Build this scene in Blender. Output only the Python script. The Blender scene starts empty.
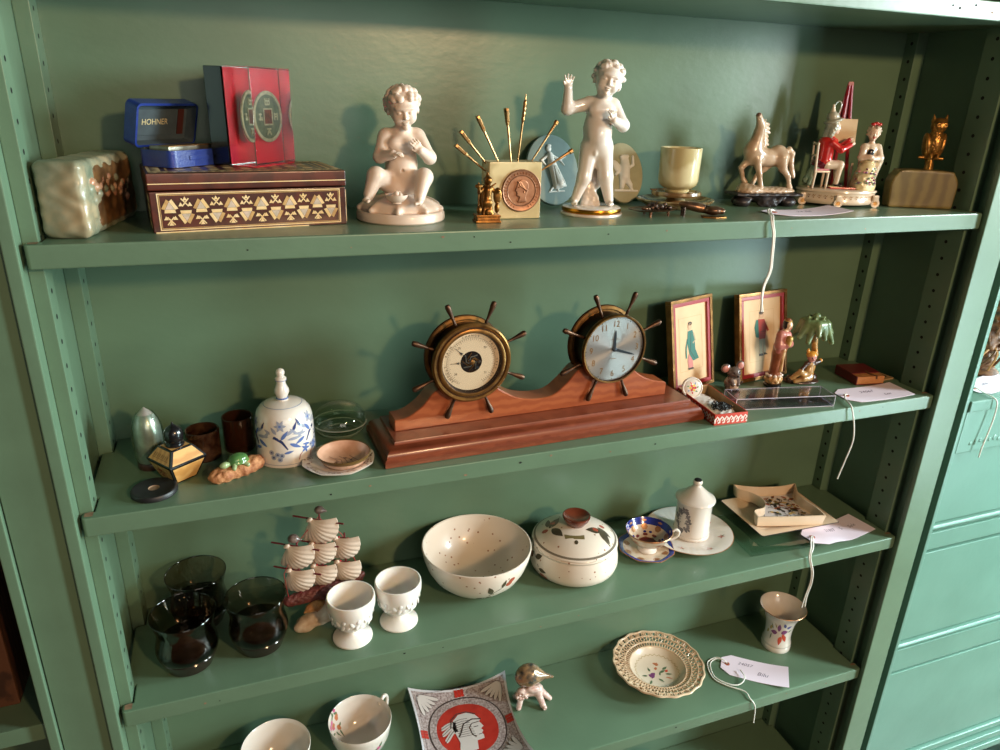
import bpy, bmesh, math, random
import numpy as np
from mathutils import Vector, Matrix, Euler
PI = math.pi
sin, cos, rad = math.sin, math.cos, math.radians
random.seed(7)
SC = bpy.context.scene
COL = SC.collection

# ------------------------------------------------------------------ materials
MATS = {}
def lin(c):
    return tuple(((v/255)/12.92 if v/255 <= .04045 else ((v/255+.055)/1.055)**2.4) for v in c)
def mat(name, rgb, rough=.45, metal=0, var=None, vs=60, bump=None, bs=200, coat=0, trans=0, ior=1.5, sss=0, stretch=None, alpha=1, detail=4, spec=.5, third=None):
    """var: second colour (sRGB) mixed in by noise of scale vs; bump: strength of a noise bump of scale bs"""
    m = bpy.data.materials.new(name); m.use_nodes = True
    nt = m.node_tree; b = nt.nodes['Principled BSDF']
    b.inputs['Base Color'].default_value = (*lin(rgb), 1)
    b.inputs['Roughness'].default_value = rough
    b.inputs['Metallic'].default_value = metal
    b.inputs['IOR'].default_value = ior
    b.inputs['Coat Weight'].default_value = coat
    b.inputs['Coat Roughness'].default_value = .12
    b.inputs['Transmission Weight'].default_value = trans
    b.inputs['Specular IOR Level'].default_value = spec
    if sss:
        b.inputs['Subsurface Weight'].default_value = sss
        b.inputs['Subsurface Radius'].default_value = (.004, .003, .002)
        b.inputs['Subsurface Scale'].default_value = 1
    tc = nt.nodes.new('ShaderNodeTexCoord'); co = tc.outputs['Object']
    if stretch:
        mp = nt.nodes.new('ShaderNodeMapping'); mp.inputs['Scale'].default_value = stretch
        nt.links.new(co, mp.inputs['Vector']); co = mp.outputs['Vector']
    if var:
        n = nt.nodes.new('ShaderNodeTexNoise'); n.inputs['Scale'].default_value = vs; n.inputs['Detail'].default_value = detail
        nt.links.new(co, n.inputs['Vector'])
        r = nt.nodes.new('ShaderNodeValToRGB')
        r.color_ramp.elements[0].position = .36; r.color_ramp.elements[0].color = (*lin(rgb), 1)
        r.color_ramp.elements[1].position = .66; r.color_ramp.elements[1].color = (*lin(var), 1)
        if third:
            e = r.color_ramp.elements.new(.5); e.color = (*lin(third), 1)
        nt.links.new(n.outputs['Fac'], r.inputs['Fac']); nt.links.new(r.outputs['Color'], b.inputs['Base Color'])
    if bump:
        n2 = nt.nodes.new('ShaderNodeTexNoise'); n2.inputs['Scale'].default_value = bs; n2.inputs['Detail'].default_value = 3
        nt.links.new(co, n2.inputs['Vector'])
        bp = nt.nodes.new('ShaderNodeBump'); bp.inputs['Strength'].default_value = bump; bp.inputs['Distance'].default_value = .002
        nt.links.new(n2.outputs['Fac'], bp.inputs['Height']); nt.links.new(bp.outputs['Normal'], b.inputs['Normal'])
    MATS[name] = m
    return name
def wavemat(name, rgb, rgb2, scale=40, dist=6, rough=.4, rot=(0, 0, 0), coat=0, bump=0, direction='Y', lo=.2, hi=.8, sss=0):
    mat(name, rgb, rough, coat=coat, sss=sss)
    nt = MATS[name].node_tree; b = nt.nodes['Principled BSDF']
    tc = nt.nodes.new('ShaderNodeTexCoord'); mp = nt.nodes.new('ShaderNodeMapping'); mp.inputs['Rotation'].default_value = rot
    nt.links.new(tc.outputs['Object'], mp.inputs['Vector'])
    w = nt.nodes.new('ShaderNodeTexWave'); w.bands_direction = direction
    w.inputs['Scale'].default_value = scale; w.inputs['Distortion'].default_value = dist; w.inputs['Detail'].default_value = 3; w.inputs['Detail Scale'].default_value = 1.5
    nt.links.new(mp.outputs['Vector'], w.inputs['Vector'])
    r = nt.nodes.new('ShaderNodeValToRGB')
    r.color_ramp.elements[0].position = lo; r.color_ramp.elements[0].color = (*lin(rgb), 1)
    r.color_ramp.elements[1].position = hi; r.color_ramp.elements[1].color = (*lin(rgb2), 1)
    nt.links.new(w.outputs['Fac'], r.inputs['Fac']); nt.links.new(r.outputs['Color'], b.inputs['Base Color'])
    if bump:
        bp = nt.nodes.new('ShaderNodeBump'); bp.inputs['Strength'].default_value = bump; bp.inputs['Distance'].default_value = .001
        nt.links.new(w.outputs['Fac'], bp.inputs['Height']); nt.links.new(bp.outputs['Normal'], b.inputs['Normal'])
    return name
def speckle(name, rgb, spot, scale=120, thr=.12, rough=.3, coat=.3):
    mat(name, rgb, rough, coat=coat)
    nt = MATS[name].node_tree; b = nt.nodes['Principled BSDF']
    tc = nt.nodes.new('ShaderNodeTexCoord')
    v = nt.nodes.new('ShaderNodeTexVoronoi'); v.inputs['Scale'].default_value = scale
    nt.links.new(tc.outputs['Object'], v.inputs['Vector'])
    r = nt.nodes.new('ShaderNodeValToRGB')
    r.color_ramp.elements[0].position = thr; r.color_ramp.elements[0].color = (*lin(spot), 1)
    r.color_ramp.elements[1].position = thr+.04; r.color_ramp.elements[1].color = (*lin(rgb), 1)
    nt.links.new(v.outputs['Distance'], r.inputs['Fac']); nt.links.new(r.outputs['Color'], b.inputs['Base Color'])
    return name

# ------------------------------------------------------------------ mesh builder
class MB:
    def __init__(s): s.v = []; s.f = []; s.m = []; s.keys = []; s.hard = False
    def key(s, k):
        if k not in s.keys: s.keys.append(k)
        return s.keys.index(k)
    def add(s, vs, fs, mk, M=None):
        o = len(s.v); i = s.key(mk) if isinstance(mk, str) else None
        if M is not None: vs = [M @ Vector(v) for v in vs]
        s.v.extend([tuple(v) for v in vs])
        for n, f in enumerate(fs):
            s.f.append(tuple(a+o for a in f)); s.m.append(i if i is not None else s.key(mk[n]))
        return s
    def box(s, c, d, mk, bev=0, M=None, seg=2):
        s.hard = s.hard or bev > 0
        bm = bmesh.new(); bmesh.ops.create_cube(bm, size=1)
        for v in bm.verts: v.co = Vector((v.co.x*d[0], v.co.y*d[1], v.co.z*d[2]))
        if bev: bmesh.ops.bevel(bm, geom=bm.edges[:], offset=bev, segments=seg, affect='EDGES', profile=.5)
        for v in bm.verts: v.co += Vector(c)
        return s.bm(bm, mk, M)
    def bm(s, bm, mk, M=None):
        bm.verts.index_update()
        s.add([v.co.copy() for v in bm.verts], [[v.index for v in f.verts] for f in bm.faces], mk, M); bm.free(); return s
    def lathe(s, prof, mk, seg=48, c=(0, 0, 0), M=None, sx=1, sy=1, fn=None, mks=None, lat=None):
        """prof: list of (r, z); fn(ang, r, z)->(x, y, z) may reshape; mks: one material per band"""
        vs = []; fs = []; ms = []; rows = []
        for (r, z) in prof:
            if r < 1e-7:
                rows.append([len(vs)]); vs.append((c[0], c[1], c[2]+z))
            else:
                row = []
                for k in range(seg):
                    a = 2*PI*k/seg; row.append(len(vs))
                    p = fn(a, r, z) if fn else (r*cos(a)*sx, r*sin(a)*sy, z)
                    vs.append((c[0]+p[0], c[1]+p[1], c[2]+p[2]))
                rows.append(row)
        for i in range(len(rows)-1):
            A, B = rows[i], rows[i+1]; mm = mks[i] if mks else mk
            for k in range(seg):
                k2 = (k+1) % seg
                if len(A) == 1 and len(B) == 1: continue
                if len(A) == 1: f = (A[0], B[k2], B[k])
                elif len(B) == 1: f = (A[k], A[k2], B[0])
                else: f = (A[k], A[k2], B[k2], B[k])
                fs.append(f); ms.append(mm)
        return s.add(vs, fs, ms, M)
    def tube(s, pts, r, mk, seg=8, M=None, cap=True, closed=False):
        P = [Vector(p) for p in pts]; n = len(P); R = r if isinstance(r, (list, tuple)) else [r]*n
        vs = []; fs = []; up = None
        for i, p in enumerate(P):
            if closed: t = (P[(i+1) % n]-P[i-1]).normalized()
            else: t = (P[min(i+1, n-1)]-P[max(i-1, 0)]).normalized()
            if up is None:
                up = Vector((0, 0, 1)) if abs(t.z) < .9 else Vector((1, 0, 0))
            a = t.cross(up); a = a.normalized() if a.length > 1e-6 else t.orthogonal().normalized()
            b = a.cross(t).normalized(); up = b
            for k in range(seg):
                th = 2*PI*k/seg; vs.append(p+(a*cos(th)+b*sin(th))*R[i])
        for i in range(n if closed else n-1):
            j = (i+1) % n
            for k in range(seg):
                k2 = (k+1) % seg; fs.append((i*seg+k, i*seg+k2, j*seg+k2, j*seg+k))
        if cap and not closed:
            fs.append(tuple(range(seg))[::-1]); fs.append(tuple((n-1)*seg+k for k in range(seg)))
        return s.add(vs, fs, mk, M)
    def ell(s, c, r, mk, M=None, u=16, v=10, rot=None):
        vs = [(0, 0, -1)]; fs = []
        for i in range(1, v):
            p = -PI/2+PI*i/v
            for k in range(u): vs.append((cos(p)*cos(2*PI*k/u), cos(p)*sin(2*PI*k/u), sin(p)))
        vs.append((0, 0, 1)); L = len(vs)-1
        for k in range(u):
            k2 = (k+1) % u; fs.append((0, 1+k2, 1+k)); fs.append((L, L-u+k, L-u+k2))
            for i in range(v-2): fs.append((1+i*u+k, 1+i*u+k2, 1+(i+1)*u+k2, 1+(i+1)*u+k))
        if isinstance(r, (int, float)): r = (r, r, r)
        E = Euler(rot).to_matrix() if rot else None
        o = []
        for q in vs:
            w = Vector((q[0]*r[0], q[1]*r[1], q[2]*r[2]))
            if E: w = E @ w
            o.append(w+Vector(c))
        return s.add(o, fs, mk, M)
    def prism(s, poly, z0, z1, mk, M=None, bev=0, seg=2, top_only=False):
        """extrude an (x, y) outline from z0 to z1"""
        s.hard = s.hard or bev > 0
        bm = bmesh.new(); n = len(poly)
        lo = [bm.verts.new((p[0], p[1], z0)) for p in poly]; hi = [bm.verts.new((p[0], p[1], z1)) for p in poly]
        bm.faces.new(lo[::-1]); ft = bm.faces.new(hi)
        for i in range(n): bm.faces.new((lo[i], lo[(i+1) % n], hi[(i+1) % n], hi[i]))
        bmesh.ops.recalc_face_normals(bm, faces=bm.faces[:])
        if bev:
            ed = [e for e in bm.edges if not top_only or all(v in hi for v in e.verts)]
            bmesh.ops.bevel(bm, geom=ed, offset=bev, segments=seg, affect='EDGES', profile=.5)
        big = [f for f in bm.faces if len(f.verts) > 4]
        bmesh.ops.triangulate(bm, faces=big, ngon_method='EAR_CLIP')
        return s.bm(bm, mk, M)
    def flat(s, poly, fmap, mk, sub=0):
        """fan of a star-shaped 2-D outline mapped onto a surface by fmap(u, v)"""
        cx = sum(p[0] for p in poly)/len(poly); cy = sum(p[1] for p in poly)/len(poly)
        vs = [fmap(cx, cy)]+[fmap(cx+(p[0]-cx)*.5, cy+(p[1]-cy)*.5) for p in poly]+[fmap(*p) for p in poly]
        n = len(poly); fs = []
        for k in range(n):
            k2 = (k+1) % n; fs += [(0, 1+k, 1+k2), (1+k, 1+n+k, 1+n+k2, 1+k2)]
        return s.add(vs, fs, mk)
    def stroke(s, pts, w, fmap, mk):
        W = w if isinstance(w, (list, tuple)) else [w]*len(pts); vs = []; fs = []
        for i, p in enumerate(pts):
            a = pts[max(i-1, 0)]; b = pts[min(i+1, len(pts)-1)]
            dx, dy = b[0]-a[0], b[1]-a[1]; L = math.hypot(dx, dy) or 1
            nx, ny = -dy/L*W[i]/2, dx/L*W[i]/2
            vs += [fmap(p[0]+nx, p[1]+ny), fmap(p[0]-nx, p[1]-ny)]
        for i in range(len(pts)-1): fs.append((2*i, 2*i+1, 2*i+3, 2*i+2))
        return s.add(vs, fs, mk)
    def text(s, txt, size, fmap, mk, align='CENTER', shear=0, thin=0, ext=0):
        cu = bpy.data.curves.new('t', 'FONT'); cu.body = txt; cu.size = size; cu.align_x = align; cu.align_y = 'CENTER'
        cu.shear = shear; cu.offset = thin*size; cu.resolution_u = 3
        ob = bpy.data.objects.new('t', cu); COL.objects.link(ob)
        dg = bpy.context.evaluated_depsgraph_get(); me = ob.evaluated_get(dg).to_mesh()
        vs = [fmap(v.co.x, v.co.y) for v in me.vertices]; fs = [tuple(p.vertices) for p in me.polygons]
        ob.evaluated_get(dg).to_mesh_clear(); bpy.data.objects.remove(ob); bpy.data.curves.remove(cu)
        return s.add(vs, fs, mk)
    def merge(s, o, M=None):
        return s.add(o.v, o.f, [o.keys[i] for i in o.m], M)
    def build(s, name, parent=None, smooth=True, angle=38, loc=None, rz=0):
        me = bpy.data.meshes.new(name); me.from_pydata(s.v, [], s.f)
        for k in s.keys: me.materials.append(MATS[k])
        me.polygons.foreach_set('material_index', s.m)
        if smooth:
            me.polygons.foreach_set('use_smooth', [True]*len(me.polygons))
            me.set_sharp_from_angle(angle=rad(angle))
        me.update()
        o = bpy.data.objects.new(name, me); COL.objects.link(o)
        if s.hard and smooth:
            wn = o.modifiers.new('normals', 'WEIGHTED_NORMAL'); wn.keep_sharp = True; wn.weight = 60
        if parent: o.parent = parent
        if loc: o.location = loc
        o.rotation_euler.z = rz
        return o

def tag(o, label, cat, group=None):
    o['label'] = label; o['category'] = cat
    if group: o['group'] = group
    return o
def thing(name, label, cat, loc, rz=0, group=None):
    o = bpy.data.objects.new(name, None); COL.objects.link(o); o.empty_display_size = .02
    o.location = loc; o.rotation_euler = (0, 0, rz)
    return tag(o, label, cat, group)
def copy_tree(o, loc, rz, label, parent=None):
    c = o.copy(); COL.objects.link(c)
    if parent: c.parent = parent
    else:
        c.location = loc; c.rotation_euler.z = rz; c['label'] = label
    for ch in list(o.children): copy_tree(ch, None, 0, None, c)
    return c

# ------------------------------------------------------------------ smooth distance-field modelling for carved and moulded figures
def cap(a, b, ra, rb=None, k=.003, m=None, n=None): return dict(t='c', a=a, b=b, ra=ra, rb=ra if rb is None else rb, k=k, m=m, n=n)
def ell(c, r, k=.003, m=None, rot=None, n=None): return dict(t='e', c=c, r=(r, r, r) if isinstance(r, (int, float)) else r, k=k, m=m, rot=rot, n=n)
def rbox(c, d, r=.002, k=.003, m=None, rot=None, n=None): return dict(t='b', c=c, d=d, r=r, k=k, m=m, rot=rot, n=n)
def cut(p): p['sub'] = True; return p
def _dist(p, X, Y, Z, noise=True):
    if p['t'] == 'c':
        a = np.array(p['a'], float); ab = np.array(p['b'], float)-a; L = ab @ ab+1e-12
        px, py, pz = X-a[0], Y-a[1], Z-a[2]
        t = np.clip((px*ab[0]+py*ab[1]+pz*ab[2])/L, 0, 1)
        d = np.sqrt((px-t*ab[0])**2+(py-t*ab[1])**2+(pz-t*ab[2])**2)-(p['ra']+(p['rb']-p['ra'])*t)
    else:
        c = p['c']; px, py, pz = X-c[0], Y-c[1], Z-c[2]
        if p.get('rot'):
            R = np.array(Euler(p['rot']).to_matrix())
            px, py, pz = (R[0, 0]*px+R[1, 0]*py+R[2, 0]*pz, R[0, 1]*px+R[1, 1]*py+R[2, 1]*pz, R[0, 2]*px+R[1, 2]*py+R[2, 2]*pz)
        if p['t'] == 'e':
            r = p['r']; k0 = np.sqrt((px/r[0])**2+(py/r[1])**2+(pz/r[2])**2); k1 = np.sqrt((px/r[0]**2)**2+(py/r[1]**2)**2+(pz/r[2]**2)**2)+1e-9
            d = k0*(k0-1)/k1
        else:
            h = [max(v/2-p['r'], 1e-5) for v in p['d']]
            qx, qy, qz = np.abs(px)-h[0], np.abs(py)-h[1], np.abs(pz)-h[2]
            d = np.sqrt(np.maximum(qx, 0)**2+np.maximum(qy, 0)**2+np.maximum(qz, 0)**2)+np.minimum(np.maximum(qx, np.maximum(qy, qz)), 0)-p['r']
    if noise and p.get('n'):
        am, fr = p['n']
        d = d+am*np.sin(fr*X+1.3*np.sin(fr*.6*Z))*np.sin(fr*1.1*Y+.7)*np.sin(fr*.93*Z+1.9)
    return d
def _bb(p):
    if p['t'] == 'c':
        r = max(p['ra'], p['rb']); a = np.minimum(p['a'], p['b'])-r; b = np.maximum(p['a'], p['b'])+r
    else:
        r = max(p['r']) if p['t'] == 'e' else np.linalg.norm(p['d'])/2
        if not p.get('rot'): r = np.array(p['r'] if p['t'] == 'e' else [v/2 for v in p['d']])
        a = np.array(p['c'])-r; b = np.array(p['c'])+r
    e = p['n'][0] if p.get('n') else 0
    return a-e, b+e
def sdf(mb, prims, vox, mk, M=None, zmin=None):
    B = [_bb(p) for p in prims if not p.get('sub')]
    lo = np.min([b[0] for b in B], 0)-2.5*vox; hi = np.max([b[1] for b in B], 0)+2.5*vox
    n = np.ceil((hi-lo)/vox).astype(int)+1
    ax = [lo[i]+vox*np.arange(n[i]) for i in range(3)]
    F = np.full(n, 1.0, np.float32)
    for p in prims:
        a, b = _bb(p); mg = p['k']+2*vox
        i0 = np.maximum(((a-mg-lo)/vox).astype(int), 0); i1 = np.minimum(((b+mg-lo)/vox).astype(int)+2, n)
        if np.any(i1 <= i0): continue
        sl = tuple(slice(i0[i], i1[i]) for i in range(3))
        X, Y, Z = np.meshgrid(*[ax[i][sl[i]] for i in range(3)], indexing='ij', sparse=True)
        d = _dist(p, X, Y, Z); f = F[sl]; k = p['k']
        if p.get('sub'):
            h = np.maximum(k-np.abs(f+d), 0)/k; F[sl] = np.maximum(f, -d)+h*h*k/4
        else:
            h = np.maximum(k-np.abs(f-d), 0)/k; F[sl] = np.minimum(f, d)-h*h*k/4
    if zmin is not None:
        Zg = ax[2][None, None, :]; F = np.maximum(F, (zmin-Zg).astype(np.float32))
    neg = F < 0; nx, ny, nz = n
    acc = np.zeros((nx-1, ny-1, nz-1, 3), np.float32); cnt = np.zeros((nx-1, ny-1, nz-1), np.int32)
    for axis in range(3):
        sa = [slice(None)]*3; sb = [slice(None)]*3; sa[axis] = slice(0, -1); sb[axis] = slice(1, None)
        fa, fb = F[tuple(sa)], F[tuple(sb)]; cr = (fa < 0) != (fb < 0)
        t = np.where(cr, fa/np.where(cr, fa-fb, 1), 0).astype(np.float32)
        o = [i for i in range(3) if i != axis]
        for u in (0, 1):
            for w in (0, 1):
                s_ = [slice(None)]*3
                s_[o[0]] = slice(u, n[o[0]]-1+u); s_[o[1]] = slice(w, n[o[1]]-1+w)
                c_ = cr[tuple(s_)]; t_ = t[tuple(s_)]
                off = np.zeros(3, np.float32); off[o[0]] = u; off[o[1]] = w
                for i in range(3): acc[..., i] += np.where(c_, t_ if i == axis else off[i], 0)
                cnt += c_
    idx = np.full((nx-1, ny-1, nz-1), -1, np.int64); act = cnt > 0
    idx[act] = np.arange(act.sum())
    I = np.argwhere(act); V = (I+acc[act]/cnt[act][:, None])*vox+lo
    fs = []
    for axis in range(3):
        o = [(axis+1) % 3, (axis+2) % 3]
        sa = [slice(1, -1)]*3; sb = [slice(1, -1)]*3; sa[axis] = slice(0, -1); sb[axis] = slice(1, None)
        a_, b_ = neg[tuple(sa)], neg[tuple(sb)]; E = np.argwhere(a_ != b_)
        if len(E) == 0: continue
        flip = a_[tuple(E.T)]
        base = E+1; base[:, axis] = E[:, axis]
        q = []
        for (u, w) in ((-1, -1), (0, -1), (0, 0), (-1, 0)):
            c_ = base.copy(); c_[:, o[0]] += u; c_[:, o[1]] += w
            q.append(idx[c_[:, 0], c_[:, 1], c_[:, 2]])
        q = np.stack(q, 1); q[~flip] = q[~flip][:, ::-1]; fs.append(q)
    Q = np.concatenate(fs)
    mks = mk
    if any(p.get('m') for p in prims):
        Cn = V[Q].mean(1); D = []; keys = []
        for p in prims:
            if p.get('sub') and not p.get('m'): continue
            D.append(np.abs(_dist(p, Cn[:, 0], Cn[:, 1], Cn[:, 2])) if p.get('sub') else _dist(p, Cn[:, 0], Cn[:, 1], Cn[:, 2])); keys.append(p.get('m') or mk)
        w = np.argmin(np.array(D), 0); mks = [keys[i] for i in w]
    mb.add([tuple(v) for v in V], [tuple(q) for q in Q.tolist()], mks, M)
    return mb

def TR(loc=(0, 0, 0), rot=(0, 0, 0)): return Matrix.Translation(loc) @ Euler(rot).to_matrix().to_4x4()
def disc2(cx, cy, rx, ry=None, n=14, a=0):
    ry = ry or rx
    return [(cx+rx*cos(2*PI*k/n)*cos(a)-ry*sin(2*PI*k/n)*sin(a), cy+rx*cos(2*PI*k/n)*sin(a)+ry*sin(2*PI*k/n)*cos(a)) for k in range(n)]
def leaf2(x, y, L, w, a, n=7):
    up = [(L*i/n, w/2*sin(PI*(i/n)**.8)) for i in range(n+1)]
    pts = up+[(p[0], -p[1]) for p in up[-2:0:-1]]
    return [(x+p[0]*cos(a)-p[1]*sin(a), y+p[0]*sin(a)+p[1]*cos(a)) for p in pts]
def bez(p0, p1, p2, p3, n=14):
    P = [Vector(p) for p in (p0, p1, p2, p3)]
    return [tuple(P[0]*(1-t)**3+P[1]*3*t*(1-t)**2+P[2]*3*t*t*(1-t)+P[3]*t**3) for t in [i/n for i in range(n+1)]]
def spline(pts, n=6):
    P = [Vector(p) for p in pts]; o = []
    for i in range(len(P)-1):
        a = P[max(i-1, 0)]; b = P[i]; c = P[i+1]; d = P[min(i+2, len(P)-1)]
        for k in range(n):
            t = k/n
            o.append(tuple(.5*((2*b)+(c-a)*t+(2*a-5*b+4*c-d)*t*t+(3*b-a-3*c+d)*t**3)))
    o.append(tuple(P[-1])); return o
def on_lathe(prof, off=.0002, a0=0):
    """(u = arc length round the axis at mean radius, v = height) -> point on the outside of a lathed profile"""
    pr_ = sorted([(z, r) for r, z in prof]); zs = [p[0] for p in pr_]; rs = [p[1] for p in pr_]
    rm = max(rs)
    def f(u, v):
        r = float(np.interp(v, zs, rs))+off; a = a0+u/rm
        return (r*cos(a), r*sin(a), v)
    return f
S1, S2, S3, S4 = 1.5, 1.2152, .9518, .6633       # tops of the shelves
CAMXY = (.1803, -.7438)
def face_cam(x, y): return math.atan2(CAMXY[1]-y, CAMXY[0]-x)
def thin_glass(name, tint, rough=.02, ior=1.45):
    """blown or moulded clear wall: fresnel reflection over tinted see-through"""
    m = bpy.data.materials.new(name); m.use_nodes = True; nt = m.node_tree
    nt.nodes.remove(nt.nodes['Principled BSDF']); out = nt.nodes['Material Output']
    tr = nt.nodes.new('ShaderNodeBsdfTransparent'); tr.inputs['Color'].default_value = (*lin(tint), 1)
    gl = nt.nodes.new('ShaderNodeBsdfGlossy'); gl.inputs['Roughness'].default_value = rough
    lw = nt.nodes.new('ShaderNodeLayerWeight'); lw.inputs['Blend'].default_value = .5
    pw = nt.nodes.new('ShaderNodeMath'); pw.operation = 'POWER'; pw.inputs[1].default_value = 3
    fr = nt.nodes.new('ShaderNodeMapRange'); fr.inputs['To Min'].default_value = .05; fr.inputs['To Max'].default_value = .75
    nt.links.new(lw.outputs['Facing'], pw.inputs[0]); nt.links.new(pw.outputs[0], fr.inputs['Value'])
    mx = nt.nodes.new('ShaderNodeMixShader')
    nt.links.new(fr.outputs[0], mx.inputs[0]); nt.links.new(tr.outputs[0], mx.inputs[1]); nt.links.new(gl.outputs[0], mx.inputs[2]); nt.links.new(mx.outputs[0], out.inputs['Surface'])
    MATS[name] = m; return name
# ------------------------------------------------------------------ camera, world, lights
cd = bpy.data.cameras.new('camera'); cam = bpy.data.objects.new('camera', cd); COL.objects.link(cam)
cam.location = (.1803, -.7438, 1.6367); cam.rotation_euler = (1.19994, -.02956, -.35004)
cd.sensor_width = 36; cd.lens = 717.8035*36/1000; cd.clip_start = .01
SC.camera = cam
SC.view_settings.view_transform = 'Standard'; SC.view_settings.look = 'None'
SC.view_settings.gamma = 1; SC.view_settings.use_curve_mapping = False; SC.view_settings.exposure = .13
w = bpy.data.worlds.new('room'); SC.world = w; w.use_nodes = True
w.node_tree.nodes['Background'].inputs['Color'].default_value = (.80, .90, .92, 1)
w.node_tree.nodes['Background'].inputs['Strength'].default_value = .045
SC.cycles.transparent_max_bounces = 40
def lamp(name, kind, loc, target, power, color, **kw):
    d = bpy.data.lights.new(name, kind); d.energy = power; d.color = color
    for k, v in kw.items(): setattr(d, k, v)
    o = bpy.data.objects.new(name, d); COL.objects.link(o); o.location = loc
    o.rotation_euler = (Vector(target)-Vector(loc)).to_track_quat('-Z', 'Y').to_euler()
    return o
lamp('window_light', 'AREA', (2.72, -1.25, 1.95), (.75, .1, 1.15), 64, (.86, .99, 1), shape='RECTANGLE', size=.34, size_y=.75)
lamp('side_window_light', 'AREA', (3.3, -.40, 1.75), (.0, .0, 1.2), 95, (.80, .99, 1), shape='RECTANGLE', size=.6, size_y=1.1)
lamp('drawer_fill_light', 'AREA', (2.35, -1.15, .80), (1.4, .0, .65), 17, (.68, .96, 1), shape='RECTANGLE', size=.35, size_y=.9)  # added cool fill to brighten the drawer fronts, no real door behind it
lamp('ceiling_lamp', 'AREA', (.98, -1.9, 2.12), (.55, .1, 1.2), 20, (1, .63, .33), shape='DISK', size=.14)
lamp('front_fill_light', 'AREA', (.7, -3.6, 2.0), (.5, 0, 1.1), 15, (1, .9, .8), shape='RECTANGLE', size=1.6, size_y=1.2)  # added warm frontal fill, not an actual window

# ------------------------------------------------------------------ paints and the furniture
mat('green_paint', (97, 123, 99), .32, var=(92, 117, 94), vs=9, bump=.1, bs=70, stretch=(1, 1, 1.6), spec=.5)
mat('worn_wood', (150, 122, 96), .7, var=(110, 84, 64), vs=90)
mat('hole_dark', (10, 14, 10), .9)
mat('gap_dark', (22, 26, 20), .9)
wavemat('brown_wood', (62, 38, 26), (92, 58, 38), 30, 5, .5)
mat('floorboards', (110, 74, 48), .4, var=(84, 54, 34), vs=5, stretch=(1, 12, 1))
mat('plaster', (196, 190, 176), .8)

o = MB().box((.5, -1.2, -.01), (6, 3.4, .02), 'floorboards').build('floor'); o['kind'] = 'structure'
o = MB().box((.5, .36, 1.3), (6, .06, 2.6), 'plaster').build('wall_back'); o['kind'] = 'structure'

T = .0229; D = .192
def strip(parent, x0, x1, y0, y1, hole_side, hy, z0, z1):
    b = MB().box(((x0+x1)/2, (y0+y1)/2, (z0+z1)/2), (x1-x0, y1-y0, z1-z0), 'green_paint', .0012)
    xs = x1+.0002 if hole_side > 0 else x0-.0002
    z = z0+.02
    while z < z1-.01:
        b.add([(xs, hy+.0026*cos(2*PI*k/10), z+.0026*sin(2*PI*k/10)) for k in range(10)], [tuple(range(10))[::hole_side]], 'hole_dark'); z += .0254
    return b.build('shelf_support_strip', parent)
bc = thing('bookcase', 'tall green painted bookcase with open shelves of figurines and crockery', 'bookcase', (0, 0, 0))
MB().box((.6, .202, 1.05), (1.26, .02, 1.9), 'green_paint').build('back_panel', bc)
MB().box((-.0065, .0955, 1.05), (.011, .193, 1.9), 'green_paint').build('side_panel', bc)
MB().box((1.2205, .0955, 1.05), (.022, .193, 1.9), 'green_paint').build('side_panel', bc)
MB().box((-.006, -.0046, 1.05), (.012, .0092, 1.9), 'green_paint', .0018).build('stile', bc)
MB().box((1.221, -.0046, 1.05), (.05, .0092, 1.9), 'green_paint', .0022).build('stile', bc)
strip(bc, -.001, .0125, .0155, .0435, 1, .0275, .11, 1.99); strip(bc, -.001, .0145, .157, .1925, 1, .172, .11, 1.99)
strip(bc, 1.194, 1.211, .0195, .0625, -1, .044, .11, 1.99); strip(bc, 1.1895, 1.211, .170, .1925, -1, .180, .11, 1.99)
MB().box((.6, .095, .095), (1.2, .19, .19), 'green_paint', .002).build('plinth', bc)

def shelf(z, label):
    poly = [(.0025, .003), (.0045, 0), (1.1965, 0), (1.1985, .003), (1.1985, .0165), (1.1925, .0175), (1.1915, .064), (1.1985, .066), (1.1985, .167), (1.188, .169), (1.188, .1915),
            (.0165, .1915), (.0158, .1555), (.0035, .1535), (.0038, .0465), (.0140, .043), (.0138, .0145), (.0025, .0135)]
    b = MB().prism(poly, -T, 0, 'green_paint', bev=.0022, seg=2)
    # bare wood shows where paint chipped at the notches and along the front edge
    r_ = random.Random(int(z*1000)); fm = lambda u, v: (u, v, .00025); ff = lambda u, v: (u, -.0003, v)
    b.flat([(.0052, .0042), (.0132, .0036), (.0136, .0118), (.0105, .0130), (.0050, .0118)], fm, 'worn_wood'); b.flat([(1.1850, .0120), (1.1955, .0095), (1.1960, .0150), (1.1880, .0155)], fm, 'worn_wood')
    for k in range(9):
        x = r_.uniform(.05, 1.15); s_ = r_.uniform(.0006, .0016); b.flat([(x+s_*1.5*cos(q)*r_.uniform(.6, 1.2), r_.uniform(-.016, -.006)*0-.006-.010*((k*.37) % 1)+s_*sin(q)) for q in (0, 1, 2.1, 3.1, 4.2, 5.3)], ff, 'gap_dark' if k % 2 else 'worn_wood')
    o = b.build('shelf_board', None, loc=(0, 0, z)); tag(o, label, 'shelf', 'shelf boards of the green bookcase')
    return o
shelf(1.7676, 'green shelf board at the very top of the picture, above the statuettes')
shelf(S1, 'green shelf board carrying the cherub statuettes and inlaid box')
shelf(S2, 'green shelf board carrying the ship wheel clock and porcelain bell')
shelf(S3, 'green shelf board carrying the smoked glasses and speckled bowl')
shelf(S4, 'green shelf board carrying the pierced plate and red square dish')
shelf(.352, 'lowest green shelf board, almost hidden below the pierced plate shelf')

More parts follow.
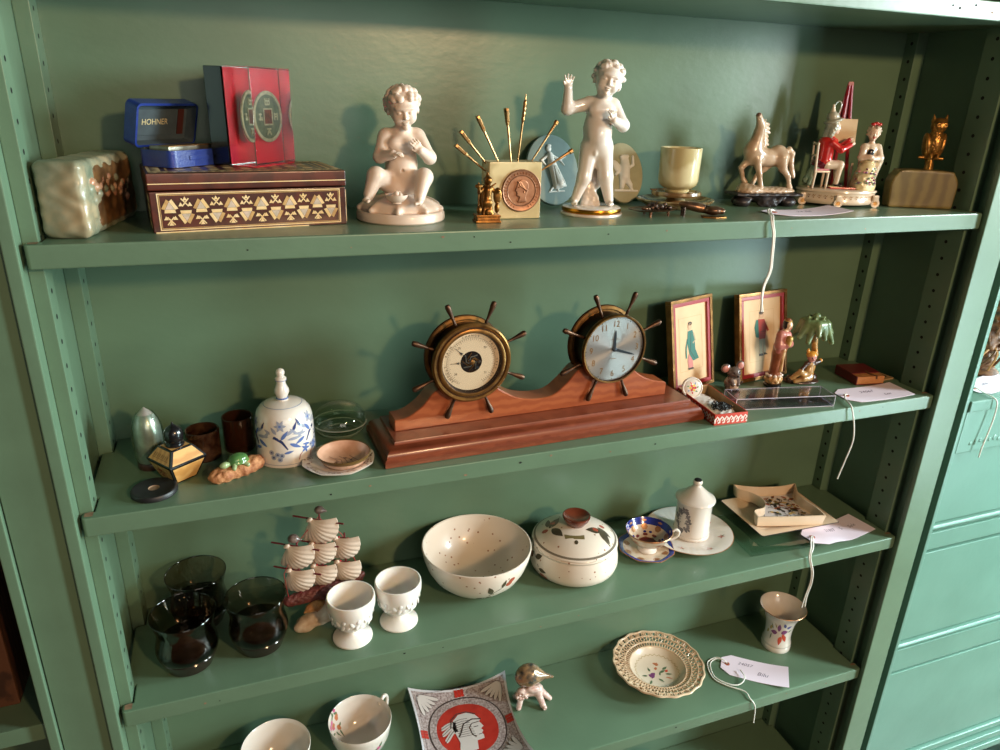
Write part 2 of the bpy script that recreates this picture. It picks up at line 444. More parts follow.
# neighbouring case on the left
nb = thing('bookcase', 'neighbouring green bookcase cut off at the left edge of the picture', 'bookcase', (0, 0, 0))
MB().box((-.0665, -.0046, 1.05), (.0105, .0092, 1.9), 'green_paint', .0015).build('stile', nb)
MB().box((-.066, .1, 1.05), (.0095, .19, 1.9), 'green_paint').build('side_panel', nb)
MB().box((-.37, .2, 1.05), (.6, .01, 1.9), 'green_paint').build('back_panel', nb)
MB().box((-.0365, .0025, 1.05), (.0475, .012, 1.9), 'green_paint', .001).build('filler_board', nb)
o = MB().prism([(-.5, 0), (-.0735, 0), (-.0735, .19), (-.5, .19)], -T, 0, 'green_paint', bev=.002).build('shelf_board', None, loc=(0, 0, .9625))
tag(o, 'green shelf board of the neighbouring bookcase, at the bottom left corner', 'shelf')
b = MB().box((0, 0, .07), (.012, .15, .14), 'brown_wood', .001, TR((-.035, 0, 0)))
wb = thing('wooden_box', 'brown wooden box in the dark neighbouring bookcase at the left edge', 'box', (-.155, .1, .9625))
MB().box((0, 0, .075), (.1, .12, .15), 'brown_wood', .002).build('body', wb)
MB().box((0, 0, .157), (.106, .126, .012), 'brown_wood', .003).build('lid', wb)

# drawer cabinet on the right
mat('cab_paint', (102, 143, 128), .3, var=(95, 135, 120), vs=8, bump=.12, bs=50)
cb = thing('cabinet', 'green painted cabinet with stepped drawer fronts right of the bookcase', 'cabinet', (0, 0, 0))
x0, x1 = 1.2712, 2.2; xm = (x0+x1)/2; wd = x1-x0
MB().box((1.2665, .09, 1.05), (.0085, .198, 1.9), 'cab_paint', .0015).build('side_panel', cb)
MB().box((xm, .1, .6), (wd, .18, 1.18), 'cab_paint').build('carcass', cb)
MB().box((xm, .09, 1.19), (wd, .205, .02), 'cab_paint', .003).build('counter_top', cb)
MB().box((xm, .205, 1.6), (wd, .01, .8), 'cab_paint').build('back_panel', cb)
fz = MB().box((xm, -.001, 1.142), (wd, .016, .076), 'cab_paint', .002)
for i in range(40):       # worn row of carved leaves along the frieze
    fz.ell((1.30+i*.0110, -.0090, 1.120+.0016*(i % 3)), (.0042, .0012, .0038+.0015*(i % 2)), 'cab_paint', u=8, v=6)
fz.build('frieze', cb)
def drawer(zt, zb, name):
    b = MB().box((xm, .006, (zt+zb)/2), (wd-.004, .012, zt-zb-.003), 'cab_paint', .002)
    return b.build(name, cb)
def lip(z, name='ledge'):
    b = MB().prism([(-.006, .004), (-.004, .009), (.012, .011), (.012, -.011), (.004, -.009)], -wd/2, wd/2, 'cab_paint', TR((xm, 0, z), (PI/2, 0, PI/2)), bev=.0015)
    return b.build(name, cb)
drawer(1.104, .962, 'drawer_front'); lip(.951)
drawer(.943, .904, 'rail'); drawer(.901, .703, 'drawer_front'); lip(.690)
drawer(.682, .626, 'rail'); drawer(.623, .386, 'drawer_front')
mo = MB()
for k, (yy, h) in enumerate(((-.006, .012), (.0, .01), (-.009, .014), (-.003, .012), (-.010, .018))):
    mo.box((xm, (.012+yy)/2, .376-.0145*k), (wd, .012-yy, h), 'cab_paint', .003)
mo.build('moulding', cb)
MB().box((xm, .02, .15), (wd, .02, .3), 'cab_paint', .002).build('base_panel', cb)
# ------------------------------------------------------------------ shared figure pieces (heads, hands) as distance-field primitives
def xf(prims, M):
    R = M.to_3x3(); s = M.to_scale()[0]; out = []
    for p in prims:
        q = dict(p); q['k'] = p['k']*s
        if q.get('n'): q['n'] = (p['n'][0]*s, p['n'][1]/s)
        if p['t'] == 'c':
            q['a'] = tuple(M @ Vector(p['a'])); q['b'] = tuple(M @ Vector(p['b'])); q['ra'] *= s; q['rb'] *= s
        else:
            q['c'] = tuple(M @ Vector(p['c']))
            E_ = (R.normalized() @ (Euler(p['rot']).to_matrix() if p.get('rot') else Matrix.Identity(3))).to_euler()
            q['rot'] = tuple(E_)
            if p['t'] == 'e': q['r'] = tuple(v*s for v in p['r'])
            else: q['d'] = tuple(v*s for v in p['d']); q['r'] = p['r']*s
        out.append(q)
    return out
def HM(c, s, pitch=0, yaw=0, roll=0):
    return Matrix.Translation(c) @ Matrix.Rotation(yaw, 4, 'Z') @ Matrix.Rotation(roll, 4, 'Y') @ Matrix.Rotation(pitch, 4, 'X') @ Matrix.Scale(s, 4)
def head(m=None, lip=None, eye=None, child=True):
    c = 1 if child else .75
    P = [ell((0, .08, .15), (.8, .9, .84), .2, m), ell((0, -.12, -.28), (.62, .7, .68), .25, m),
         ell((.32, -.52, -.38), .3*c, .2, m), ell((-.32, -.52, -.38), .3*c, .2, m), ell((0, -.62, -.82), .2, .15, m),
         ell((0, -.70, .16), (.5, .2, .14), .15, m),
         cut(ell((.29, -.9, -.04), (.18, .14, .11), .1)), cut(ell((-.29, -.9, -.04), (.18, .14, .11), .1)),
         ell((.29, -.72, -.07), (.14, .12, .1), .03, eye or m), ell((-.29, -.72, -.07), (.14, .12, .1), .03, eye or m),
         cap((0, -.78, -.02), (0, -.95, -.3), .07, .11, .08, m), ell((.09, -.86, -.33), .07, .06, m), ell((-.09, -.86, -.33), .07, .06, m),
         ell((0, -.84, -.53), (.19, .09, .05), .04, lip or m), ell((0, -.82, -.63), (.15, .09, .055), .04, lip or m), cut(ell((0, -.93, -.575), (.17, .05, .018), .03)),
         ell((.8, .08, -.15), (.09, .17, .23), .08, m), ell((-.8, .08, -.15), (.09, .17, .23), .08, m)]
    return P
def curls(n=70, seed=3, m=None, r=.2, front=.45, low=-.5):
    rr = random.Random(seed); P = [ell((0, .16, .28), (.86, .88, .8), .1, m)]
    k = 0
    while k < n:
        z = rr.uniform(-1, 1); a = rr.uniform(0, 2*PI); h = math.sqrt(1-z*z); x, y = h*cos(a), h*sin(a)
        if y < -.1 and z < front: continue
        if z < low or (abs(x) > .75 and y < .2 and z < .1): continue
        P.append(ell((x*.86, .12+y*.88, .22+z*.82), (r*rr.uniform(.8, 1.2), r*rr.uniform(.8, 1.2), r*rr.uniform(.7, 1.1)), .06, m)); k += 1
    return P
def hand(w, d, n, s, side=1, curl=.5, m=None, spread=.16):
    """w wrist point, d pointing direction, n back-of-hand normal, s hand length; side puts the thumb on +/- (d x n)"""
    w = Vector(w); d = Vector(d).normalized(); n = Vector(n); n = (n-d*n.dot(d)).normalized(); t = d.cross(n)*side
    P = [cap(w, w+d*s*.1, s*.15, s*.16, s*.1, m)]
    L = (.40, .46, .42, .33)
    for i in range(4):
        u = .21-.14*i
        k0 = w+d*s*.42+t*s*u; P.append(cap(w+d*s*.1+t*s*u*.6, k0, s*.13, s*.115, s*.08, m))
        dd = (d+t*spread*(1.2-i*.8)).normalized(); a = curl*(.6+.2*i)
        d1 = dd*cos(a*.5)-n*sin(a*.5); d2 = dd*cos(a*1.3)-n*sin(a*1.3)
        k1 = k0+d1*s*L[i]*.5; k2 = k1+d2*s*L[i]*.55
        P += [cap(k0, k1, s*.088, s*.08, s*.03, m), cap(k1, k2, s*.08, s*.062, s*.02, m)]
    b = w+d*s*.12+t*s*.16; b1 = b+(d*.55+t*.75-n*.2)*s*.24; b2 = b1+(d*.8+t*.35-n*.3)*s*.2
    P += [cap(b, b1, s*.11, s*.09, s*.06, m), cap(b1, b2, s*.09, s*.068, s*.02, m)]
    return [dict(p, a=tuple(p['a']), b=tuple(p['b'])) for p in P]
def foot(a, d, s, m=None, side=1):
    a = Vector(a); d = Vector(d).normalized(); t = d.cross(Vector((0, 0, 1))).normalized()*side
    P = [cap(tuple(a), tuple(a+d*s*.55), s*.24, s*.2, s*.15, m)]
    for i in range(5):
        b = a+d*s*(.62-.06*i)+t*s*(.2-.1*i)
        P.append(cap(tuple(b), tuple(b+d*s*.2), s*(.11-.012*i), s*(.1-.012*i), s*.03, m))
    return P

# ------------------------------------------------------------------ price tags on strings
mat('tag_card', (242, 228, 242), .75, bump=.1, bs=400)
mat('eyelet_red', (176, 92, 64), .6)
mat('string_white', (232, 230, 222), .8)
mat('pencil', (112, 98, 122), .8)
def price_tag(label, loc, rz, L=.118, W=.058, lines=(), curl=.004, string=None, ends=None, zc=.0008, tilt=0, knot=None, drape=0, group='price tags on strings'):
    """card lies along +x from the eyelet end; string points are in local coordinates"""
    t = thing('price_tag', label, 'price tag', loc, rz, group)
    b = MB(); nx, ny = 14, 6; c = .16
    def top(x, y):
        u = x/L; return zc+drape*(1-min(1, max(0, (x-.028)/.06))**2*(3-2*min(1, max(0, (x-.028)/.06))))+curl*max(0, (u-.45)/.55)**2+tilt*max(0, y/W)+curl*.6*max(0, .25-u)
    def half(x): return W/2 if x > c*L*.9 else W/2*(.52+.48*x/(c*L*.9))
    rows = []
    vs = []
    for i in range(nx+1):
        x = L*i/nx
        for j in range(ny+1):
            y = (2*j/ny-1)*half(x); vs.append((x, y, top(x, y)))
    N = len(vs); vs += [(v[0], v[1], v[2]-.0005) for v in vs]; fs = []
    q = lambda i, j: i*(ny+1)+j
    for i in range(nx):
        for j in range(ny):
            fs.append((q(i, j), q(i+1, j), q(i+1, j+1), q(i, j+1))); fs.append((N+q(i, j), N+q(i, j+1), N+q(i+1, j+1), N+q(i+1, j)))
    for i in range(nx):
        for j in (0, ny):
            f = (q(i, j), q(i+1, j), N+q(i+1, j), N+q(i, j)); fs.append(f if j else f[::-1])
    for j in range(ny):
        for i in (0, nx):
            f = (q(i, j), q(i, j+1), N+q(i, j+1), N+q(i, j)); fs.append(f if not i else f[::-1])
    b.add(vs, fs, 'tag_card')
    for (txt, sz, ux, uy, sh) in lines:
        b.text(txt, sz, lambda u, v: (ux+u, uy+v, top(ux+u, uy+v)+.0002), 'pencil', shear=sh, thin=-.004)
    b.build('card', t)
    ex = .011; e = MB(); zt = top(ex, 0)
    e.lathe([(.0016, .0002), (.0018, .0009), (.0042, .0008), (.0045, .0002)], 'eyelet_red', 20, (ex, 0, zt)); e.add([(ex+.0017*cos(2*PI*k/12), .0017*sin(2*PI*k/12), zt+.0003) for k in range(12)], [tuple(range(12))], 'hole_dark')
    e.build('eyelet', t)
    if string:
        s = MB()
        for pts in string: s.tube(spline(pts, 6), .00115, 'string_white', 7)
        if knot: s.ell(knot, .0022, 'string_white', u=10, v=8)
        s.build('string', t)
    return t
# ================================================================== TOP SHELF
# ---- carved soapstone block
mat('soapstone', (112, 120, 100), .34, var=(166, 148, 116), vs=34, coat=.25, third=(140, 138, 114), detail=6, bump=.12, bs=60)
mat('soapstone_brown', (74, 50, 30), .3, var=(122, 86, 52), vs=50, coat=.4)
mat('soapstone_peach', (190, 152, 120), .3, var=(168, 104, 78), vs=80, coat=.4)
t = thing('soapstone_carving', 'grey-green and brown soapstone block carved with a garland, in the top left corner', 'carving', (.0495, .094, S1), rad(-11))
P = [rbox((0, 0, .035), (.039, .146, .070), .007, .004, 'soapstone', n=(.0012, 210)), rbox((.007, .012, .0345), (.0285, .115, .058), .006, .004, 'soapstone_brown', n=(.0012, 260)),
     rbox((.0, -.066, .0355), (.041, .017, .068), .006, .004, 'soapstone', n=(.001, 300))]
rr = random.Random(4)
for i in range(26):
    y = -.052+.1*i/25; z = .047+.006*sin(i*1.3)-(.012*i/25)
    P.append(ell((.0195+rr.uniform(-.001, .0015), y, z+rr.uniform(-.004, .004)), (.0035, .0042, .0034), .0015, 'soapstone_peach' if i % 4 else 'soapstone'))
for i in range(6): P.append(cut(cap((-.012+.004*sin(i), -.046+i*.014, .0722), (.012, -.04+i*.014, .0722), .0016, .0022, .003)))
for i in range(5): P.append(ell((.0195, -.05+rr.uniform(-.01, .01), .02+i*.006), (.002, .005, .004), .003, 'soapstone'))
sdf(b := MB(), P, .0011, 'soapstone', zmin=0); b.build('block', t)

# ---- inlaid marquetry box
wavemat('rosewood', (84, 32, 20), (62, 22, 14), 40, 4, .35, coat=.3)
mat('inlay_bone', (220, 186, 128), .4, var=(232, 206, 160), vs=120); mat('inlay_tan', (196, 158, 100), .4, var=(176, 134, 84), vs=160)
mat('inlay_pearl', (180, 168, 150), .25, var=(210, 186, 170), vs=200); mat('inlay_dark', (58, 26, 18), .4)
IB = (.1965, .1030, S1); IBR = rad(7.5); w_, d_, h_ = .194, .105, .0575
t = thing('marquetry_box', 'flat rosewood box inlaid with bone triangles, under the blue case and red block', 'box', IB, IBR)
b = MB(); hb = .040
b.box((0, 0, hb/2), (w_, d_, hb), 'rosewood', .0012)
yf = -d_/2-.0003
F = lambda u, v: (u, yf, v)
def quad(mb, x0, x1, z0, z1, mk, fm): mb.flat([(x0, z0), (x1, z0), (x1, z1), (x0, z1)], fm, mk)
def inlay_frame(mb, x0, x1, z0, z1, t_, mk, fm):
    quad(mb, x0, x1, z0, z0+t_, mk, fm); quad(mb, x0, x1, z1-t_, z1, mk, fm); quad(mb, x0, x0+t_, z0+t_, z1-t_, mk, fm); quad(mb, x1-t_, x1, z0+t_, z1-t_, mk, fm)
inlay_frame(b, -.0905, .0905, .0025, .0385, .0011, 'inlay_bone', F); inlay_frame(b, -.0888, .0888, .0042, .0368, .0006, 'inlay_tan', F)
F2 = lambda u, v: (u, yf-.0001, v)
def trap(mb, cx, cz, s, up, fm):
    """triangle of pearl framed by three bone bars"""
    A = [(cx+s*cos(rad(90*up+120*k)), cz+s*sin(rad(90*up+120*k))) for k in range(3)]; B = [(cx+.42*s*cos(rad(90*up+120*k)), cz+.42*s*sin(rad(90*up+120*k))) for k in range(3)]
    mb.flat(B, fm, 'inlay_pearl')
    for k in range(3):
        j = (k+1) % 3; c0 = [A[k][i]*.76+A[j][i]*.24 for i in (0, 1)]; c1 = [A[j][i]*.76+A[k][i]*.24 for i in (0, 1)]
        mb.flat([c0, c1, [B[j][i]*1.08-cx_*.08 for i, cx_ in ((0, cx), (1, cz))], [B[k][i]*1.08-cx_*.08 for i, cx_ in ((0, cx), (1, cz))]], fm, 'inlay_bone' if k else 'inlay_tan')
n_ = 12; px_ = .1745/n_
for i in range(n_):
    cx = -.0872+px_*(i+.5); up = 1 if i % 2 == 0 else -1
    trap(b, cx, .0205+.0062*up-.0014*up, .0118, up, F2)
    oz = .0205-.0085*up                               # small triangles and crossed slips on the other half
    for k in range(-1, 2):
        for q in (-1, 1):
            if (k+q) % 2: continue
        s_ = .0026; x_ = cx+k*.0042; z_ = oz+(.0035 if k == 0 else -.002)*up*-1
        b.flat([(x_+s_*cos(rad(90+120*j)), z_+s_*sin(rad(90+120*j))) for j in range(3)], F2, 'inlay_bone')
    for q in (-1, 1): b.stroke([(cx-.003*q, oz+.0035*up), (cx+.0035*q, oz-.0042*up)], .0012, F2, 'inlay_bone')
xl = -w_/2-.0003
for k in range(4): b.flat([(-.05, .004+.0085*k), (-.02, .004+.0085*k), (-.02, .0105+.0085*k), (-.05, .0105+.0085*k)], lambda u, v: (xl, u, v), 'inlay_bone')
b.box((w_/2, -.05, .02), (.0006, .004, .034), 'inlay_bone')
b.box((-.02, yf+.0008, .0006), (.15, .0022, .0012), 'inlay_bone', .0003)
b.build('body', t)
b = MB(); b.box((0, 0, hb+.0005+(h_-hb)/2), (w_+.0015, d_+.0015, h_-hb-.001), 'rosewood', .0016)
quad(b, -w_/2, w_/2, .0470, .0479, 'inlay_bone', lambda u, v: (u, -d_/2-.0011, v)); quad(b, -w_/2, w_/2, .0435, .0437, 'inlay_dark', lambda u, v: (u, -d_/2-.0011, v))
Ft = lambda u, v: (u, v, h_+.0003); Ft2 = lambda u, v: (u, v, h_+.0005)
quad(b, -.0945, .0945, -.0505, -.0385, 'inlay_bone', Ft); quad(b, -.0945, .0945, .0385, .0505, 'inlay_bone', Ft)
quad(b, -.0945, -.0825, -.0385, .0385, 'inlay_bone', Ft); quad(b, .0825, .0945, -.0385, .0385, 'inlay_bone', Ft)
for i in range(22):
    x = -.0925+i*.00885
    for yy in (-.0445, .0445): b.flat([(x-.004, yy-.0042), (x+.004, yy-.0042), (x, yy+.003)], Ft2, 'inlay_dark'); b.flat([(x-.0012, yy-.0033), (x+.0012, yy-.0033), (x, yy-.0005)], lambda u, v: (u, v, h_+.0006), 'inlay_bone')
for i in range(8):
    yy = -.034+i*.0097
    for x in (-.0885, .0885): b.flat([(x-.003, yy-.004), (x-.003, yy+.004), (x+.004, yy)], Ft2, 'inlay_dark')
inlay_frame(b, -.078, .078, -.034, .034, .002, 'inlay_tan', Ft)
for i in range(9):
    for j in range(4): b.flat(disc2(-.064+.016*i, -.024+.016*j, .006, n=6), Ft, 'inlay_tan' if (i+j) % 2 else 'inlay_bone')
b.build('lid', t)
ZT = S1+h_

# ---- blue harmonica case
mat('blue_case', (34, 58, 140), .35, var=(28, 48, 122), vs=70, bump=.2, bs=500, coat=.2); mat('case_lining', (72, 86, 92), .7, var=(64, 76, 82), vs=90)
mat('gold_print', (226, 212, 160), .4); mat('brass', (190, 146, 96), .32, .8, var=(166, 120, 72), vs=80); mat('metal_grey', (150, 146, 134), .35, .8, var=(120, 112, 96), vs=60)
mat('lining_red', (70, 26, 20), .7)
def rrect(w, d, r, n=5):
    o = []
    for (sx, sy, a) in ((1, 1, 0), (-1, 1, 90), (-1, -1, 180), (1, -1, 270)):
        for k in range(n+1):
            th = rad(a+90*k/n); o.append((sx*(w/2-r)+r*cos(th), sy*(d/2-r)+r*sin(th)))
    return o
def tray(mb, w, d, h, wall, r, mk, floor=.0015, M=None, inner=None):
    """open box with rounded corners"""
    A = rrect(w, d, r); B = rrect(w-2*wall, d-2*wall, max(r-wall, .0004)); n = len(A)
    vs = [(*p, 0) for p in A]+[(*p, h) for p in A]+[(*p, h) for p in B]+[(*p, floor) for p in B]; fs = [tuple(range(n))[::-1], tuple(range(3*n, 4*n))]; ms = [mk, inner or mk]
    for i in range(n):
        j = (i+1) % n
        for a in range(3): fs.append((a*n+i, a*n+j, (a+1)*n+j, (a+1)*n+i)); ms.append(inner or mk if a == 2 else mk)
    return mb.add(vs, fs, ms, M)
rz = rad(47); cwx, cdx = .078, .046
ax, ay = cos(rz), sin(rz); fl = Vector((.1290, .0800)); ctr = fl+Vector((ax, ay))*cwx/2+Vector((-ay, ax))*cdx/2
t = thing('harmonica_case', 'open blue harmonica case lying on the inlaid box', 'case', (ctr.x, ctr.y, ZT+.0008), rz)
b = MB(); tray(b, cwx, cdx, .0165, .0022, .008, 'blue_case', inner='case_lining')
b.box((0, -cdx/2-.0004, .0085), (.03, .0012, .004), 'blue_case', .0004)
for k in range(3): b.box((cwx/2+.0002, 0, .005+.004*k), (.0008, .03, .001), 'blue_case')
b.build('tray', t)
M = TR((0, cdx/2+.0005, .0165), (rad(106), 0, 0))
b = MB(); tray(b, cwx+.004, .045, .0155, .0024, .006, 'blue_case', M=M @ TR((0, .0235, -.0155)), inner='case_lining', floor=.002)
b.box((-.004, .0225, -.0125), (.056, .027, .0016), 'case_lining', .0006, M); b.box((.030, .0225, -.0128), (.008, .027, .0014), 'lining_red', .0004, M)
b.text('HOHNER', .0076, lambda u, v: tuple(M @ Vector((-.006+u*1.1, .0230+v*1.15, -.0115))), 'gold_print')
b.build('lid', t)
b = MB(); b.box((0, 0, .0165), (cwx-.014, .027, .006), 'metal_grey', .0012); b.box((0, -.0085, .0196), (cwx-.016, .0105, .0008), 'brass', .0003)
o = b.build('harmonica', None); o.location = (ctr.x, ctr.y, ZT+.0015); o.rotation_euler = (0, 0, rz)
tag(o, 'metal harmonica lying in the open blue case', 'harmonica')
for x in (-.024, .024): MB().tube([(x-.004, cdx/2+.001, .0165), (x+.004, cdx/2+.001, .0165)], .0014, 'metal_grey', 8).build('hinge', t)

# ---- clear block with a coin over red
mat('acrylic', (255, 255, 255), .03, trans=1, ior=1.49); mat('red_card', (214, 16, 44), .5); mat('black_gloss', (10, 14, 16), .12, coat=.4)
mat('coin_green', (76, 84, 58), .45, .4, var=(110, 112, 80), vs=160); mat('coin_rim', (206, 196, 160), .4, .5, var=(170, 160, 120), vs=200); mat('copper_red', (132, 62, 34), .45, .4, var=(96, 44, 26), vs=300)
rz = rad(53); ax, ay = cos(rz), sin(rz); F0 = Vector((.2120, .0885)); W_, D_, H_ = .0735, .056, .0985
ctr = F0+Vector((ax, ay))*W_/2+Vector((-ay, ax))*D_/2
t = thing('coin_block', 'red and black see-through block holding an old square-holed coin', 'paperweight', (ctr.x, ctr.y, ZT+.0012), rz)
MB().box((0, -.0115, H_/2), (W_, D_-.023-.0004, H_), 'acrylic', .0006).build('clear_block', t)
b = MB(); b.box((0, D_/2-.0110, H_/2), (W_, .0215, H_), 'black_gloss', .0006)
b.box((.0, D_/2-.0236, H_/2), (W_-.0016, .0006, H_-.0016), 'red_card'); b.box((0, -.012, .0004), (W_*.98, .03, .0006), 'red_card', 0, TR((0, 0, -.0012)))
b.build('backing', t)
b = MB(); Rc = .0265; Mc = TR((.003, -.0075, H_/2), (PI/2, 0, 0))
b.lathe([(.0, -.0012), (Rc-.001, -.0012), (Rc, -.0005), (Rc, .0008), (Rc-.0008, .0015), (Rc-.0035, .0014), (Rc-.0038, .0006), (0, .0006)], 'coin_green', 56, M=Mc, mks=['copper_red', 'coin_rim', 'coin_rim', 'coin_rim', 'coin_rim', 'coin_rim', 'coin_green'])
for (x, y, w, h) in ((0, .008, .0165, .0016), (0, -.008, .0165, .0016), (.0075, 0, .0016, .0165), (-.0075, 0, .0016, .0165)): b.box((x, y, .0011), (w, h, .0012), 'coin_rim', .0003, Mc)
b.box((0, 0, .0009), (.0135, .0145, .0005), 'copper_red', 0, Mc)
for (a, st) in ((90, ((-3, -2, 3, -2), (-3, 1, 3, 1), (-3, -2, -3, 3), (3, -2, 3, 3), (0, -2, 0, 3))), (0, ((-2, -3, -2, 3), (-2, 2, 2, 2), (2, -3, 2, 3), (-2, 0, 2, 0))), (180, ((-2, -2, 2, -2), (0, -3, 0, 3), (-2, 2, 2, 2), (2, 0, 3, -3))), (270, ((-3, 2, 3, 2), (0, 2, -3, -3), (0, 1, 3, -3), (-1, -1, 1, -1)))):
    for (xa, ya, xb, yb) in st:
        ox, oy = .0145*cos(rad(a)), .0150*sin(rad(a))
        L_ = math.hypot(xb-xa, yb-ya)*.00130; an = math.atan2(yb-ya, xb-xa)
        b.box((0, 0, 0), (L_, .0017, .0012), 'coin_rim', .0002, Mc @ TR((ox+(xa+xb)*.00062, oy+(ya+yb)*.00062, .0010), (0, 0, an)))
b.build('coin', t)

# ---- seated bisque cherub
mat('bisque', (226, 206, 190), .42, sss=.15, var=(220, 198, 180), vs=30, coat=.15)
mat('glazed_white', (228, 218, 208), .16, sss=.1, coat=.6); mat('gilt', (196, 136, 40), .25, .9, var=(170, 112, 34), vs=60); mat('gold_dark', (120, 84, 40), .35, .8)
t = thing('cherub_statuette', 'white cherub statuette seated on a round cushion base with a small bowl', 'statuette', (.3658, .0896, S1), rad(-10))
P = [cap((0, .006, .040), (.002, .010, .060), .0175, .0165, .008), cap((.002, .008, .058), (.003, .009, .082), .0165, .0165, .008), ell((.002, -.006, .056), (.0145, .012, .013), .008),
     cap((-.0125, .008, .0915), (.0185, .008, .0925), .0085, .0085, .006), cap((.003, .006, .093), (.004, .002, .106), .0085, .0075, .006),
     ell((-.006, -.005, .083), (.007, .005, .006), .006), ell((.012, -.005, .083), (.007, .005, .006), .006)]
# arms
P += [cap((-.0165, .006, .0905), (-.0225, -.006, .0695), .0075, .0068, .004), cap((-.0225, -.006, .0695), (-.0085, -.024, .0735), .0068, .005, .004)]
P += [cap((.0225, .006, .091), (.0335, -.004, .0690), .0075, .0070, .004), cap((.0335, -.004, .0690), (.0215, -.022, .0785), .007, .005, .004)]
# legs
P += [cap((-.008, .0, .0385), (-.0275, -.024, .0505), .0130, .0095, .006), cap((-.0275, -.024, .0505), (-.0355, -.031, .0320), .0096, .0064, .004)]
P += [cap((.011, .0, .0385), (.0255, -.024, .0495), .0130, .0095, .006), cap((.0255, -.024, .0495), (.0195, -.036, .0300), .0096, .0064, .004)]
P += foot((-.0360, -.031, .0280), (-.35, -1, -.2), .0175, side=-1)+foot((.0195, -.036, .0270), (-.15, -1, -.25), .0175)
P += hand((-.0085, -.024, .0735), (.8, -.6, .15), (0, -.3, 1), .0155, side=1, curl=.7); P += hand((.0215, -.022, .0785), (-.55, -.45, .75), (.5, -.8, -.2), .0165, side=-1, curl=.5)
Mh = HM((.0045, -.001, .1212), .0206, rad(14), rad(4), rad(-5))
P += xf(head(), Mh); P.append(cut(ell((.002, -.0175, .0555), (.0013, .003, .0013), .002)))
sdf(b := MB(), P, .00072, 'bisque'); b.build('cherub_figure', t)
sdf(b := MB(), xf(curls(95, 5, r=.19, front=.38), Mh), .0007, 'bisque'); b.build('hair', t)
b = MB(); b.lathe([(0, 0), (.049, 0), (.0507, .0015), (.0507, .0085), (.0495, .0105), (.049, .0112), (.0, .0112)], 'bisque', 72); b.build('base', t)
P = [ell((0, .004, .012), (.047, .045, .0165), .006)]
for k in range(9):
    a = .3+k*.7; P.append(cap((.014*cos(a), .014*sin(a), .027), (.047*cos(a+.1), .046*sin(a+.1), .0135), .0016, .0034, .006))
sdf(b := MB(), P, .0012, 'bisque', zmin=.0105); b.build('cushion', t)
b = MB(); b.lathe([(0, 0), (.006, 0), (.0055, .0015), (.0085, .003), (.0118, .0065), (.0128, .0098), (.0117, .0098), (.0105, .0065), (.006, .0035), (0, .003)], 'bisque', 36, (-.006, -.0375, .0225))
for (x, y, z) in ((-.003, 0, .008), (.003, .002, .009), (0, -.003, .010), (.004, -.003, .008)): b.ell((-.006+x, -.0375+y, .0225+z), (.003, .0028, .0042), 'bisque')
b.build('bowl', t)

# ---- onyx block of brass cocktail picks, with medal
wavemat('onyx_cream', (214, 196, 150), (190, 170, 124), 14, 7, .25, coat=.4, sss=.1); mat('bronze', (146, 92, 56), .38, .75, var=(112, 66, 38), vs=140); mat('medal_bronze', (168, 122, 92), .42, .55, var=(146, 100, 74), vs=120)
mat('brass_old', (150, 104, 50), .36, .85, var=(104, 68, 32), vs=120)
OBX, OBY = .4985, .0805
t = thing('onyx_pick_holder', 'cream onyx block with a bronze medal, holding brass picks', 'pick holder', (OBX, OBY, S1), rad(-2))
MB().box((0, 0, .0328), (.0655, .031, .0656), 'onyx_cream', .0014).build('block', t)
b = MB(); Mm = TR((.0075, -.0156, .033), (PI/2, 0, 0)); R_ = .0245
b.lathe([(0, 0), (R_, 0), (R_, .0016), (R_-.001, .0024), (R_-.002, .0018), (R_-.0062, .0015), (R_-.0068, .0021), (R_-.0078, .0013), (0, .0013)], 'medal_bronze', 56, M=Mm)
hp = [(-.0052, -.0128), (.0062, -.0128), (.0050, -.0070), (.0066, -.0030), (.0082, .0030), (.0078, .0080), (.0048, .0118), (.0, .0130), (-.0045, .0112), (-.0062, .0070), (-.0064, .0045), (-.0088, .0004), (-.0082, -.0008), (-.0066, -.0008), (-.0070, -.0022), (-.0058, -.0030), (-.0066, -.0042), (-.0058, -.0062), (-.0030, -.0068), (-.0034, -.0100)]
b.prism(hp, .0008, .0034, 'medal_bronze', Mm, bev=.0008)
for k in range(7): b.tube([tuple(Mm @ Vector((-.0052+.0016*k, .0112-.0003*k*k, .0036))), tuple(Mm @ Vector((-.0020+.0013*k, .0050-.0008*k, .0039)))], .0007, 'bronze', 6)
b.ell((-.0042, .0040, .0034), (.0010, .0007, .0006), 'bronze', M=Mm); b.tube([tuple(Mm @ Vector((.0022, .0002, .0036))), tuple(Mm @ Vector((.0026, -.0026, .0036)))], .0007, 'bronze', 6)
for k in range(34):
    a = 2*PI*k/34
    if 4.3 < a < 5.1: continue
    b.box((0, 0, 0), (.0011, .0028 if k % 3 else .0018, .0008), 'bronze', .0002, Mm @ TR(((R_-.0042)*cos(a), (R_-.0042)*sin(a), .0018), (0, 0, a+PI/2)))
for k in (-1, 0, 1): b.box((k*.0032, -.0135, .0016), (.0022, .0012, .0006), 'bronze', .0002, Mm)
b.build('medal', t)
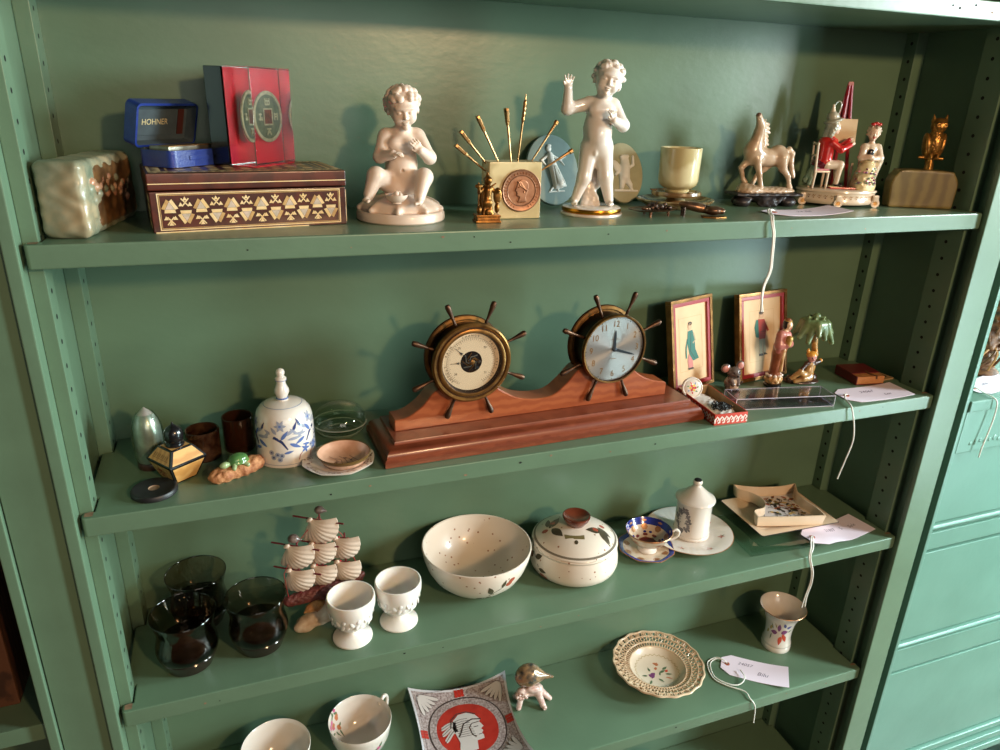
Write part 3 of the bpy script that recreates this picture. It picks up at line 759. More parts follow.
def pick(p0, p1, kind, label):
    p0, p1 = Vector(p0), Vector(p1); L = (p1-p0).length
    o = thing('cocktail_pick', label, 'pick', p0, 0, 'brass picks in the onyx block')
    o.rotation_mode = 'XYZ'; o.rotation_euler = (p1-p0).to_track_quat('Z', 'Y').to_euler()
    b = MB(); hl = .019 if kind != 'long' else .030
    b.tube([(0, 0, -.004), (0, 0, L-hl)], [.0009, .0014], 'brass', 8); b.build('shaft', o)
    b = MB()
    if kind == 'long':
        for k in range(4):
            z = L-hl+.0055*k
            b.ell((0, 0, z+.003), (.0030-.0003*k, .0022, .0046), 'brass', u=10, v=8); b.box((.0016-.0003*k, 0, z+.005), (.0022, .0014, .0012), 'brass', .0003)
        b.tube([(0, 0, L-.006), (.0004, 0, L)], [.0012, .0004], 'brass', 8)
    elif kind == 'round':
        b.tube([(0, 0, L-hl), (0, 0, L-.005), (0, 0, L-.004), (0, 0, L)], [.0015, .0019, .0031, .0029], 'brass', 12); b.ell((0, 0, L), (.0016, .0016, .0003), 'hole_dark', u=10, v=6)
    else:
        b.prism([(-.0015, 0), (.0015, 0), (.0025, .004), (.0031, .010), (.0040, .0160), (.0037, .0190), (-.0037, .0190), (-.0040, .0160), (-.0031, .010), (-.0025, .004)], -.0016, .0016, 'brass', TR((0, 0, L-hl), (PI/2, 0, 0)), bev=.0004)
        for z in (.004, .008, .0118): b.box((0, 0, L-hl+z), (.0058, .0038, .0008), 'brass_old', .0002)
        b.box((0, 0, L-hl+.0155), (.0026, .0034, .0024), 'hole_dark')
    b.build('handle', o)
E0 = [(.4657, .5540, 0), (.4668, .5620, 0), (.4808, .5656, 1), (.4972, .5656, 1), (.506, .5656, 1), (.524, .5656, 1), (.5311, .551, 2)]
E1 = [(.428, .5829), (.4339, .5982), (.4539, .6146), (.4888, .6239), (.5129, .6396), (.5538, .611), (.5760, .578)]
K = ['sq', 'sq', 'sq', 'sq', 'long', 'round', 'round']
LB = ['brass pick lowest on the left side of the onyx block', 'second brass pick from the left on the onyx block', 'third brass pick from the left, leaning left above the onyx block', 'flat-ended brass pick standing almost upright in the onyx block',
      'tallest brass pick with a twisted tip above the onyx block', 'brass pick leaning right across the edge of the blue plaque', 'brass pick pointing right, lying across the dancer on the blue plaque']
for e0, e1, k, l in zip(E0, E1, K, LB): pick((e0[0], .0805, 1+e0[1]), (e1[0], .0795, 1+e1[1]), k, l)

# ---- small brass warrior
t = thing('brass_figurine', 'small dark brass figurine of a helmeted warrior in front of the onyx block', 'figurine', (.4575, .0485, S1), rad(-4))
b = MB(); b.box((0, 0, .0015), (.030, .019, .003), 'brass_old', .0006); b.box((0, 0, .0045), (.0275, .017, .004), 'brass_old', .0008); b.box((0, 0, .0078), (.029, .018, .0028), 'brass_old', .0006); b.build('plinth', t)
P = [cap((-.001, 0, .012), (-.001, 0, .026), .0045, .005, .002), cap((-.001, 0, .026), (0, 0, .036), .0052, .0058, .002), ell((0, 0, .0455), (.0042, .0045, .005), .002), cap((0, .0005, .0485), (0, .001, .0555), .0036, .0012, .002), cap((0, -.003, .0475), (0, .004, .0475), .0045, .004, .001),
     cap((-.004, 0, .039), (-.0105, -.003, .034), .0024, .002, .001), cap((-.0105, -.003, .034), (-.0115, -.005, .041), .002, .0017, .001), cap((.004, 0, .039), (.0095, -.001, .033), .0024, .002, .001), cap((.0095, -.001, .033), (.012, -.004, .036), .002, .002, .001),
     ell((.0115, -.002, .030), (.0052, .002, .0095), .001), ell((.011, -.003, .0165), (.003, .003, .006), .001), cap((-.003, -.002, .021), (-.005, -.003, .0095), .0028, .0026, .001), cap((.002, -.002, .021), (.0045, -.003, .0095), .0028, .0026, .001),
     cap((-.0115, -.004, .010), (-.0115, -.004, .0445), .0009, .0009, .0004), cap((-.0135, -.004, .041), (-.009, -.004, .041), .0022, .0022, .001), ell((-.0105, -.0045, .0145), (.003, .003, .0045), .001), cap((.004, -.004, .041), (.0085, -.004, .044), .0012, .0008, .0006),
     ell((-.001, -.004, .0225), (.0062, .003, .004), .002), ell((0, -.0065, .0125), (.004, .002, .004), .001), ell((-.001, .005, .026), (.0078, .002, .016), .002)]
sdf(b := MB(), P, .00055, 'brass_old'); b.build('warrior', t)

# ---- oval plaques leaning on the back
mat('jasper_blue', (120, 142, 138), .6, var=(110, 132, 130), vs=60); mat('jasper_sage', (164, 160, 128), .6, var=(152, 150, 118), vs=60); mat('relief_white', (224, 222, 214), .55); mat('dark_rim', (40, 46, 44), .5)
def plaque(label, loc, w, h, tilt, face, relief, rs=1, rz=0):
    t = thing('oval_plaque', label, 'plaque', loc, rz, 'oval jasper plaques on the top shelf')
    M = TR((0, 0, 0), (PI/2-tilt, 0, 0)) @ TR((0, h, .0))
    b = MB(); b.lathe([(0, -.003), (1, -.003), (1.0, .0005), (.985, .0025), (.95, .003), (.0, .003)], face, 72, M=M, fn=lambda a, r, z: (r*w*cos(a), r*h*sin(a), z)); b.build('plate', t)
    b = MB(); sdf(b, relief, .0006, 'relief_white', M=M @ TR((0, 0, .0025)) @ Matrix.Scale(rs, 4)); b.build('relief', t)
    return t
R1 = [ell((-.004, .0275, .001), (.0038, .0044, .0022), .0006), ell((-.003, .0315, .001), (.0034, .0020, .002), .001), cap((-.0035, .0235, .001), (-.003, .020, .001), .0016, .0030, .001), cap((-.003, .0185, .001), (-.001, .006, .001), .0042, .0050, .002), cap((-.001, .006, .001), (.008, -.018, .001), .006, .0075, .003), cap((.001, 0, .001), (.002, -.0225, .001), .005, .004, .003), cap((.008, -.012, .001), (.0155, -.0215, .001), .003, .0022, .002),
      cap((-.006, .0185, .001), (-.0155, .012, .001), .002, .0016, .001), cap((-.0155, .012, .001), (-.0105, .0065, .001), .0016, .0014, .001), cap((.000, .0185, .001), (.011, .013, .001), .002, .0016, .001), cap((.011, .013, .001), (.019, .017, .001), .0016, .0012, .001), cap((.012, .012, .0008), (.0165, .006, .0008), .0014, .001, .001), cap((-.0005, -.022, .001), (-.006, -.0275, .001), .0016, .0013, .001), cap((.004, -.022, .001), (.005, -.0285, .001), .0016, .0013, .001), cap((-.008, -.0295, .0004), (.014, -.0285, .0004), .0012, .001, .001)]
for k in range(4): R1.append(cut(cap((-.001+.002*k, .004, .0062), (.002+.0035*k, -.019, .0064), .0008, .0008, .0008)))
plaque('grey-blue oval plaque with a white dancing woman, behind the brass picks', (.5895, .1500, S1+.002), .0375, .047, rad(20), 'jasper_blue', R1)
R2 = [ell((.002, .012, .001), (.005, .0055, .003), .001), cap((.0015, .006, .001), (0, -.004, .001), .0055, .006, .003), cap((0, -.004, .001), (.006, -.013, .001), .004, .003, .002), cap((-.002, -.004, .001), (-.004, -.015, .001), .004, .0028, .002), cap((.004, .004, .001), (.0115, .008, .001), .002, .0016, .001), cap((.0115, .008, .001), (.012, .017, .001), .0016, .0014, .001), ell((-.008, .006, .001), (.004, .008, .0016), .002, None, (0, 0, .5)), cap((-.004, .004, .001), (-.010, -.002, .001), .002, .0016, .001), cap((-.012, -.0185, .0004), (.015, -.0195, .0004), .0013, .001, .001), cap((.006, -.013, .001), (.008, -.018, .001), .002, .0016, .001)]
for k in range(6): R2.append(ell((-.002+.0014*k, .016+.001*(k % 2), .0015), .002, .001))
plaque('sage green oval plaque with a white cherub, behind the standing statuette', (.6990, .1560, S1+.002), .0305, .0415, rad(19), 'jasper_sage', R2, 1.3)

# ---- standing cherub on a gilt base
t = thing('cherub_statuette', 'tall glazed white cherub statuette standing on a gilt round base, one arm raised', 'statuette', (.6117, .0879, S1), rad(-17))
b = MB(); b.lathe([(0, 0), (.0385, 0), (.0392, .001), (.0388, .003), (.0365, .0035), (.0372, .0042), (.0378, .0068), (.0368, .0092), (.0350, .0102), (0, .0106)], 'glazed_white', 72, mks=['glazed_white']*4+['gilt']*3+['glazed_white']*2); b.build('base', t)
P = [cap((.003, .002, .083), (.001, .002, .102), .0165, .016, .008), cap((.001, .002, .102), (.002, .001, .125), .016, .0155, .008), ell((.0005, -.009, .095), (.0125, .010, .012), .008), cap((-.010, .002, .131), (.015, .002, .130), .0085, .0088, .006), cap((.003, .001, .132), (.0055, -.001, .1425), .0075, .0068, .005),
     ell((-.005, -.010, .124), (.008, .005, .006), .006), ell((.009, -.010, .124), (.008, .005, .006), .006),
     cap((-.007, .001, .080), (-.0125, -.004, .045), .0125, .0088, .006), cap((-.0125, -.004, .045), (-.0215, -.002, .0185), .0088, .0056, .004), cap((.0095, .001, .080), (.0145, -.003, .046), .0125, .0092, .006), cap((.0145, -.003, .046), (.0215, -.001, .0185), .0092, .0058, .004),
     ell((-.0125, -.008, .043), (.005, .004, .005), .004), ell((.0145, -.007, .044), (.005, .004, .005), .004), ell((-.002, -.011, .0755), (.0026, .003, .004), .002), ell((-.006, .013, .083), (.010, .008, .010), .006), ell((.009, .013, .083), (.010, .008, .010), .006)]
P += foot((-.0225, -.001, .0145), (-.2, -1, -.1), .0155, side=-1)+foot((.0222, 0, .0145), (.12, -1, -.1), .0155)
P += [cap((-.013, .002, .131), (-.0385, -.004, .1245), .0080, .0070, .004), cap((-.0385, -.004, .1245), (-.0400, -.010, .1485), .0070, .0050, .004)]
P += [cap((.0185, .002, .130), (.0305, -.006, .1075), .0082, .0072, .004), cap((.0305, -.006, .1075), (.0155, -.0215, .1135), .0072, .005, .004)]
P += hand((-.0400, -.010, .1485), (.02, -.1, 1), (-.2, 1, 0), .0165, side=1, curl=.35, spread=.3); P += hand((.0155, -.0215, .1135), (-.25, -.35, 1), (.5, -.8, 0), .0155, side=-1, curl=.8)
Mh = HM((.0085, -.003, .1575), .0200, rad(-6), rad(-2), rad(15))
P += xf(head(), Mh)
sdf(b := MB(), P, .00075, 'glazed_white'); b.build('cherub_figure', t)
sdf(b := MB(), xf(curls(80, 9, r=.2, front=.42), Mh), .0007, 'glazed_white'); b.build('hair', t)
P = [cap((.000, .010, .010), (-.004, .012, .030), .012, .0085, .006, n=(.0012, 500)), cap((-.004, .012, .030), (.004, .014, .052), .0085, .0065, .004, n=(.001, 500)), cap((-.009, .004, .012), (-.004, .008, .034), .005, .003, .004), cap((.006, .006, .011), (.002, .010, .028), .0055, .003, .004), ell((.006, .010, .036), (.006, .005, .007), .003), cap((.003, .013, .05), (.004, .012, .072), .0065, .007, .006)]
sdf(b := MB(), P, .0009, 'glazed_white', zmin=.0098); b.build('tree_stump', t)

# ---- onyx pieces
wavemat('onyx_green', (218, 208, 166), (190, 174, 126), 12, 6, .22, coat=.5, sss=.12, rot=(.4, .3, .2)); wavemat('onyx_brown', (176, 160, 118), (120, 92, 58), 16, 9, .25, coat=.4, rot=(.2, 1.2, 0))
wavemat('onyx_amber', (128, 112, 62), (104, 88, 46), 16, 4, .42, coat=.1, sss=.05, direction='X', lo=.1, hi=.9)
def on_ash(x, y): return (x, y, S1)
b = MB(); b.lathe([(0, 0), (.038, 0), (.041, .0015), (.054, .0085), (.055, .0105), (.0525, .0115), (.044, .0075), (.030, .006), (0, .006)], 'onyx_brown', 56, fn=lambda a, r, z: (r*cos(a)*(1+.03*sin(3*a)), r*sin(a)*(1+.02*cos(4*a))*.9, z))
o = b.build('onyx_dish', None, loc=(.763, .128, S1)); tag(o, 'wide flat brown onyx dish beneath the stacked onyx pieces', 'dish')
b = MB(); b.lathe([(0, 0), (.014, 0), (.0148, .002), (.0125, .0045), (.012, .0075), (.014, .0085), (.033, .0095), (.0345, .012), (.0335, .0155), (.029, .0155), (.027, .0135), (0, .0135)], 'onyx_brown', 48)
for a in (.6, 2.7, 4.8): b.box((.031*cos(a), .031*sin(a), .0162), (.009, .006, .002), 'onyx_brown', .0008, None)
o = b.build('onyx_ashtray', None, loc=(.7620, .128, S1+.0062)); tag(o, 'small footed onyx ashtray between the dish and the onyx cup', 'ashtray')
b = MB(); prof = [(0, 0), (.0150, 0), (.0165, .0012), (.0165, .0032), (.0150, .0042), (.0200, .0062), (.0255, .0105), (.0272, .016), (.0278, .0585), (.0272, .0592), (.0250, .0585), (.0242, .018), (.018, .0105), (0, .0085)]
b.lathe(prof, 'onyx_green', 56); o = b.build('onyx_cup', None, loc=(.7630, .128, S1+.0199)); tag(o, 'pale green onyx cup on top of the stacked onyx ashtray', 'cup')
# ---- bronze insect-like brooch trays
mat('antique_bronze', (140, 106, 80), .32, .7, var=(84, 62, 50), vs=90); mat('antique_dark', (52, 44, 40), .4, .7, var=(120, 100, 90), vs=140)
t = thing('bronze_leaf_dish', 'small dark bronze leaf dish with a raised flower, left of the other bronze piece', 'trinket', (.6860, .0600, S1-.0040), .1, 'bronze trinkets')
b = MB(); b.lathe([(0, .0095), (.020, .0100), (.029, .0118), (.031, .0132), (.0295, .0125), (.020, .0115), (0, .0108)], 'antique_bronze', 48, fn=lambda a, r, z: (r*cos(a)*1.16*(1+.05*cos(5*a)), r*sin(a)*.68*(1+.05*cos(5*a)), z)); b.build('leaf', t)
b = MB(); rr = random.Random(11)
for i in range(16): b.ell((.010+rr.uniform(-.012, .014), rr.uniform(-.010, .008), .0135+rr.uniform(0, .003)), (.0032, .0026, .0028), 'antique_dark', u=9, v=7)
for k in range(5): b.tube([(.002, 0, .013), (.004*cos(k*1.3), .004*sin(k*1.3), .019+.001*k)], [.0012, .0006], 'antique_dark', 6)
for k in range(6): a = k*PI/3; b.ell((-.012+.004*cos(a), .0+.003*sin(a), .0135), (.0032, .0026, .0018), 'antique_bronze', u=9, v=7)
b.build('flower', t)
for (x, y) in ((-.013, -.012), (.018, -.008), (-.004, .013)): MB().tube([(x, y, .0040), (x*.95, y*.95, .0112)], [.0016, .0022], 'antique_bronze', 8).build('foot', t)
t = thing('bronze_scarab', 'humped bronze beetle-shaped trinket on a flat leaf, in front of the onyx dish', 'trinket', (.7440, .0420, S1), -.28, 'bronze trinkets')
P = [ell((-.004, .004, .0115), (.024, .0085, .0062), .004, 'antique_bronze', (0, .18, 0)), ell((.016, -.002, .0085), (.012, .0095, .0060), .003, 'antique_bronze'), cap((-.020, .003, .0145), (.010, -.003, .0125), .0016, .0016, .001, 'antique_dark'), cap((-.018, .008, .013), (.010, .004, .0115), .0016, .0014, .001, 'antique_dark'), cut(cap((.0065, -.012, .013), (.0065, .012, .013), .0012, .0012, .001)), ell((.026, -.004, .008), (.005, .006, .004), .002, 'antique_bronze')]
sdf(b := MB(), P, .0007, 'antique_bronze'); b.build('body', t)
b = MB(); b.prism([(.0, -.013), (.016, -.0165), (.032, -.010), (.034, .002), (.022, .009), (.004, .008)], .0, .0018, 'brass_old', bev=.0006); b.build('leaf', t)
for (x, y) in ((-.022, .006), (-.022, -.003)): MB().tube([(x, y, 0), (x, y, .012)], [.0014, .002], 'antique_dark', 8).build('foot', t)

# ---- soapstone horse on a dark carved stand
mat('horse_stone', (206, 182, 156), .28, var=(176, 146, 116), vs=45, coat=.4, sss=.08); mat('ebony', (48, 42, 44), .4, var=(34, 28, 30), vs=80); mat('horse_dark', (110, 84, 70), .35)
t = thing('horse_carving', 'cream stone horse with raised head on a dark carved wooden stand', 'carving', (.9020, .1180, S1), rad(-8))
P = [ell((-.000, .008, .0465), (.030, .014, .0132), .006, None, (0, .1, 0)), ell((-.018, .006, .050), (.0145, .0125, .0165), .006), ell((.0215, .009, .0500), (.0145, .0135, .0145), .006), ell((-.0275, .004, .0555), (.0095, .0095, .0125), .005),
     cap((-.022, .005, .057), (-.0185, .002, .083), .0118, .0072, .006), cap((-.0185, .002, .083), (-.0200, -.001, .0915), .0072, .0062, .004), cap((-.0190, -.001, .0905), (-.0275, -.005, .1045), .0062, .0042, .003), ell((-.0285, -.0058, .1055), (.0036, .0034, .0032), .002, 'horse_dark'), cap((-.0155, .003, .094), (-.0125, .004, .100), .0016, .0007, .001), cap((-.0165, -.003, .094), (-.0145, -.004, .100), .0016, .0007, .001),
     ell((-.022, -.006, .0945), .0013, .0005, 'horse_dark'), cut(cap((-.0325, -.008, .1025), (-.026, -.0075, .1), .0007, .0007, .0006))]
for k in range(7): P.append(cap((-.0105+.0006*k, .005, .094-.0052*k), (-.0035+.0012*(k % 3)+.0003*k, .006, .0925-.0056*k), .0034, .0022, .0015))
# legs: front left planted, front right lifted with knee forward, hind pair pushing back
P += [cap((-.018, -.002, .043), (-.0125, -.005, .0235), .0066, .0040, .004), cap((-.0125, -.005, .0235), (-.0085, -.006, .0075), .0040, .0034, .002), cap((-.0085, -.006, .0065), (-.0085, -.0065, .0035), .0042, .0048, .001)]
P += [cap((-.025, .010, .042), (-.0365, .008, .0305), .0062, .0042, .004), cap((-.0365, .008, .0305), (-.031, .008, .0150), .0040, .0030, .002), cap((-.031, .008, .0150), (-.0275, .007, .0100), .0034, .0042, .001)]
P += [cap((.024, .0, .046), (.0265, -.002, .032), .0105, .0062, .005), cap((.0265, -.002, .032), (.0375, -.003, .0195), .0058, .0036, .003), cap((.0375, -.003, .0195), (.0405, -.004, .0075), .0036, .0030, .002), cap((.0405, -.004, .0065), (.0415, -.0045, .0035), .0040, .0046, .001)]
P += [cap((.020, .016, .044), (.006, .014, .030), .0085, .0052, .005), cap((.006, .014, .030), (-.004, .016, .0185), .0048, .0034, .003), cap((-.004, .016, .0185), (-.010, .015, .007), .0034, .0034, .002)]
tl = [(.033, .010, .053), (.040, .010, .0575), (.0455, .009, .052), (.0455, .008, .040), (.0475, .006, .028), (.0505, .004, .019)]
for i in range(5): P.append(cap(tl[i], tl[i+1], .0046-.0003*i, .0044-.0004*i, .002))
P += [cap((.0435, .012, .054), (.0395, .011, .035), .003, .002, .002), cap((.0455, .008, .035), (.052, .005, .022), .003, .0016, .002)]
sdf(b := MB(), P, .00075, 'horse_stone', M=TR((-.002, 0, .0225)) @ Matrix.Scale(.95, 4)); b.build('horse', t)
P = [ell((-.022, 0, .001), (.021, .015, .0075), .006, n=(.0006, 700)), ell((.014, 0, .001), (.034, .016, .0055), .006, n=(.0006, 700)), ell((-.028, .006, .004), (.010, .010, .0075), .004)]
sdf(b := MB(), P, .0009, 'horse_stone', M=TR((0, 0, .0205)), zmin=-.002); b.build('rock', t)
P = [rbox((0, 0, .0170), (.104, .040, .004), .002, .002, n=(.0006, 400)), ell((0, -.002, .0125), (.034, .0165, .0085), .004, n=(.001, 450)), ell((-.034, -.006, .006), (.0135, .011, .0075), .004), ell((.036, -.006, .006), (.013, .011, .0075), .004), ell((-.030, .012, .006), (.012, .008, .0075), .004), ell((.034, .012, .006), (.012, .008, .0075), .004), ell((.003, -.012, .008), (.020, .006, .010), .003, n=(.001, 500)), cut(ell((.012, -.020, .0115), (.004, .005, .003), .002)), cut(ell((-.020, -.018, .0095), (.005, .006, .003), .002)), cut(cap((-.022, -.022, .003), (-.022, .02, .003), .0055, .0055, .003)), cut(cap((.022, -.022, .002), (.022, .02, .002), .0045, .0045, .003))]
sdf(b := MB(), P, .0009, 'ebony', zmin=.0); b.build('stand', t)

# ---- porcelain painter group
mat('porc_cream', (220, 200, 176), .22, coat=.5, sss=.05); mat('porc_red', (196, 40, 34), .25, coat=.5, var=(176, 30, 28), vs=120); mat('porc_maroon', (96, 20, 36), .25, coat=.5); mat('porc_skin', (230, 200, 176), .25, coat=.4); mat('porc_grey', (150, 150, 136), .25, coat=.4, var=(176, 170, 150), vs=80)
mat('porc_pink', (206, 132, 144), .25, coat=.5); mat('porc_green', (110, 140, 120), .25, coat=.5, var=(150, 160, 130), vs=120); mat('canvas_cream', (214, 190, 152), .6); mat('hair_grey', (188, 170, 146), .4); mat('porc_yellow', (224, 206, 158), .25, coat=.5); mat('porc_purple', (120, 60, 110), .3); mat('easel_red', (150, 24, 36), .3, coat=.3); mat('porc_black', (26, 22, 24), .25, coat=.4); mat('porc_gold', (176, 130, 70), .3, .5)
t = thing('porcelain_group', 'porcelain group of a painter in a red coat at an easel and a seated lady', 'figurine', (1.0290, .1130, S1), rad(-24))
b = MB(); b.lathe([(0, .004), (.0545, .004), (.057, .006), (.0575, .009), (.0555, .0115), (.0555, .019), (.0575, .021), (.0568, .0232), (.052, .0245), (0, .0250)], 'porc_cream', 64, fn=lambda a, r, z: (r*cos(a), r*sin(a)*.70*(1+.04*cos(4*a)), z))
for k in range(40):
    a = 2*PI*k/40
    f_ = lambda u, v: ((.0558+.0002)*cos(a+u), (.0558+.0003)*.70*(1+.04*cos(4*(a+u)))*sin(a+u), v)
    b.stroke([(-.05, .0135), (-.02, .0165), (.02, .0145), (.05, .0165)], .0009, f_, 'porc_gold'); b.flat(disc2(0, .0125, .02, .0008, 8), f_, 'porc_maroon' if k % 3 == 0 else 'porc_gold')
b.build('base', t)
for (x, y) in ((-.009, -.0395), (.050, -.0225), (-.052, -.016), (.03, .034), (-.03, .034)):
    b = MB(); b.tube([(x, y-.003, .0065), (x, y+.004, .0065)], .0062, 'porc_cream', 16); b.tube([(x, y-.0036, .0065), (x, y+.001, .0065)], .0030, 'porc_gold', 12); b.box((x, y, .013), (.009, .007, .010), 'porc_cream', .002); b.build('foot', t)
b = MB(); b.box((.016, -.008, .0262), (.052, .034, .0024), 'porc_red', .0008); b.box((-.002, -.012, .0278), (.018, .020, .0012), 'porc_yellow', .0005); b.build('carpet', t, loc=(-.008, 0, 0))
# chair
b = MB()
for (x, y) in ((-.026, -.020), (-.008, -.020), (-.026, -.002), (-.008, -.002)): b.tube([(x*1.05, y-.001, .0245), (x, y, .0480)], [.0016, .0022], 'porc_cream', 8)
b.box((-.017, -.011, .0480), (.0225, .022, .003), 'porc_cream', .001); b.box((-.017, -.011, .0505), (.021, .020, .0035), 'porc_pink', .0015)
for y in (-.020, -.002): b.tube([(-.0265, y, .048), (-.029, y, .088)], [.002, .0016], 'porc_cream', 8)
for z in (.070, .086): b.tube([(-.0285, -.021, z), (-.0285, -.001, z)], .0018, 'porc_cream', 8)
b.build('chair', t, loc=(-.015, 0, 0))
# painter, seen from behind-left, turned to the easel
P = [cap((-.014, -.011, .058), (-.013, -.010, .082), .0098, .0105, .004, 'porc_red'), ell((-.012, -.010, .086), (.0125, .0095, .007), .004, 'porc_red'), ell((-.018, -.010, .056), (.0115, .011, .0065), .003, 'porc_maroon'),
     cap((-.010, -.0185, .085), (.0025, -.021, .076), .0048, .0044, .002, 'porc_red'), cap((.0025, -.021, .076), (.0150, -.017, .0825), .0044, .0034, .002, 'porc_red'), cap((-.006, -.002, .085), (.006, -.003, .078), .0046, .004, .002, 'porc_red'), cap((.006, -.003, .078), (.016, -.006, .088), .0038, .0032, .002, 'porc_red'),
     ell((.018, -.0170, .0845), (.0032, .0026, .0026), .001, 'porc_skin'), ell((.019, -.006, .090), (.003, .0026, .0026), .001, 'porc_skin'),
     cap((-.010, -.016, .0555), (.006, -.018, .0565), .0062, .0052, .003, 'porc_cream'), cap((.006, -.018, .0565), (.0045, -.019, .0335), .0050, .0034, .002, 'porc_cream'), cap((-.010, -.006, .0555), (.006, -.007, .0565), .0062, .0052, .003, 'porc_cream'), cap((.006, -.007, .0565), (.0085, -.008, .0335), .0050, .0034, .002, 'porc_cream'),
     cap((.0045, -.019, .0300), (.0105, -.020, .0295), .0026, .0026, .001, 'porc_black'), cap((.0085, -.008, .0300), (.0145, -.009, .0295), .0026, .0026, .001, 'porc_black'),
     cap((-.022, -.010, .055), (-.034, -.011, .034), .0065, .0045, .003, 'porc_green'), cap((-.024, -.014, .05), (-.031, -.018, .030), .005, .003, .003, 'porc_green'), cap((-.011, -.010, .092), (-.010, -.010, .098), .0042, .0042, .002, 'porc_cream')]
Mh = HM((-.0085, -.010, .105), .0092, rad(4), rad(62), 0)
P += xf(head('porc_skin', child=False), Mh)
sdf(b := MB(), P, .00058, 'porc_red'); _o = b.build('painter', t, loc=(-.0139, .0007, -.0015)); _o.scale = (1.06, 1.06, 1.06)
P = [cap((-.0115, -.0100, .105), (-.016, -.010, .090), .0082, .0055, .003, 'porc_grey', n=(.0006, 1200)), cap((-.0095, -.016, .106), (-.013, -.017, .094), .005, .0035, .002, 'porc_grey', n=(.0006, 1200)), ell((-.0105, -.010, .1125), (.0125, .0115, .0032), .002, 'porc_grey', (0, -.25, 0)), ell((-.0125, -.010, .1175), (.0082, .0078, .0068), .002, 'porc_grey'), cap((-.0135, -.010, .124), (-.014, -.010, .132), .0032, .0016, .002, 'porc_cream')]
sdf(b := MB(), P, .0006, 'porc_grey'); b.tube(spline([(-.0135, -.010, .130), (-.009, -.010, .137), (-.0045, -.010, .134), (-.0055, -.010, .124), (-.009, -.011, .117)], 5), [.0009]*21, 'porc_grey', 7); _o = b.build('hat', t, loc=(-.0139, .0007, -.0015)); _o.scale = (1.06, 1.06, 1.06)
# easel
b = MB()
for (x0_, y0_, x1_, y1_) in ((.012, .004, .0165, .018), (.034, .004, .0200, .018), (.022, .036, .0190, .020)): b.tube([(x0_, y0_, .0250), (x1_, y1_, .160)], [.0024, .0028], 'easel_red', 6)
b.prism([(.0065, .10), (.0285, .10), (.0225, .165), (.0150, .165)], .0185, .0215, 'easel_red', TR((.0, .038, 0), (PI/2, 0, 0)), bev=.0006)
b.box((.0185, .0105, .084), (.032, .006, .003), 'easel_red', .0008); _o = b.build('easel', t, loc=(-.019, .001, -.001)); _o.scale = (1, 1, 1.04)
b = MB(); b.box((0, 0, 0), (.036, .003, .032), 'canvas_cream', .0006, TR((.0185, .0085, .1015), (rad(-7), 0, .12))); b.build('canvas', t, loc=(-.019, .001, .003))
# seated lady
P = [cap((.041, -.008, .030), (.041, -.008, .056), .0155, .0085, .004, 'porc_yellow', n=(.0006, 500)), ell((.0385, -.017, .050), (.0105, .0105, .009), .004, 'porc_yellow'), cap((.0355, -.0185, .030), (.0365, -.0185, .047), .0095, .008, .004, 'porc_yellow', n=(.0006, 600)), cap((.0425, -.006, .056), (.0425, -.006, .073), .0075, .0085, .003, 'porc_cream'), cap((.0345, -.007, .0765), (.0505, -.006, .0765), .0045, .0045, .003, 'porc_cream'),
     cap((.0345, -.008, .0765), (.0300, -.014, .064), .0048, .0040, .002, 'porc_cream'), cap((.0300, -.014, .064), (.0375, -.019, .0655), .0038, .003, .002, 'porc_skin'), cap((.0510, -.007, .0765), (.0540, -.013, .064), .0048, .0042, .002, 'porc_cream'), cap((.0540, -.013, .064), (.0425, -.019, .0635), .0038, .003, .002, 'porc_skin'),
     ell((.0395, -.020, .0655), (.0032, .0028, .0028), .001, 'porc_skin'), ell((.0405, -.0145, .0700), (.0042, .002, .0046), .001, 'porc_black'), cap((.0425, -.006, .078), (.0425, -.0065, .086), .0036, .0032, .002, 'porc_skin'), cap((.056, -.004, .060), (.053, .003, .030), .006, .005, .004, 'porc_cream')]
Mh = HM((.0425, -.007, .0935), .0088, 0, rad(-12), 0)
P += xf(head('porc_skin', 'porc_red', child=False), Mh)
sdf(b := MB(), P, .00058, 'porc_cream')
rr = random.Random(2)
for i in range(34):
    a = rr.uniform(-PI, 0); z = rr.uniform(.029, .054); q = .0098+(.056-z)*.14
    p_ = Vector((.0375+q*cos(a), -.0175+q*.98*sin(a), z)); b.ell(p_, (.0016, .0010, .0014), rr.choice(['porc_purple', 'porc_maroon', 'porc_green', 'porc_pink']), u=8, v=6)
_o = b.build('lady', t, loc=(-.0130, .0009, -.0033)); _o.scale = (1.14, 1.13, 1.13)
P = xf(curls(40, 13, r=.2, front=.5, m='hair_grey'), Mh)+[ell((.0385, -.0095, .1045), (.003, .003, .002), .001, 'porc_red'), ell((.0425, -.0090, .1055), (.003, .003, .002), .001, 'porc_red'), ell((.0465, -.0090, .1045), (.003, .003, .002), .001, 'porc_red')]
sdf(b := MB(), P, .00055, 'hair_grey'); _o = b.build('hair', t, loc=(-.0130, .0009, -.0033)); _o.scale = (1.14, 1.13, 1.13)
b = MB(); b.tube([(.024, .004, .025), (.024, .004, .060)], .002, 'porc_cream', 8); b.box((.045, .004, .052), (.026, .003, .040), 'porc_cream', .0012); b.box((.043, -.003, .046), (.026, .02, .004), 'porc_cream', .001); b.build('chair', t, loc=(-.006, 0, 0))

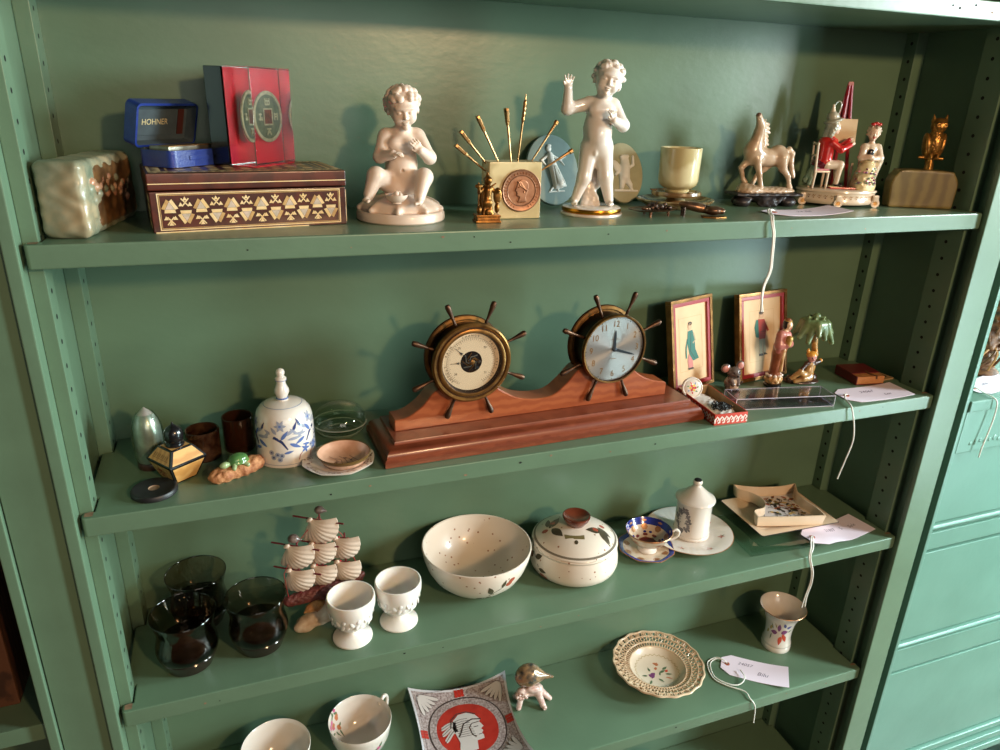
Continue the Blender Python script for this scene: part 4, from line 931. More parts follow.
# ---- brass owl on amber onyx
t = thing('owl_bookend', 'brass owl perched on a rounded amber onyx block at the right end', 'bookend', (1.1430, .0675, S1), rad(-25))
poly = [(-.0455, 0), (.0455, 0), (.0470, .030), (.0455, .040), (.040, .0485), (.031, .0535), (-.030, .0545), (-.040, .050), (-.0465, .040), (-.0475, .028)]
b = MB(); b.prism(spline([poly[1]]+poly[2:]+[poly[0]], 4), -.013, .013, 'onyx_amber', TR((0, 0, 0), (PI/2, 0, 0)), bev=.0025); b.build('block', t)
mat('owl_brass', (176, 128, 62), .34, .75, var=(130, 88, 40), vs=160)
P = [cap((.005, 0, .0555), (.005, 0, .060), .005, .0042, .002), cap((.005, 0, .0585), (.005, 0, .067), .0042, .003, .002, n=(.0006, 900)), cap((-.0085, 0, .0685), (.0185, 0, .0675), .0018, .0018, .001), ell((.005, 0, .0845), (.0098, .0088, .0165), .003, n=(.0005, 1400)), ell((.0055, -.001, .1045), (.0088, .0082, .0088), .002), cap((-.001, 0, .109), (-.0022, 0, .1165), .003, .0006, .001), cap((.0115, 0, .109), (.0128, 0, .1165), .003, .0006, .001),
     ell((.0018, -.0078, .1052), (.0032, .0018, .0034), .0006), ell((.0090, -.0078, .1052), (.0032, .0018, .0034), .0006), cut(ell((.0018, -.0098, .1052), .0014, .0005)), cut(ell((.0090, -.0098, .1052), .0014, .0005)), cap((.0054, -.0078, .1035), (.0054, -.0098, .1000), .0014, .0006, .0006), ell((-.0035, .001, .082), (.0035, .0075, .0145), .001, None, (0, -.12, 0)), ell((.0135, .001, .082), (.0035, .0075, .0145), .001, None, (0, .12, 0)), cap((.0015, -.007, .0720), (.0015, -.0085, .0685), .0018, .0014, .0006), cap((.0085, -.007, .0720), (.0085, -.0085, .0685), .0018, .0014, .0006), cap((.005, .006, .075), (.005, .006, .0615), .0045, .0025, .002)]
sdf(b := MB(), P, .0006, 'owl_brass', M=TR((-.001, 0, -.0125)) @ Matrix.Scale(1.225, 4)); b.build('owl', t)

# ---- price tag
price_tag('white price tag in front of the horse and painter group, its string hanging down', (.8560, .0500, S1), rad(-5), .116, .052, [('24-06', .010, .062, .006, .3)], .006,
          [[(.011, 0, .0036), (.001, -.006, .006), (-.012, -.026, .0042), (-.0250, -.0490, .0045), (-.0290, -.0575, -.003), (-.0250, -.0585, -.018), (-.0225, -.0585, -.045), (-.0215, -.0585, -.064), (-.0270, -.0585, -.083), (-.0275, -.0580, -.100), (-.0260, -.0580, -.119)],
           [(.011, 0, .0036), (-.001, -.004, .006), (-.0145, -.0245, .0042), (-.0275, -.0475, .0045), (-.0312, -.0570, -.003), (-.0272, -.0587, -.018), (-.0247, -.0587, -.045), (-.0237, -.0587, -.064), (-.0290, -.0587, -.083), (-.0285, -.0582, -.100), (-.0235, -.0582, -.119)]])
# ================================================================== SECOND SHELF
# ---- silvered glass bullet
mat('silvered', (214, 206, 198), .32, .55, var=(178, 170, 164), vs=80, bump=.1, bs=180); mat('dark_band', (58, 38, 32), .4, coat=.3); thin_glass('pale_glass', (240, 248, 244))
t = thing('glass_bullet', 'silvered bullet-shaped glass ornament at the left end of the clock shelf', 'ornament', (.0635, .1040, S2))
b = MB(); b.lathe([(0, 0), (.0150, 0), (.0156, .001), (.0156, .007), (.0150, .0085), (0, .0085)], 'dark_band', 40); b.build('base', t)
b = MB(); b.lathe([(0, .0088), (.0142, .0088), (.0150, .012), (.0154, .025), (.0156, .040), (.0150, .050), (.0128, .059), (.0095, .066), (.0050, .0715), (.0022, .0738), (.0008, .0755), (0, .0762)], 'silvered', 48); b.build('dome', t)
b = MB(); b.lathe([(.0152, .0090), (.0162, .012), (.0168, .025), (.0170, .042), (.0160, .053), (.0135, .0615), (.0098, .0685), (.0101, .0680), (.0140, .0610), (.0165, .053), (.0175, .042), (.0173, .025), (.0167, .012), (.0156, .0088)], 'pale_glass', 48); b.build('glass_shell', t)

# ---- inlaid perfume flask
wavemat('ash_wood', (216, 166, 98), (196, 140, 76), 40, 3, .35, coat=.3); mat('black_lacquer', (22, 20, 22), .25, coat=.4); mat('ink_red', (150, 44, 30), .5); mat('ink_brown', (96, 62, 34), .5)
t = thing('perfume_flask', 'angular inlaid wooden flask with a round black stopper', 'flask', (.0945, .0680, S2), rad(36))
def sq_ring(h, z): return [(-h, -h, z), (h, -h, z), (h, h, z), (-h, h, z)]
lv = [(.0135, 0), (.0228, .0250), (.0228, .0262), (.0132, .0405), (.0, .0405)]
b = MB()
for i in range(3):
    A, B = sq_ring(*lv[i]), sq_ring(*lv[i+1])
    for k in range(4):
        j = (k+1) % 4
        b.add([A[k], A[j], B[j], B[k]], [(0, 1, 2, 3)], 'black_lacquer')
        if i != 1:            # inlaid wooden panel standing just proud of the black edges
            P4 = [Vector(p) for p in (A[k], A[j], B[j], B[k])]; n_ = (P4[1]-P4[0]).cross(P4[3]-P4[0]).normalized(); c_ = sum(P4, Vector())/4
            Q = [c_+(p-c_)*.86+n_*.0003 for p in P4]; b.add(Q, [(0, 1, 2, 3)], 'ash_wood')
            f_ = lambda u, v: tuple(c_+n_*.0005+(P4[1]-P4[0]).normalized()*u+((P4[3]+P4[2])/2-(P4[0]+P4[1])/2).normalized()*v)
            if k == 3 and i == 0:
                for q in range(7): b.flat(disc2(-.004+.0045*cos(q*.9), -.0005+.005*sin(q*.9), .0026, .0015, 8, q), f_, 'ink_red')
                b.stroke([(-.009, -.004), (.0, .003), (.008, .002)], .0008, f_, 'ink_brown')
            if k == 3 and i == 2:
                for q in range(8): b.stroke([(-.0125+.0033*q, -.0022), (-.0110+.0033*q, .0022)], .0009, f_, 'ink_brown')
                b.stroke([(-.014, -.0035), (.014, -.0035)], .0005, f_, 'ink_brown')
b.add(sq_ring(.0135, 0), [(3, 2, 1, 0)], 'black_lacquer'); b.add(sq_ring(.0132, .0405), [(0, 1, 2, 3)], 'black_lacquer'); b.add(sq_ring(.0112, .0408), [(0, 1, 2, 3)], 'ash_wood'); b.build('body', t, smooth=False)
b = MB(); b.lathe([(0, .0405), (.0100, .0405), (.0105, .042), (.0100, .0445), (.0085, .0455), (.0098, .049), (.0103, .0535), (.0098, .058), (.0075, .062), (.0040, .0645), (.0016, .0662), (.0006, .0690), (0, .0700)], 'black_lacquer', 36); b.build('stopper', t)

# ---- black round lid
mat('black_wood', (34, 34, 36), .45, var=(26, 26, 28), vs=80)
b = MB(); b.lathe([(0, 0), (.0232, 0), (.0242, .0012), (.0243, .0046), (.0232, .0062), (.0215, .0066), (.0205, .0062), (.0060, .0060), (.0052, .0050), (.0, .0048)], 'black_wood', 56, mks=['black_wood']*7+['worn_wood']*2)
o = b.build('round_lid', None, loc=(.0703, .0368, S2)); tag(o, 'flat black round lid near the front edge, by the angular flask', 'lid')

# ---- brown glass tumblers
mat('brown_glass', (104, 60, 40), .08, trans=.82, ior=1.45); mat('brown_glass_dark', (60, 32, 20), .12, trans=.6, ior=1.45, var=(110, 76, 52), vs=90)
def tumbler(label, loc, R, H, mk):
    t = thing('glass_tumbler', label, 'glass', loc, 0, 'small brown glass tumblers')
    b = MB(); b.lathe([(0, 0), (R*.94, 0), (R*.985, .0012), (R, .004), (R*.99, H*.5), (R, H-.001), (R-.0008, H), (R-.0019, H-.0008), (R-.0024, H*.5), (R-.0026, .009), (R-.005, .0065), (0, .006)], mk, 48); b.build('bowl', t)
tumbler('shorter mottled brown glass tumbler behind the angular flask', (.1215, .1110, S2), .0195, .0375, 'brown_glass_dark')
tumbler('taller clear brown glass tumbler left of the porcelain bell', (.1625, .1240, S2), .0188, .0440, 'brown_glass')

# ---- turtle on a rock
mat('rock_tan', (206, 150, 104), .75, var=(150, 92, 58), vs=110, bump=.6, bs=220, third=(184, 126, 84)); mat('turtle_green', (96, 136, 70), .2, coat=.6, var=(60, 104, 58), vs=90); mat('turtle_pale', (150, 168, 120), .3, coat=.4)
t = thing('turtle_figurine', 'green turtle figurine on a rough tan rock, in front of the brown tumblers', 'figurine', (.1580, .0520, S2), rad(22))
rr = random.Random(21)
P = [ell((-.018, -.001, .006), (.016, .0115, .0090), .006, n=(.0010, 520)), ell((.004, .0, .006), (.018, .0120, .0085), .006, n=(.0010, 610)), ell((.021, .003, .007), (.013, .0105, .0095), .006, n=(.0010, 460))]
for i in range(14): P.append(ell((rr.uniform(-.028, .028), rr.uniform(-.010, .009), rr.uniform(.004, .012)), (.004, .0035, .003), .003, n=(.0005, 1500)))
sdf(b := MB(), P, .0007, 'rock_tan', zmin=0); b.build('rock', t)
b = MB(); sdf(b, [ell((.002, .001, .0195), (.0118, .0088, .0072), .002), ell((.002, .001, .0170), (.0130, .0100, .0022), .002)], .0006, 'turtle_green'); b.build('shell', t)
P = [cap((-.008, .0, .0165), (-.0145, -.002, .0180), .0030, .0040, .002), ell((-.0165, -.0025, .0182), (.0042, .0034, .0032), .002)]
for (x, y) in ((-.006, -.008), (.008, -.008), (-.006, .009), (.010, .009)): P.append(cap((x*.7, y*.6, .0165), (x*1.15, y*1.15, .0140), .0028, .0026, .001))
P.append(cap((.012, .002, .016), (.0165, .003, .0145), .002, .001, .001))
sdf(b := MB(), P, .0005, 'turtle_pale'); b.build('turtle_body', t)

# ---- porcelain hand bell
mat('delft_blue', (92, 116, 172), .25, coat=.5); mat('delft_grey', (156, 160, 176), .25, coat=.5); mat('delft_dark', (52, 64, 112), .25, coat=.5)
t = thing('porcelain_bell', 'white porcelain hand bell with blue flowers and a turned handle', 'bell', (.2162, .0875, S2))
prof = [(.0357, 0), (.0357, .0022), (.0352, .012), (.0345, .03), (.0343, .045), (.0335, .055), (.0312, .0625), (.0268, .0682), (.0205, .0718), (.0130, .0735), (.0085, .0742)]
b = MB(); b.lathe(prof+[(.0, .0744)], 'glazed_white', 72); b.lathe([(.0357, 0), (.0335, 0), (.0332, .03), (.0328, .050), (.027, .062), (.0, .068)][::-1], 'glazed_white', 48)
f = on_lathe(prof, .00025, face_cam(.2162, .0875))
for v, w, mk in ((.0038, .0007, 'delft_grey'), (.0708, .0005, 'delft_grey')): b.stroke([(2*PI*.0357*k/72, v) for k in range(73)], w, f, mk)
def onion(cu, cv, s, fl=1):
    b.stroke([(cu-.016*s*fl, cv+.006*s), (cu-.006*s*fl, cv+.0065*s), (cu+.001*s*fl, cv+.002*s), (cu+.006*s*fl, cv-.006*s)], [.0014*s, .003*s, .0026*s, .0012*s], f, 'delft_dark')
    for (x, y, L, w, a, mk) in ((0, .004, .012, .0035, .9, 'delft_blue'), (.004, .008, .014, .0032, .55, 'delft_grey'), (.006, .004, .016, .0030, .1, 'delft_grey'), (.008, .0, .013, .0035, -.5, 'delft_blue'), (.012, .012, .010, .0028, 1.1, 'delft_dark'), (-.004, .010, .009, .0034, 2.2, 'delft_grey'), (-.010, .010, .008, .003, 2.6, 'delft_grey'), (.016, .004, .011, .0028, .8, 'delft_grey'), (.002, -.010, .010, .0026, .2, 'delft_blue')):
        b.flat(leaf2(cu+x*s*fl, cv+y*s, L*s, w*s, a if fl > 0 else PI-a), f, mk)
    for (x, y) in ((-.004, -.011), (-.008, -.014), (-.002, -.016), (-.010, -.009), (0, -.012)):
        b.flat(disc2(cu+x*s*fl, cv+y*s, .0026*s, n=9), f, 'delft_grey'); b.flat(disc2(cu+x*s*fl, cv+y*s, .0011*s, n=7), lambda u, v: tuple(Vector(f(u, v))*1), 'delft_dark')
    for k in range(6): b.flat(leaf2(cu+(.0)*s, cv+.018*s, .0062*s, .003*s, k*PI/3), f, 'delft_grey')
    b.flat(disc2(cu, cv+.018*s, .0018*s, n=8), f, 'delft_blue')
onion(-.006, .031, 1.25); onion(.034, .036, 1.2, -1); onion(-.046, .033, 1.15); onion(.056, .026, .8)
for k in range(3): onion(.095+.042*k, .034, 1.1)
for (u_, v_) in ((.024, .020), (.040, .019)):
    for k in range(5): b.flat(leaf2(u_, v_, .0065, .0028, k*1.25), f, 'delft_blue')
    b.stroke([(u_, v_), (u_-.008, v_-.006), (u_-.010, v_-.012)], .0009, f, 'ink_red')
b.build('bell_body', t)
b = MB(); b.lathe([(0, .0738), (.0070, .0742), (.0072, .0760), (.0060, .0775), (.0070, .0800), (.0088, .0845), (.0085, .0880), (.0066, .0920), (.0054, .0960), (.0056, .0985), (.0066, .0992), (.0068, .1020), (.0058, .1032), (.0044, .1042), (.0042, .1052), (.0052, .1075), (.0052, .1100), (.0040, .1125), (.0018, .1138), (0, .1140)], 'glazed_white', 36)
b.lathe([(.0073, .0762), (.0063, .0776)], 'delft_blue', 36); b.lathe([(.0070, .0994), (.0071, .1000)], 'delft_blue', 36); b.build('handle', t)

# ---- clear glass dome dish
thin_glass('clear_glass', (240, 246, 240)); mat('glass_rim', (196, 206, 194), .06, trans=.55, ior=1.45)
t = thing('glass_candy_dish', 'rounded clear glass covered dish behind the small pink bowl', 'dish', (.2880, .1330, S2))
b = MB(); b.lathe([(0, 0), (.0200, 0), (.0240, .001), (.0310, .006), (.0340, .012), (.0345, .0155), (.0330, .0160), (.0300, .0085), (.0225, .004), (0, .003)], 'clear_glass', 56); b.build('dish', t)
b = MB()
for (r_, z_) in ((.0344, .0160), (.0300, .0068), (.0230, .0012)): b.tube([(r_*cos(2*PI*k/56), r_*sin(2*PI*k/56), z_) for k in range(56)], .0008, 'glass_rim', 6, closed=True)
b.lathe([(.0342, .0162), (.0345, .0190), (.0330, .0260), (.0285, .0330), (.0205, .0380), (.0105, .0402), (0, .0408), (0, .0388), (.0100, .0382), (.0195, .0362), (.0270, .0315), (.0312, .0250), (.0328, .0185), (.0330, .0162)], 'clear_glass', 56, fn=lambda a, r, z: (r*cos(a), r*sin(a), z)); b.build('lid', t)

# ---- faceted saucer and bowl
mat('pink_glaze', (222, 178, 150), .25, coat=.5, var=(206, 158, 130), vs=60); mat('brown_band', (112, 84, 40), .35, .3); mat('toile_brown', (126, 82, 66), .4, coat=.3)
t = thing('saucer', 'eight-sided white saucer with brown printed rim, under the small pink bowl', 'saucer', (.2735, .0465, S2), rad(-12))
def octo(a, r, z):
    m = PI/4; q = ((a+m/2) % m)-m/2; k = .94/cos(q)*.5+.5*.985
    return (r*k*cos(a), r*k*sin(a), z)
b = MB(); pr_ = [(0, 0), (.028, 0), (.031, .001), (.0435, .0058), (.0442, .0068), (.0430, .0072), (.0310, .0036), (.028, .0028), (0, .0028)]
b.lathe(pr_, 'glazed_white', 64, fn=octo)
rr = random.Random(5)
def sau(u, v): return (*octo(u, v, 0)[:2], float(np.interp(v, [.028, .031, .043], [.0030, .0038, .0073]))+.0001)
for i in range(110):
    a = rr.uniform(0, 2*PI); r_ = rr.uniform(.0325, .042); b.flat([(a+rr.uniform(.02, .05)*cos(q*1.05), r_+rr.uniform(.0006, .0014)*sin(q*1.05)) for q in range(6)], sau, 'toile_brown')
b.build('plate', t)
t = thing('bowl', 'small pink glazed bowl with brown rim, standing on the eight-sided saucer', 'bowl', (.2790, .0400, S2+.0030))
b = MB(); b.lathe([(0, 0), (.0170, 0), (.0205, .0008), (.0265, .0055), (.0300, .0105), (.0318, .0138), (.0322, .0152), (.0315, .0158), (.0306, .0150), (.0285, .0105), (.0240, .0055), (.0160, .0030), (0, .0026)], 'pink_glaze', 64, mks=['pink_glaze']*4+['brown_band']*4+['pink_glaze']*4)
def ib(u, v):
    r_ = math.hypot(u, v); return (u, v, float(np.interp(r_, [0, .016, .024, .0285], [.0028, .0032, .0057, .0107]))+.0001)
for k in range(5): b.stroke([(-.016+.006*k, .012-.004*(k % 2)), (-.008+.005*k, .003), (-.010+.007*k, -.010)], .0009, ib, 'toile_brown')
for i in range(10): b.flat(leaf2(rr.uniform(-.016, .014), rr.uniform(-.014, .012), .006, .0022, rr.uniform(0, 6)), ib, 'toile_brown')
b.build('body', t)

# ---- ship's wheel clock and barometer
wavemat('mahogany', (158, 84, 48), (144, 72, 40), 26, 5, .3, coat=.3, direction='Z'); wavemat('mahogany_dark', (126, 62, 38), (112, 52, 32), 26, 5, .32, coat=.3, direction='Z')
mat('brass_aged', (150, 108, 56), .34, .8, var=(104, 72, 38), vs=70); mat('bronze_dark', (70, 50, 38), .4, .7, var=(96, 66, 44), vs=120); mat('drum_dark', (40, 30, 26), .4, .6); mat('dial_cream', (232, 210, 176), .5); mat('dial_ink', (66, 56, 48), .5); mat('silver_dial', (206, 204, 200), .3, .75)
_n = MATS['silver_dial'].node_tree; _b = _n.nodes['Principled BSDF']; _t = _n.nodes.new('ShaderNodeTangent'); _t.direction_type = 'RADIAL'; _t.axis = 'Y'
_b.inputs['Anisotropic'].default_value = .85; _n.links.new(_t.outputs[0], _b.inputs['Tangent'])
mat('gold_numeral', (160, 116, 60), .4, .5); mat('hand_steel', (66, 72, 78), .35, .6)
thin_glass('bezel_glass', (252, 252, 252))
CK = (.5535, .0755, S2)
t = thing('clock', 'mahogany mantel piece holding two brass ship wheels, a barometer and a clock', 'clock', CK, rad(1.6))
def section(prof, x0, x1, mk, mb, inset=True):
    """moulded plinth: rectangular rings following (half depth, z); ends step in by the same amount"""
    h0 = max(p[0] for p in prof); vs = []; fs = []
    for h, z in prof:
        e = h0-h; vs += [(x0+e, -h, z), (x1-e, -h, z), (x1-e, h, z), (x0+e, h, z)]
    for i in range(len(prof)-1):
        for k in range(4): fs.append((4*i+k, 4*i+(k+1) % 4, 4*i+4+(k+1) % 4, 4*i+4+k))
    n = len(prof)-1; fs += [(3, 2, 1, 0), (4*n, 4*n+1, 4*n+2, 4*n+3)]
    return mb.add(vs, fs, mk)
b = MB(); section([(.0545, 0), (.0555, .001), (.0555, .0085), (.0540, .0100), (.0528, .0110), (.0530, .0130), (.0510, .0170), (.0470, .0202), (.0425, .0218), (.0405, .0228), (.0402, .0262), (.0395, .0270)], -.2310, .2290, 'mahogany_dark', b); b.build('plinth', t)
up = [(-.2085, .0268), (-.2085, .0420)]+spline([(-.2085, .0420), (-.192, .0440), (-.172, .0570), (-.155, .0750), (-.125, .0850), (-.090, .0820), (-.066, .0650), (-.042, .0515), (-.015, .0465), (.009, .0490), (.029, .0640), (.049, .0830), (.083, .0910), (.118, .0830), (.141, .0640), (.163, .0525), (.1870, .0465)], 4)[1:]+[(.1895, .0440), (.1895, .0268)]
b = MB(); b.prism(up, -.019, .012, 'mahogany', TR((0, 0, 0), (PI/2, 0, 0)), bev=.0012, seg=1); b.build('upright', t, angle=30)
def wheel(cx, cz, face):
    Mw = TR((cx, -.0250, cz), (PI/2, 0, 0))      # local z points out of the dial towards the room
    R = .0515
    b = MB(); b.lathe([(0, -.040), (R-.004, -.040), (R, -.038), (R+.001, -.036), (R, -.034), (R-.0075, -.033), (R-.0075, .0)], 'brass_aged', 64, M=Mw, mks=['drum_dark', 'drum_dark', 'drum_dark', 'bronze_dark', 'brass_aged', 'drum_dark'])
    b.lathe([(R-.0015, -.0335), (R-.0005, -.0322), (R-.0040, -.0315), (R-.0055, -.0330)], 'brass_aged', 64, M=Mw); b.build('drum', t)
    for k in range(8):
        a = rad(22.5+45*k); d_ = Vector((cos(a), sin(a), 0)); s = MB()
        rs = [(.0440, .0020), (.0520, .0020), (.0535, .0024), (.0560, .0017), (.0600, .0019), (.0680, .0028), (.0740, .0036), (.0775, .0037), (.0800, .0028), (.0808, .0010)]
        s.tube([tuple(d_*q[0]+Vector((0, 0, -.0085))) for q in rs], [q[1] for q in rs], 'bronze_dark', 12, M=Mw); s.build('wheel_handle', t)
    b = MB()
    if face == 'baro':
        b.lathe([(R-.0075, -.006), (R-.0010, -.005), (R+.0005, -.003), (R, -.0005), (R-.002, .0012), (R-.0045, .0008), (R-.0055, -.0004), (R-.0068, -.0004), (R-.0075, .0010), (R-.0100, .0020), (R-.0115, .0016), (R-.0125, .0002), (R-.0142, -.0050)], 'brass_aged', 64, M=Mw, mks=['bronze_dark']+['brass_aged']*5+['bronze_dark']+['brass_aged']*3+['bronze_dark', 'drum_dark']); b.build('bezel', t)
        Rf = R-.0140; d = MB(); d.lathe([(Rf, -.0052), (Rf, -.0049), (.0142, -.0049), (.0140, -.0066), (0, -.0066)], 'dial_cream', 64, M=Mw, mks=['dial_cream', 'dial_cream', 'brass_aged', 'drum_dark'])
        f = lambda u, v: tuple(Mw @ Vector((u, v, -.0047)))
        for k in range(60):
            a = rad(-60+300*k/59); r0, r1 = (Rf-.0085, Rf-.0058) if k % 5 else (Rf-.0098, Rf-.0055)
            d.stroke([(r0*cos(a), r0*sin(a)), (r1*cos(a), r1*sin(a))], .0003, f, 'dial_ink')
        d.stroke([((Rf-.0055)*cos(rad(-60+300*k/60)), (Rf-.0055)*sin(rad(-60+300*k/60))) for k in range(61)], .00025, f, 'dial_ink')
        for txt, a0, sz in (('STORMY', 205, .0044), ('RAIN', 152, .0040), ('CHANGE', 92, .0040), ('FAIR', 35, .0040), ('VERY DRY', -22, .0038)):
            n = len(txt); st = 7.6*sz/.0044
            for i, ch in enumerate(txt):
                a = rad(a0-(i-(n-1)/2)*st if not 180 < a0 < 360 else a0+(i-(n-1)/2)*st); rr_ = Rf-.0032
                ro = a-PI/2 if not 180 < a0 < 360 else a+PI/2
                d.text(ch, sz, lambda u, v: f(rr_*cos(a)+u*cos(ro)-v*sin(ro), rr_*sin(a)+u*sin(ro)+v*cos(ro)), 'dial_ink')
        for i, nn in enumerate(('28', '29', '30', '31')):
            a = rad(215-85*i); d.text(nn, .004, lambda u, v: f((Rf-.0125)*cos(a)+u, (Rf-.0125)*sin(a)+v), 'dial_ink')
        d.build('dial', t)
        m = MB()
        for k in range(9): a = k*.75; m.tube([(.0118*cos(a), .0118*sin(a), -.0062), (.0062*cos(a+.9), .0062*sin(a+.9), -.0058), (.003*cos(a+1.5), .003*sin(a+1.5), -.0054)], .0009, ('brass_aged', 'metal_grey')[k % 2], 6, M=Mw)
        m.ell((.0015, -.001, -.0048), (.0035, .0035, .001), 'brass_aged', M=Mw); m.build('movement', t)
        for nm, a, L, mk in (('pressure_hand', 180, .0275, 'dial_ink'), ('set_hand', 137, .0290, 'hand_steel')):
            m = MB(); ca, sa = cos(rad(a)), sin(rad(a)); g_ = lambda u, v: tuple(Mw @ Vector((u*ca-v*sa, u*sa+v*ca, -.0040)))
            m.stroke([(-.011, 0), (L, 0)], .0006, g_, mk); m.flat([(L*.62, 0), (L*.55, .0022), (L*.75, 0), (L*.55, -.0022)], g_, mk); m.flat(disc2(-.011, 0, .0018, n=10), g_, mk); m.build(nm, t)
        Rg = R-.0143
    else:
        b.lathe([(R-.0095, -.006), (R-.0045, -.0055), (R-.003, -.003), (R-.0032, .0005), (R-.0045, .0022), (R-.0062, .0020), (R-.0068, -.001)], 'brass_aged', 64, M=Mw, mks=['bronze_dark', 'bronze_dark', 'brass_aged', 'brass_aged', 'brass_aged', 'bronze_dark']); b.build('bezel', t)
        Rf = R-.0068; d = MB(); d.lathe([(0, -.0012), (Rf, -.0012)], 'silver_dial', 64, M=Mw)
        f = lambda u, v: tuple(Mw @ Vector((u, v, -.0009)))
        for k in range(60):
            a = 2*PI*k/60; r0 = Rf-.0030; d.flat(disc2((Rf-.0022)*cos(a), (Rf-.0022)*sin(a), .0008 if k % 5 == 0 else .00035, n=8), f, 'dial_ink')
        for h in range(1, 13):
            a = rad(90-30*h); d.text(str(h), .0125, lambda u, v: f((Rf-.0098)*cos(a)+u*.86, (Rf-.0098)*sin(a)+v), 'gold_numeral')
        d.stroke([(-.006, .0135), (-.003, .0147), (-.001, .0132), (.002, .0147), (.006, .0135)], .0006, f, 'gold_numeral'); d.stroke([(-.004, -.0135), (.004, -.0135)], .0008, f, 'gold_numeral')
        d.build('dial', t)
        for nm, a, L, w0, zz in (('hour_hand', 90, .0265, .0042, -.0002), ('minute_hand', -18, .0330, .0040, .0004)):
            m = MB(); ca, sa = cos(rad(a)), sin(rad(a)); g_ = lambda u, v: tuple(Mw @ Vector((u*ca-v*sa, u*sa+v*ca, zz)))
            m.stroke([(-.003, 0), (.004, 0), (L*.80, 0), (L, 0)], [w0*.8, w0, w0*.62, w0*.16], g_, 'hand_steel'); m.build(nm, t)
        m = MB(); m.lathe([(.0032, -.0004), (.0032, .0008), (.0015, .0013), (0, .0014)], 'hand_steel', 20, M=Mw); m.build('hub', t)
        Rg = R-.0070
    g_ = MB(); g_.lathe([(0, .0018), (Rg*.6, .0014), (Rg, .0004), (Rg, .0001), (Rg*.6, .0011), (0, .0015)], 'bezel_glass', 48, M=Mw); g_.build('dial_glass', t)
wheel(-.1115, .1122, 'baro'); wheel(.0902, .1100, 'clock')

# ---- framed pictures
mat('frame_gold', (150, 108, 56), .35, .6, var=(116, 80, 40), vs=90); mat('frame_red', (158, 44, 52), .4); mat('paper_cream', (226, 196, 156), .7, var=(216, 184, 142), vs=20); mat('paint_teal', (50, 116, 104), .6); mat('paint_pink', (206, 130, 124), .6); mat('paint_red', (180, 60, 44), .6); mat('paint_dark', (70, 60, 50), .6); mat('paint_grey', (170, 160, 130), .6); mat('paint_skin', (216, 176, 140), .6); mat('mount_line', (206, 172, 130), .7)
def frame(label, loc, rz, w, h, lean, man):
    t = thing('framed_picture', label, 'picture', loc, rz, 'framed costume pictures')
    M = TR((0, 0, 0), (PI/2-lean, 0, 0))
    def ring(mb, w0, h0, t0, z0, z1, mk, dz=0):
        for (cx, cy, ww, hh) in ((0, t0/2, w0, t0), (0, h0-t0/2, w0, t0), (-w0/2+t0/2, h0/2, t0, h0-2*t0), (w0/2-t0/2, h0/2, t0, h0-2*t0)):
            mb.box((cx, cy+dz, (z0+z1)/2), (ww, hh, z1-z0), mk, .0006, M)
    b = MB(); ring(b, w, h, .0055, -.010, .0012, 'frame_gold'); b.box((0, h/2, -.009), (w-.004, h-.004, .002), 'frame_gold', 0, M); b.build('frame', t)
    b = MB(); ring(b, w-.011, h-.011, .0058, -.005, -.0004, 'frame_red', .0055); b.build('inner_moulding', t)
    b = MB(); b.box((0, h/2, -.0045), (w-.020, h-.020, .001), 'paper_cream', 0, M)
    f = lambda u, v: tuple(M @ Vector((u, v, -.0037)))
    for (p, q) in (((-.027, .030), (.027, .030)), ((.027, .030), (.027, h-.030)), ((.027, h-.030), (-.027, h-.030)), ((-.027, h-.030), (-.027, .030))): b.stroke([p, q], .0006, f, 'mount_line')
    f = lambda u, v: tuple(M @ Vector((u, v, -.0035))); f2 = lambda u, v: tuple(M @ Vector((u, v, -.0033)))
    if man:
        b.flat([(-.012, .098), (-.016, .086), (-.013, .070), (-.004, .068), (-.003, .098)], f, 'paint_teal')
        b.flat([(-.008, .099), (.006, .098), (.011, .086), (.008, .066), (-.006, .066), (-.007, .084)], f2, 'paint_red'); b.flat(disc2(.000, .105, .0048, .0055), f2, 'paint_skin'); b.flat(disc2(-.001, .109, .005, .0032), f2, 'paint_dark')
        b.flat([(-.006, .066), (.001, .066), (.002, .042), (-.004, .042)], f, 'paint_grey'); b.flat([(.001, .066), (.007, .066), (.010, .042), (.004, .043)], f, 'paint_grey'); b.flat([(-.006, .042), (.002, .042), (.005, .038), (-.006, .038)], f2, 'paint_dark'); b.flat([(.004, .043), (.010, .042), (.014, .039), (.005, .039)], f2, 'paint_dark')
        b.stroke([(.009, .088), (.015, .078)], .004, f, 'paint_red'); b.stroke([(-.006, .078), (.008, .078)], .0012, f2, 'paint_dark')
    else:
        b.flat([(-.007, .092), (.004, .093), (.009, .080), (.010, .062), (.018, .046), (.004, .044), (-.004, .055), (-.009, .075)], f, 'paint_teal'); b.flat([(-.006, .056), (.002, .046), (.004, .034), (-.007, .034), (-.009, .045)], f2, 'paint_pink'); b.flat(disc2(-.002, .099, .0045, .0055), f2, 'paint_skin'); b.flat(disc2(-.0015, .1035, .0045, .003), f2, 'paint_dark')
        b.stroke([(.006, .088), (.010, .076), (.004, .072)], .0028, f2, 'paint_grey'); b.stroke([(-.008, .080), (-.012, .066), (-.012, .050)], .003, f, 'paint_teal'); b.flat([(-.009, .034), (.003, .034), (.006, .031), (-.008, .031)], f2, 'paint_dark'); b.stroke([(.0, .090), (-.002, .060), (.008, .047)], .0008, f2, 'paint_dark')
    b.build('print', t); return t
frame('left framed print of a robed figure in green, behind the red patterned box', (.8385, .1300, S2+.001), rad(17), .0985, .1440, rad(11), 0)
frame('right framed print of a man in a red coat, behind the tall lady figurine', (.9755, .1345, S2+.001), rad(8), .1075, .1430, rad(12), 1)

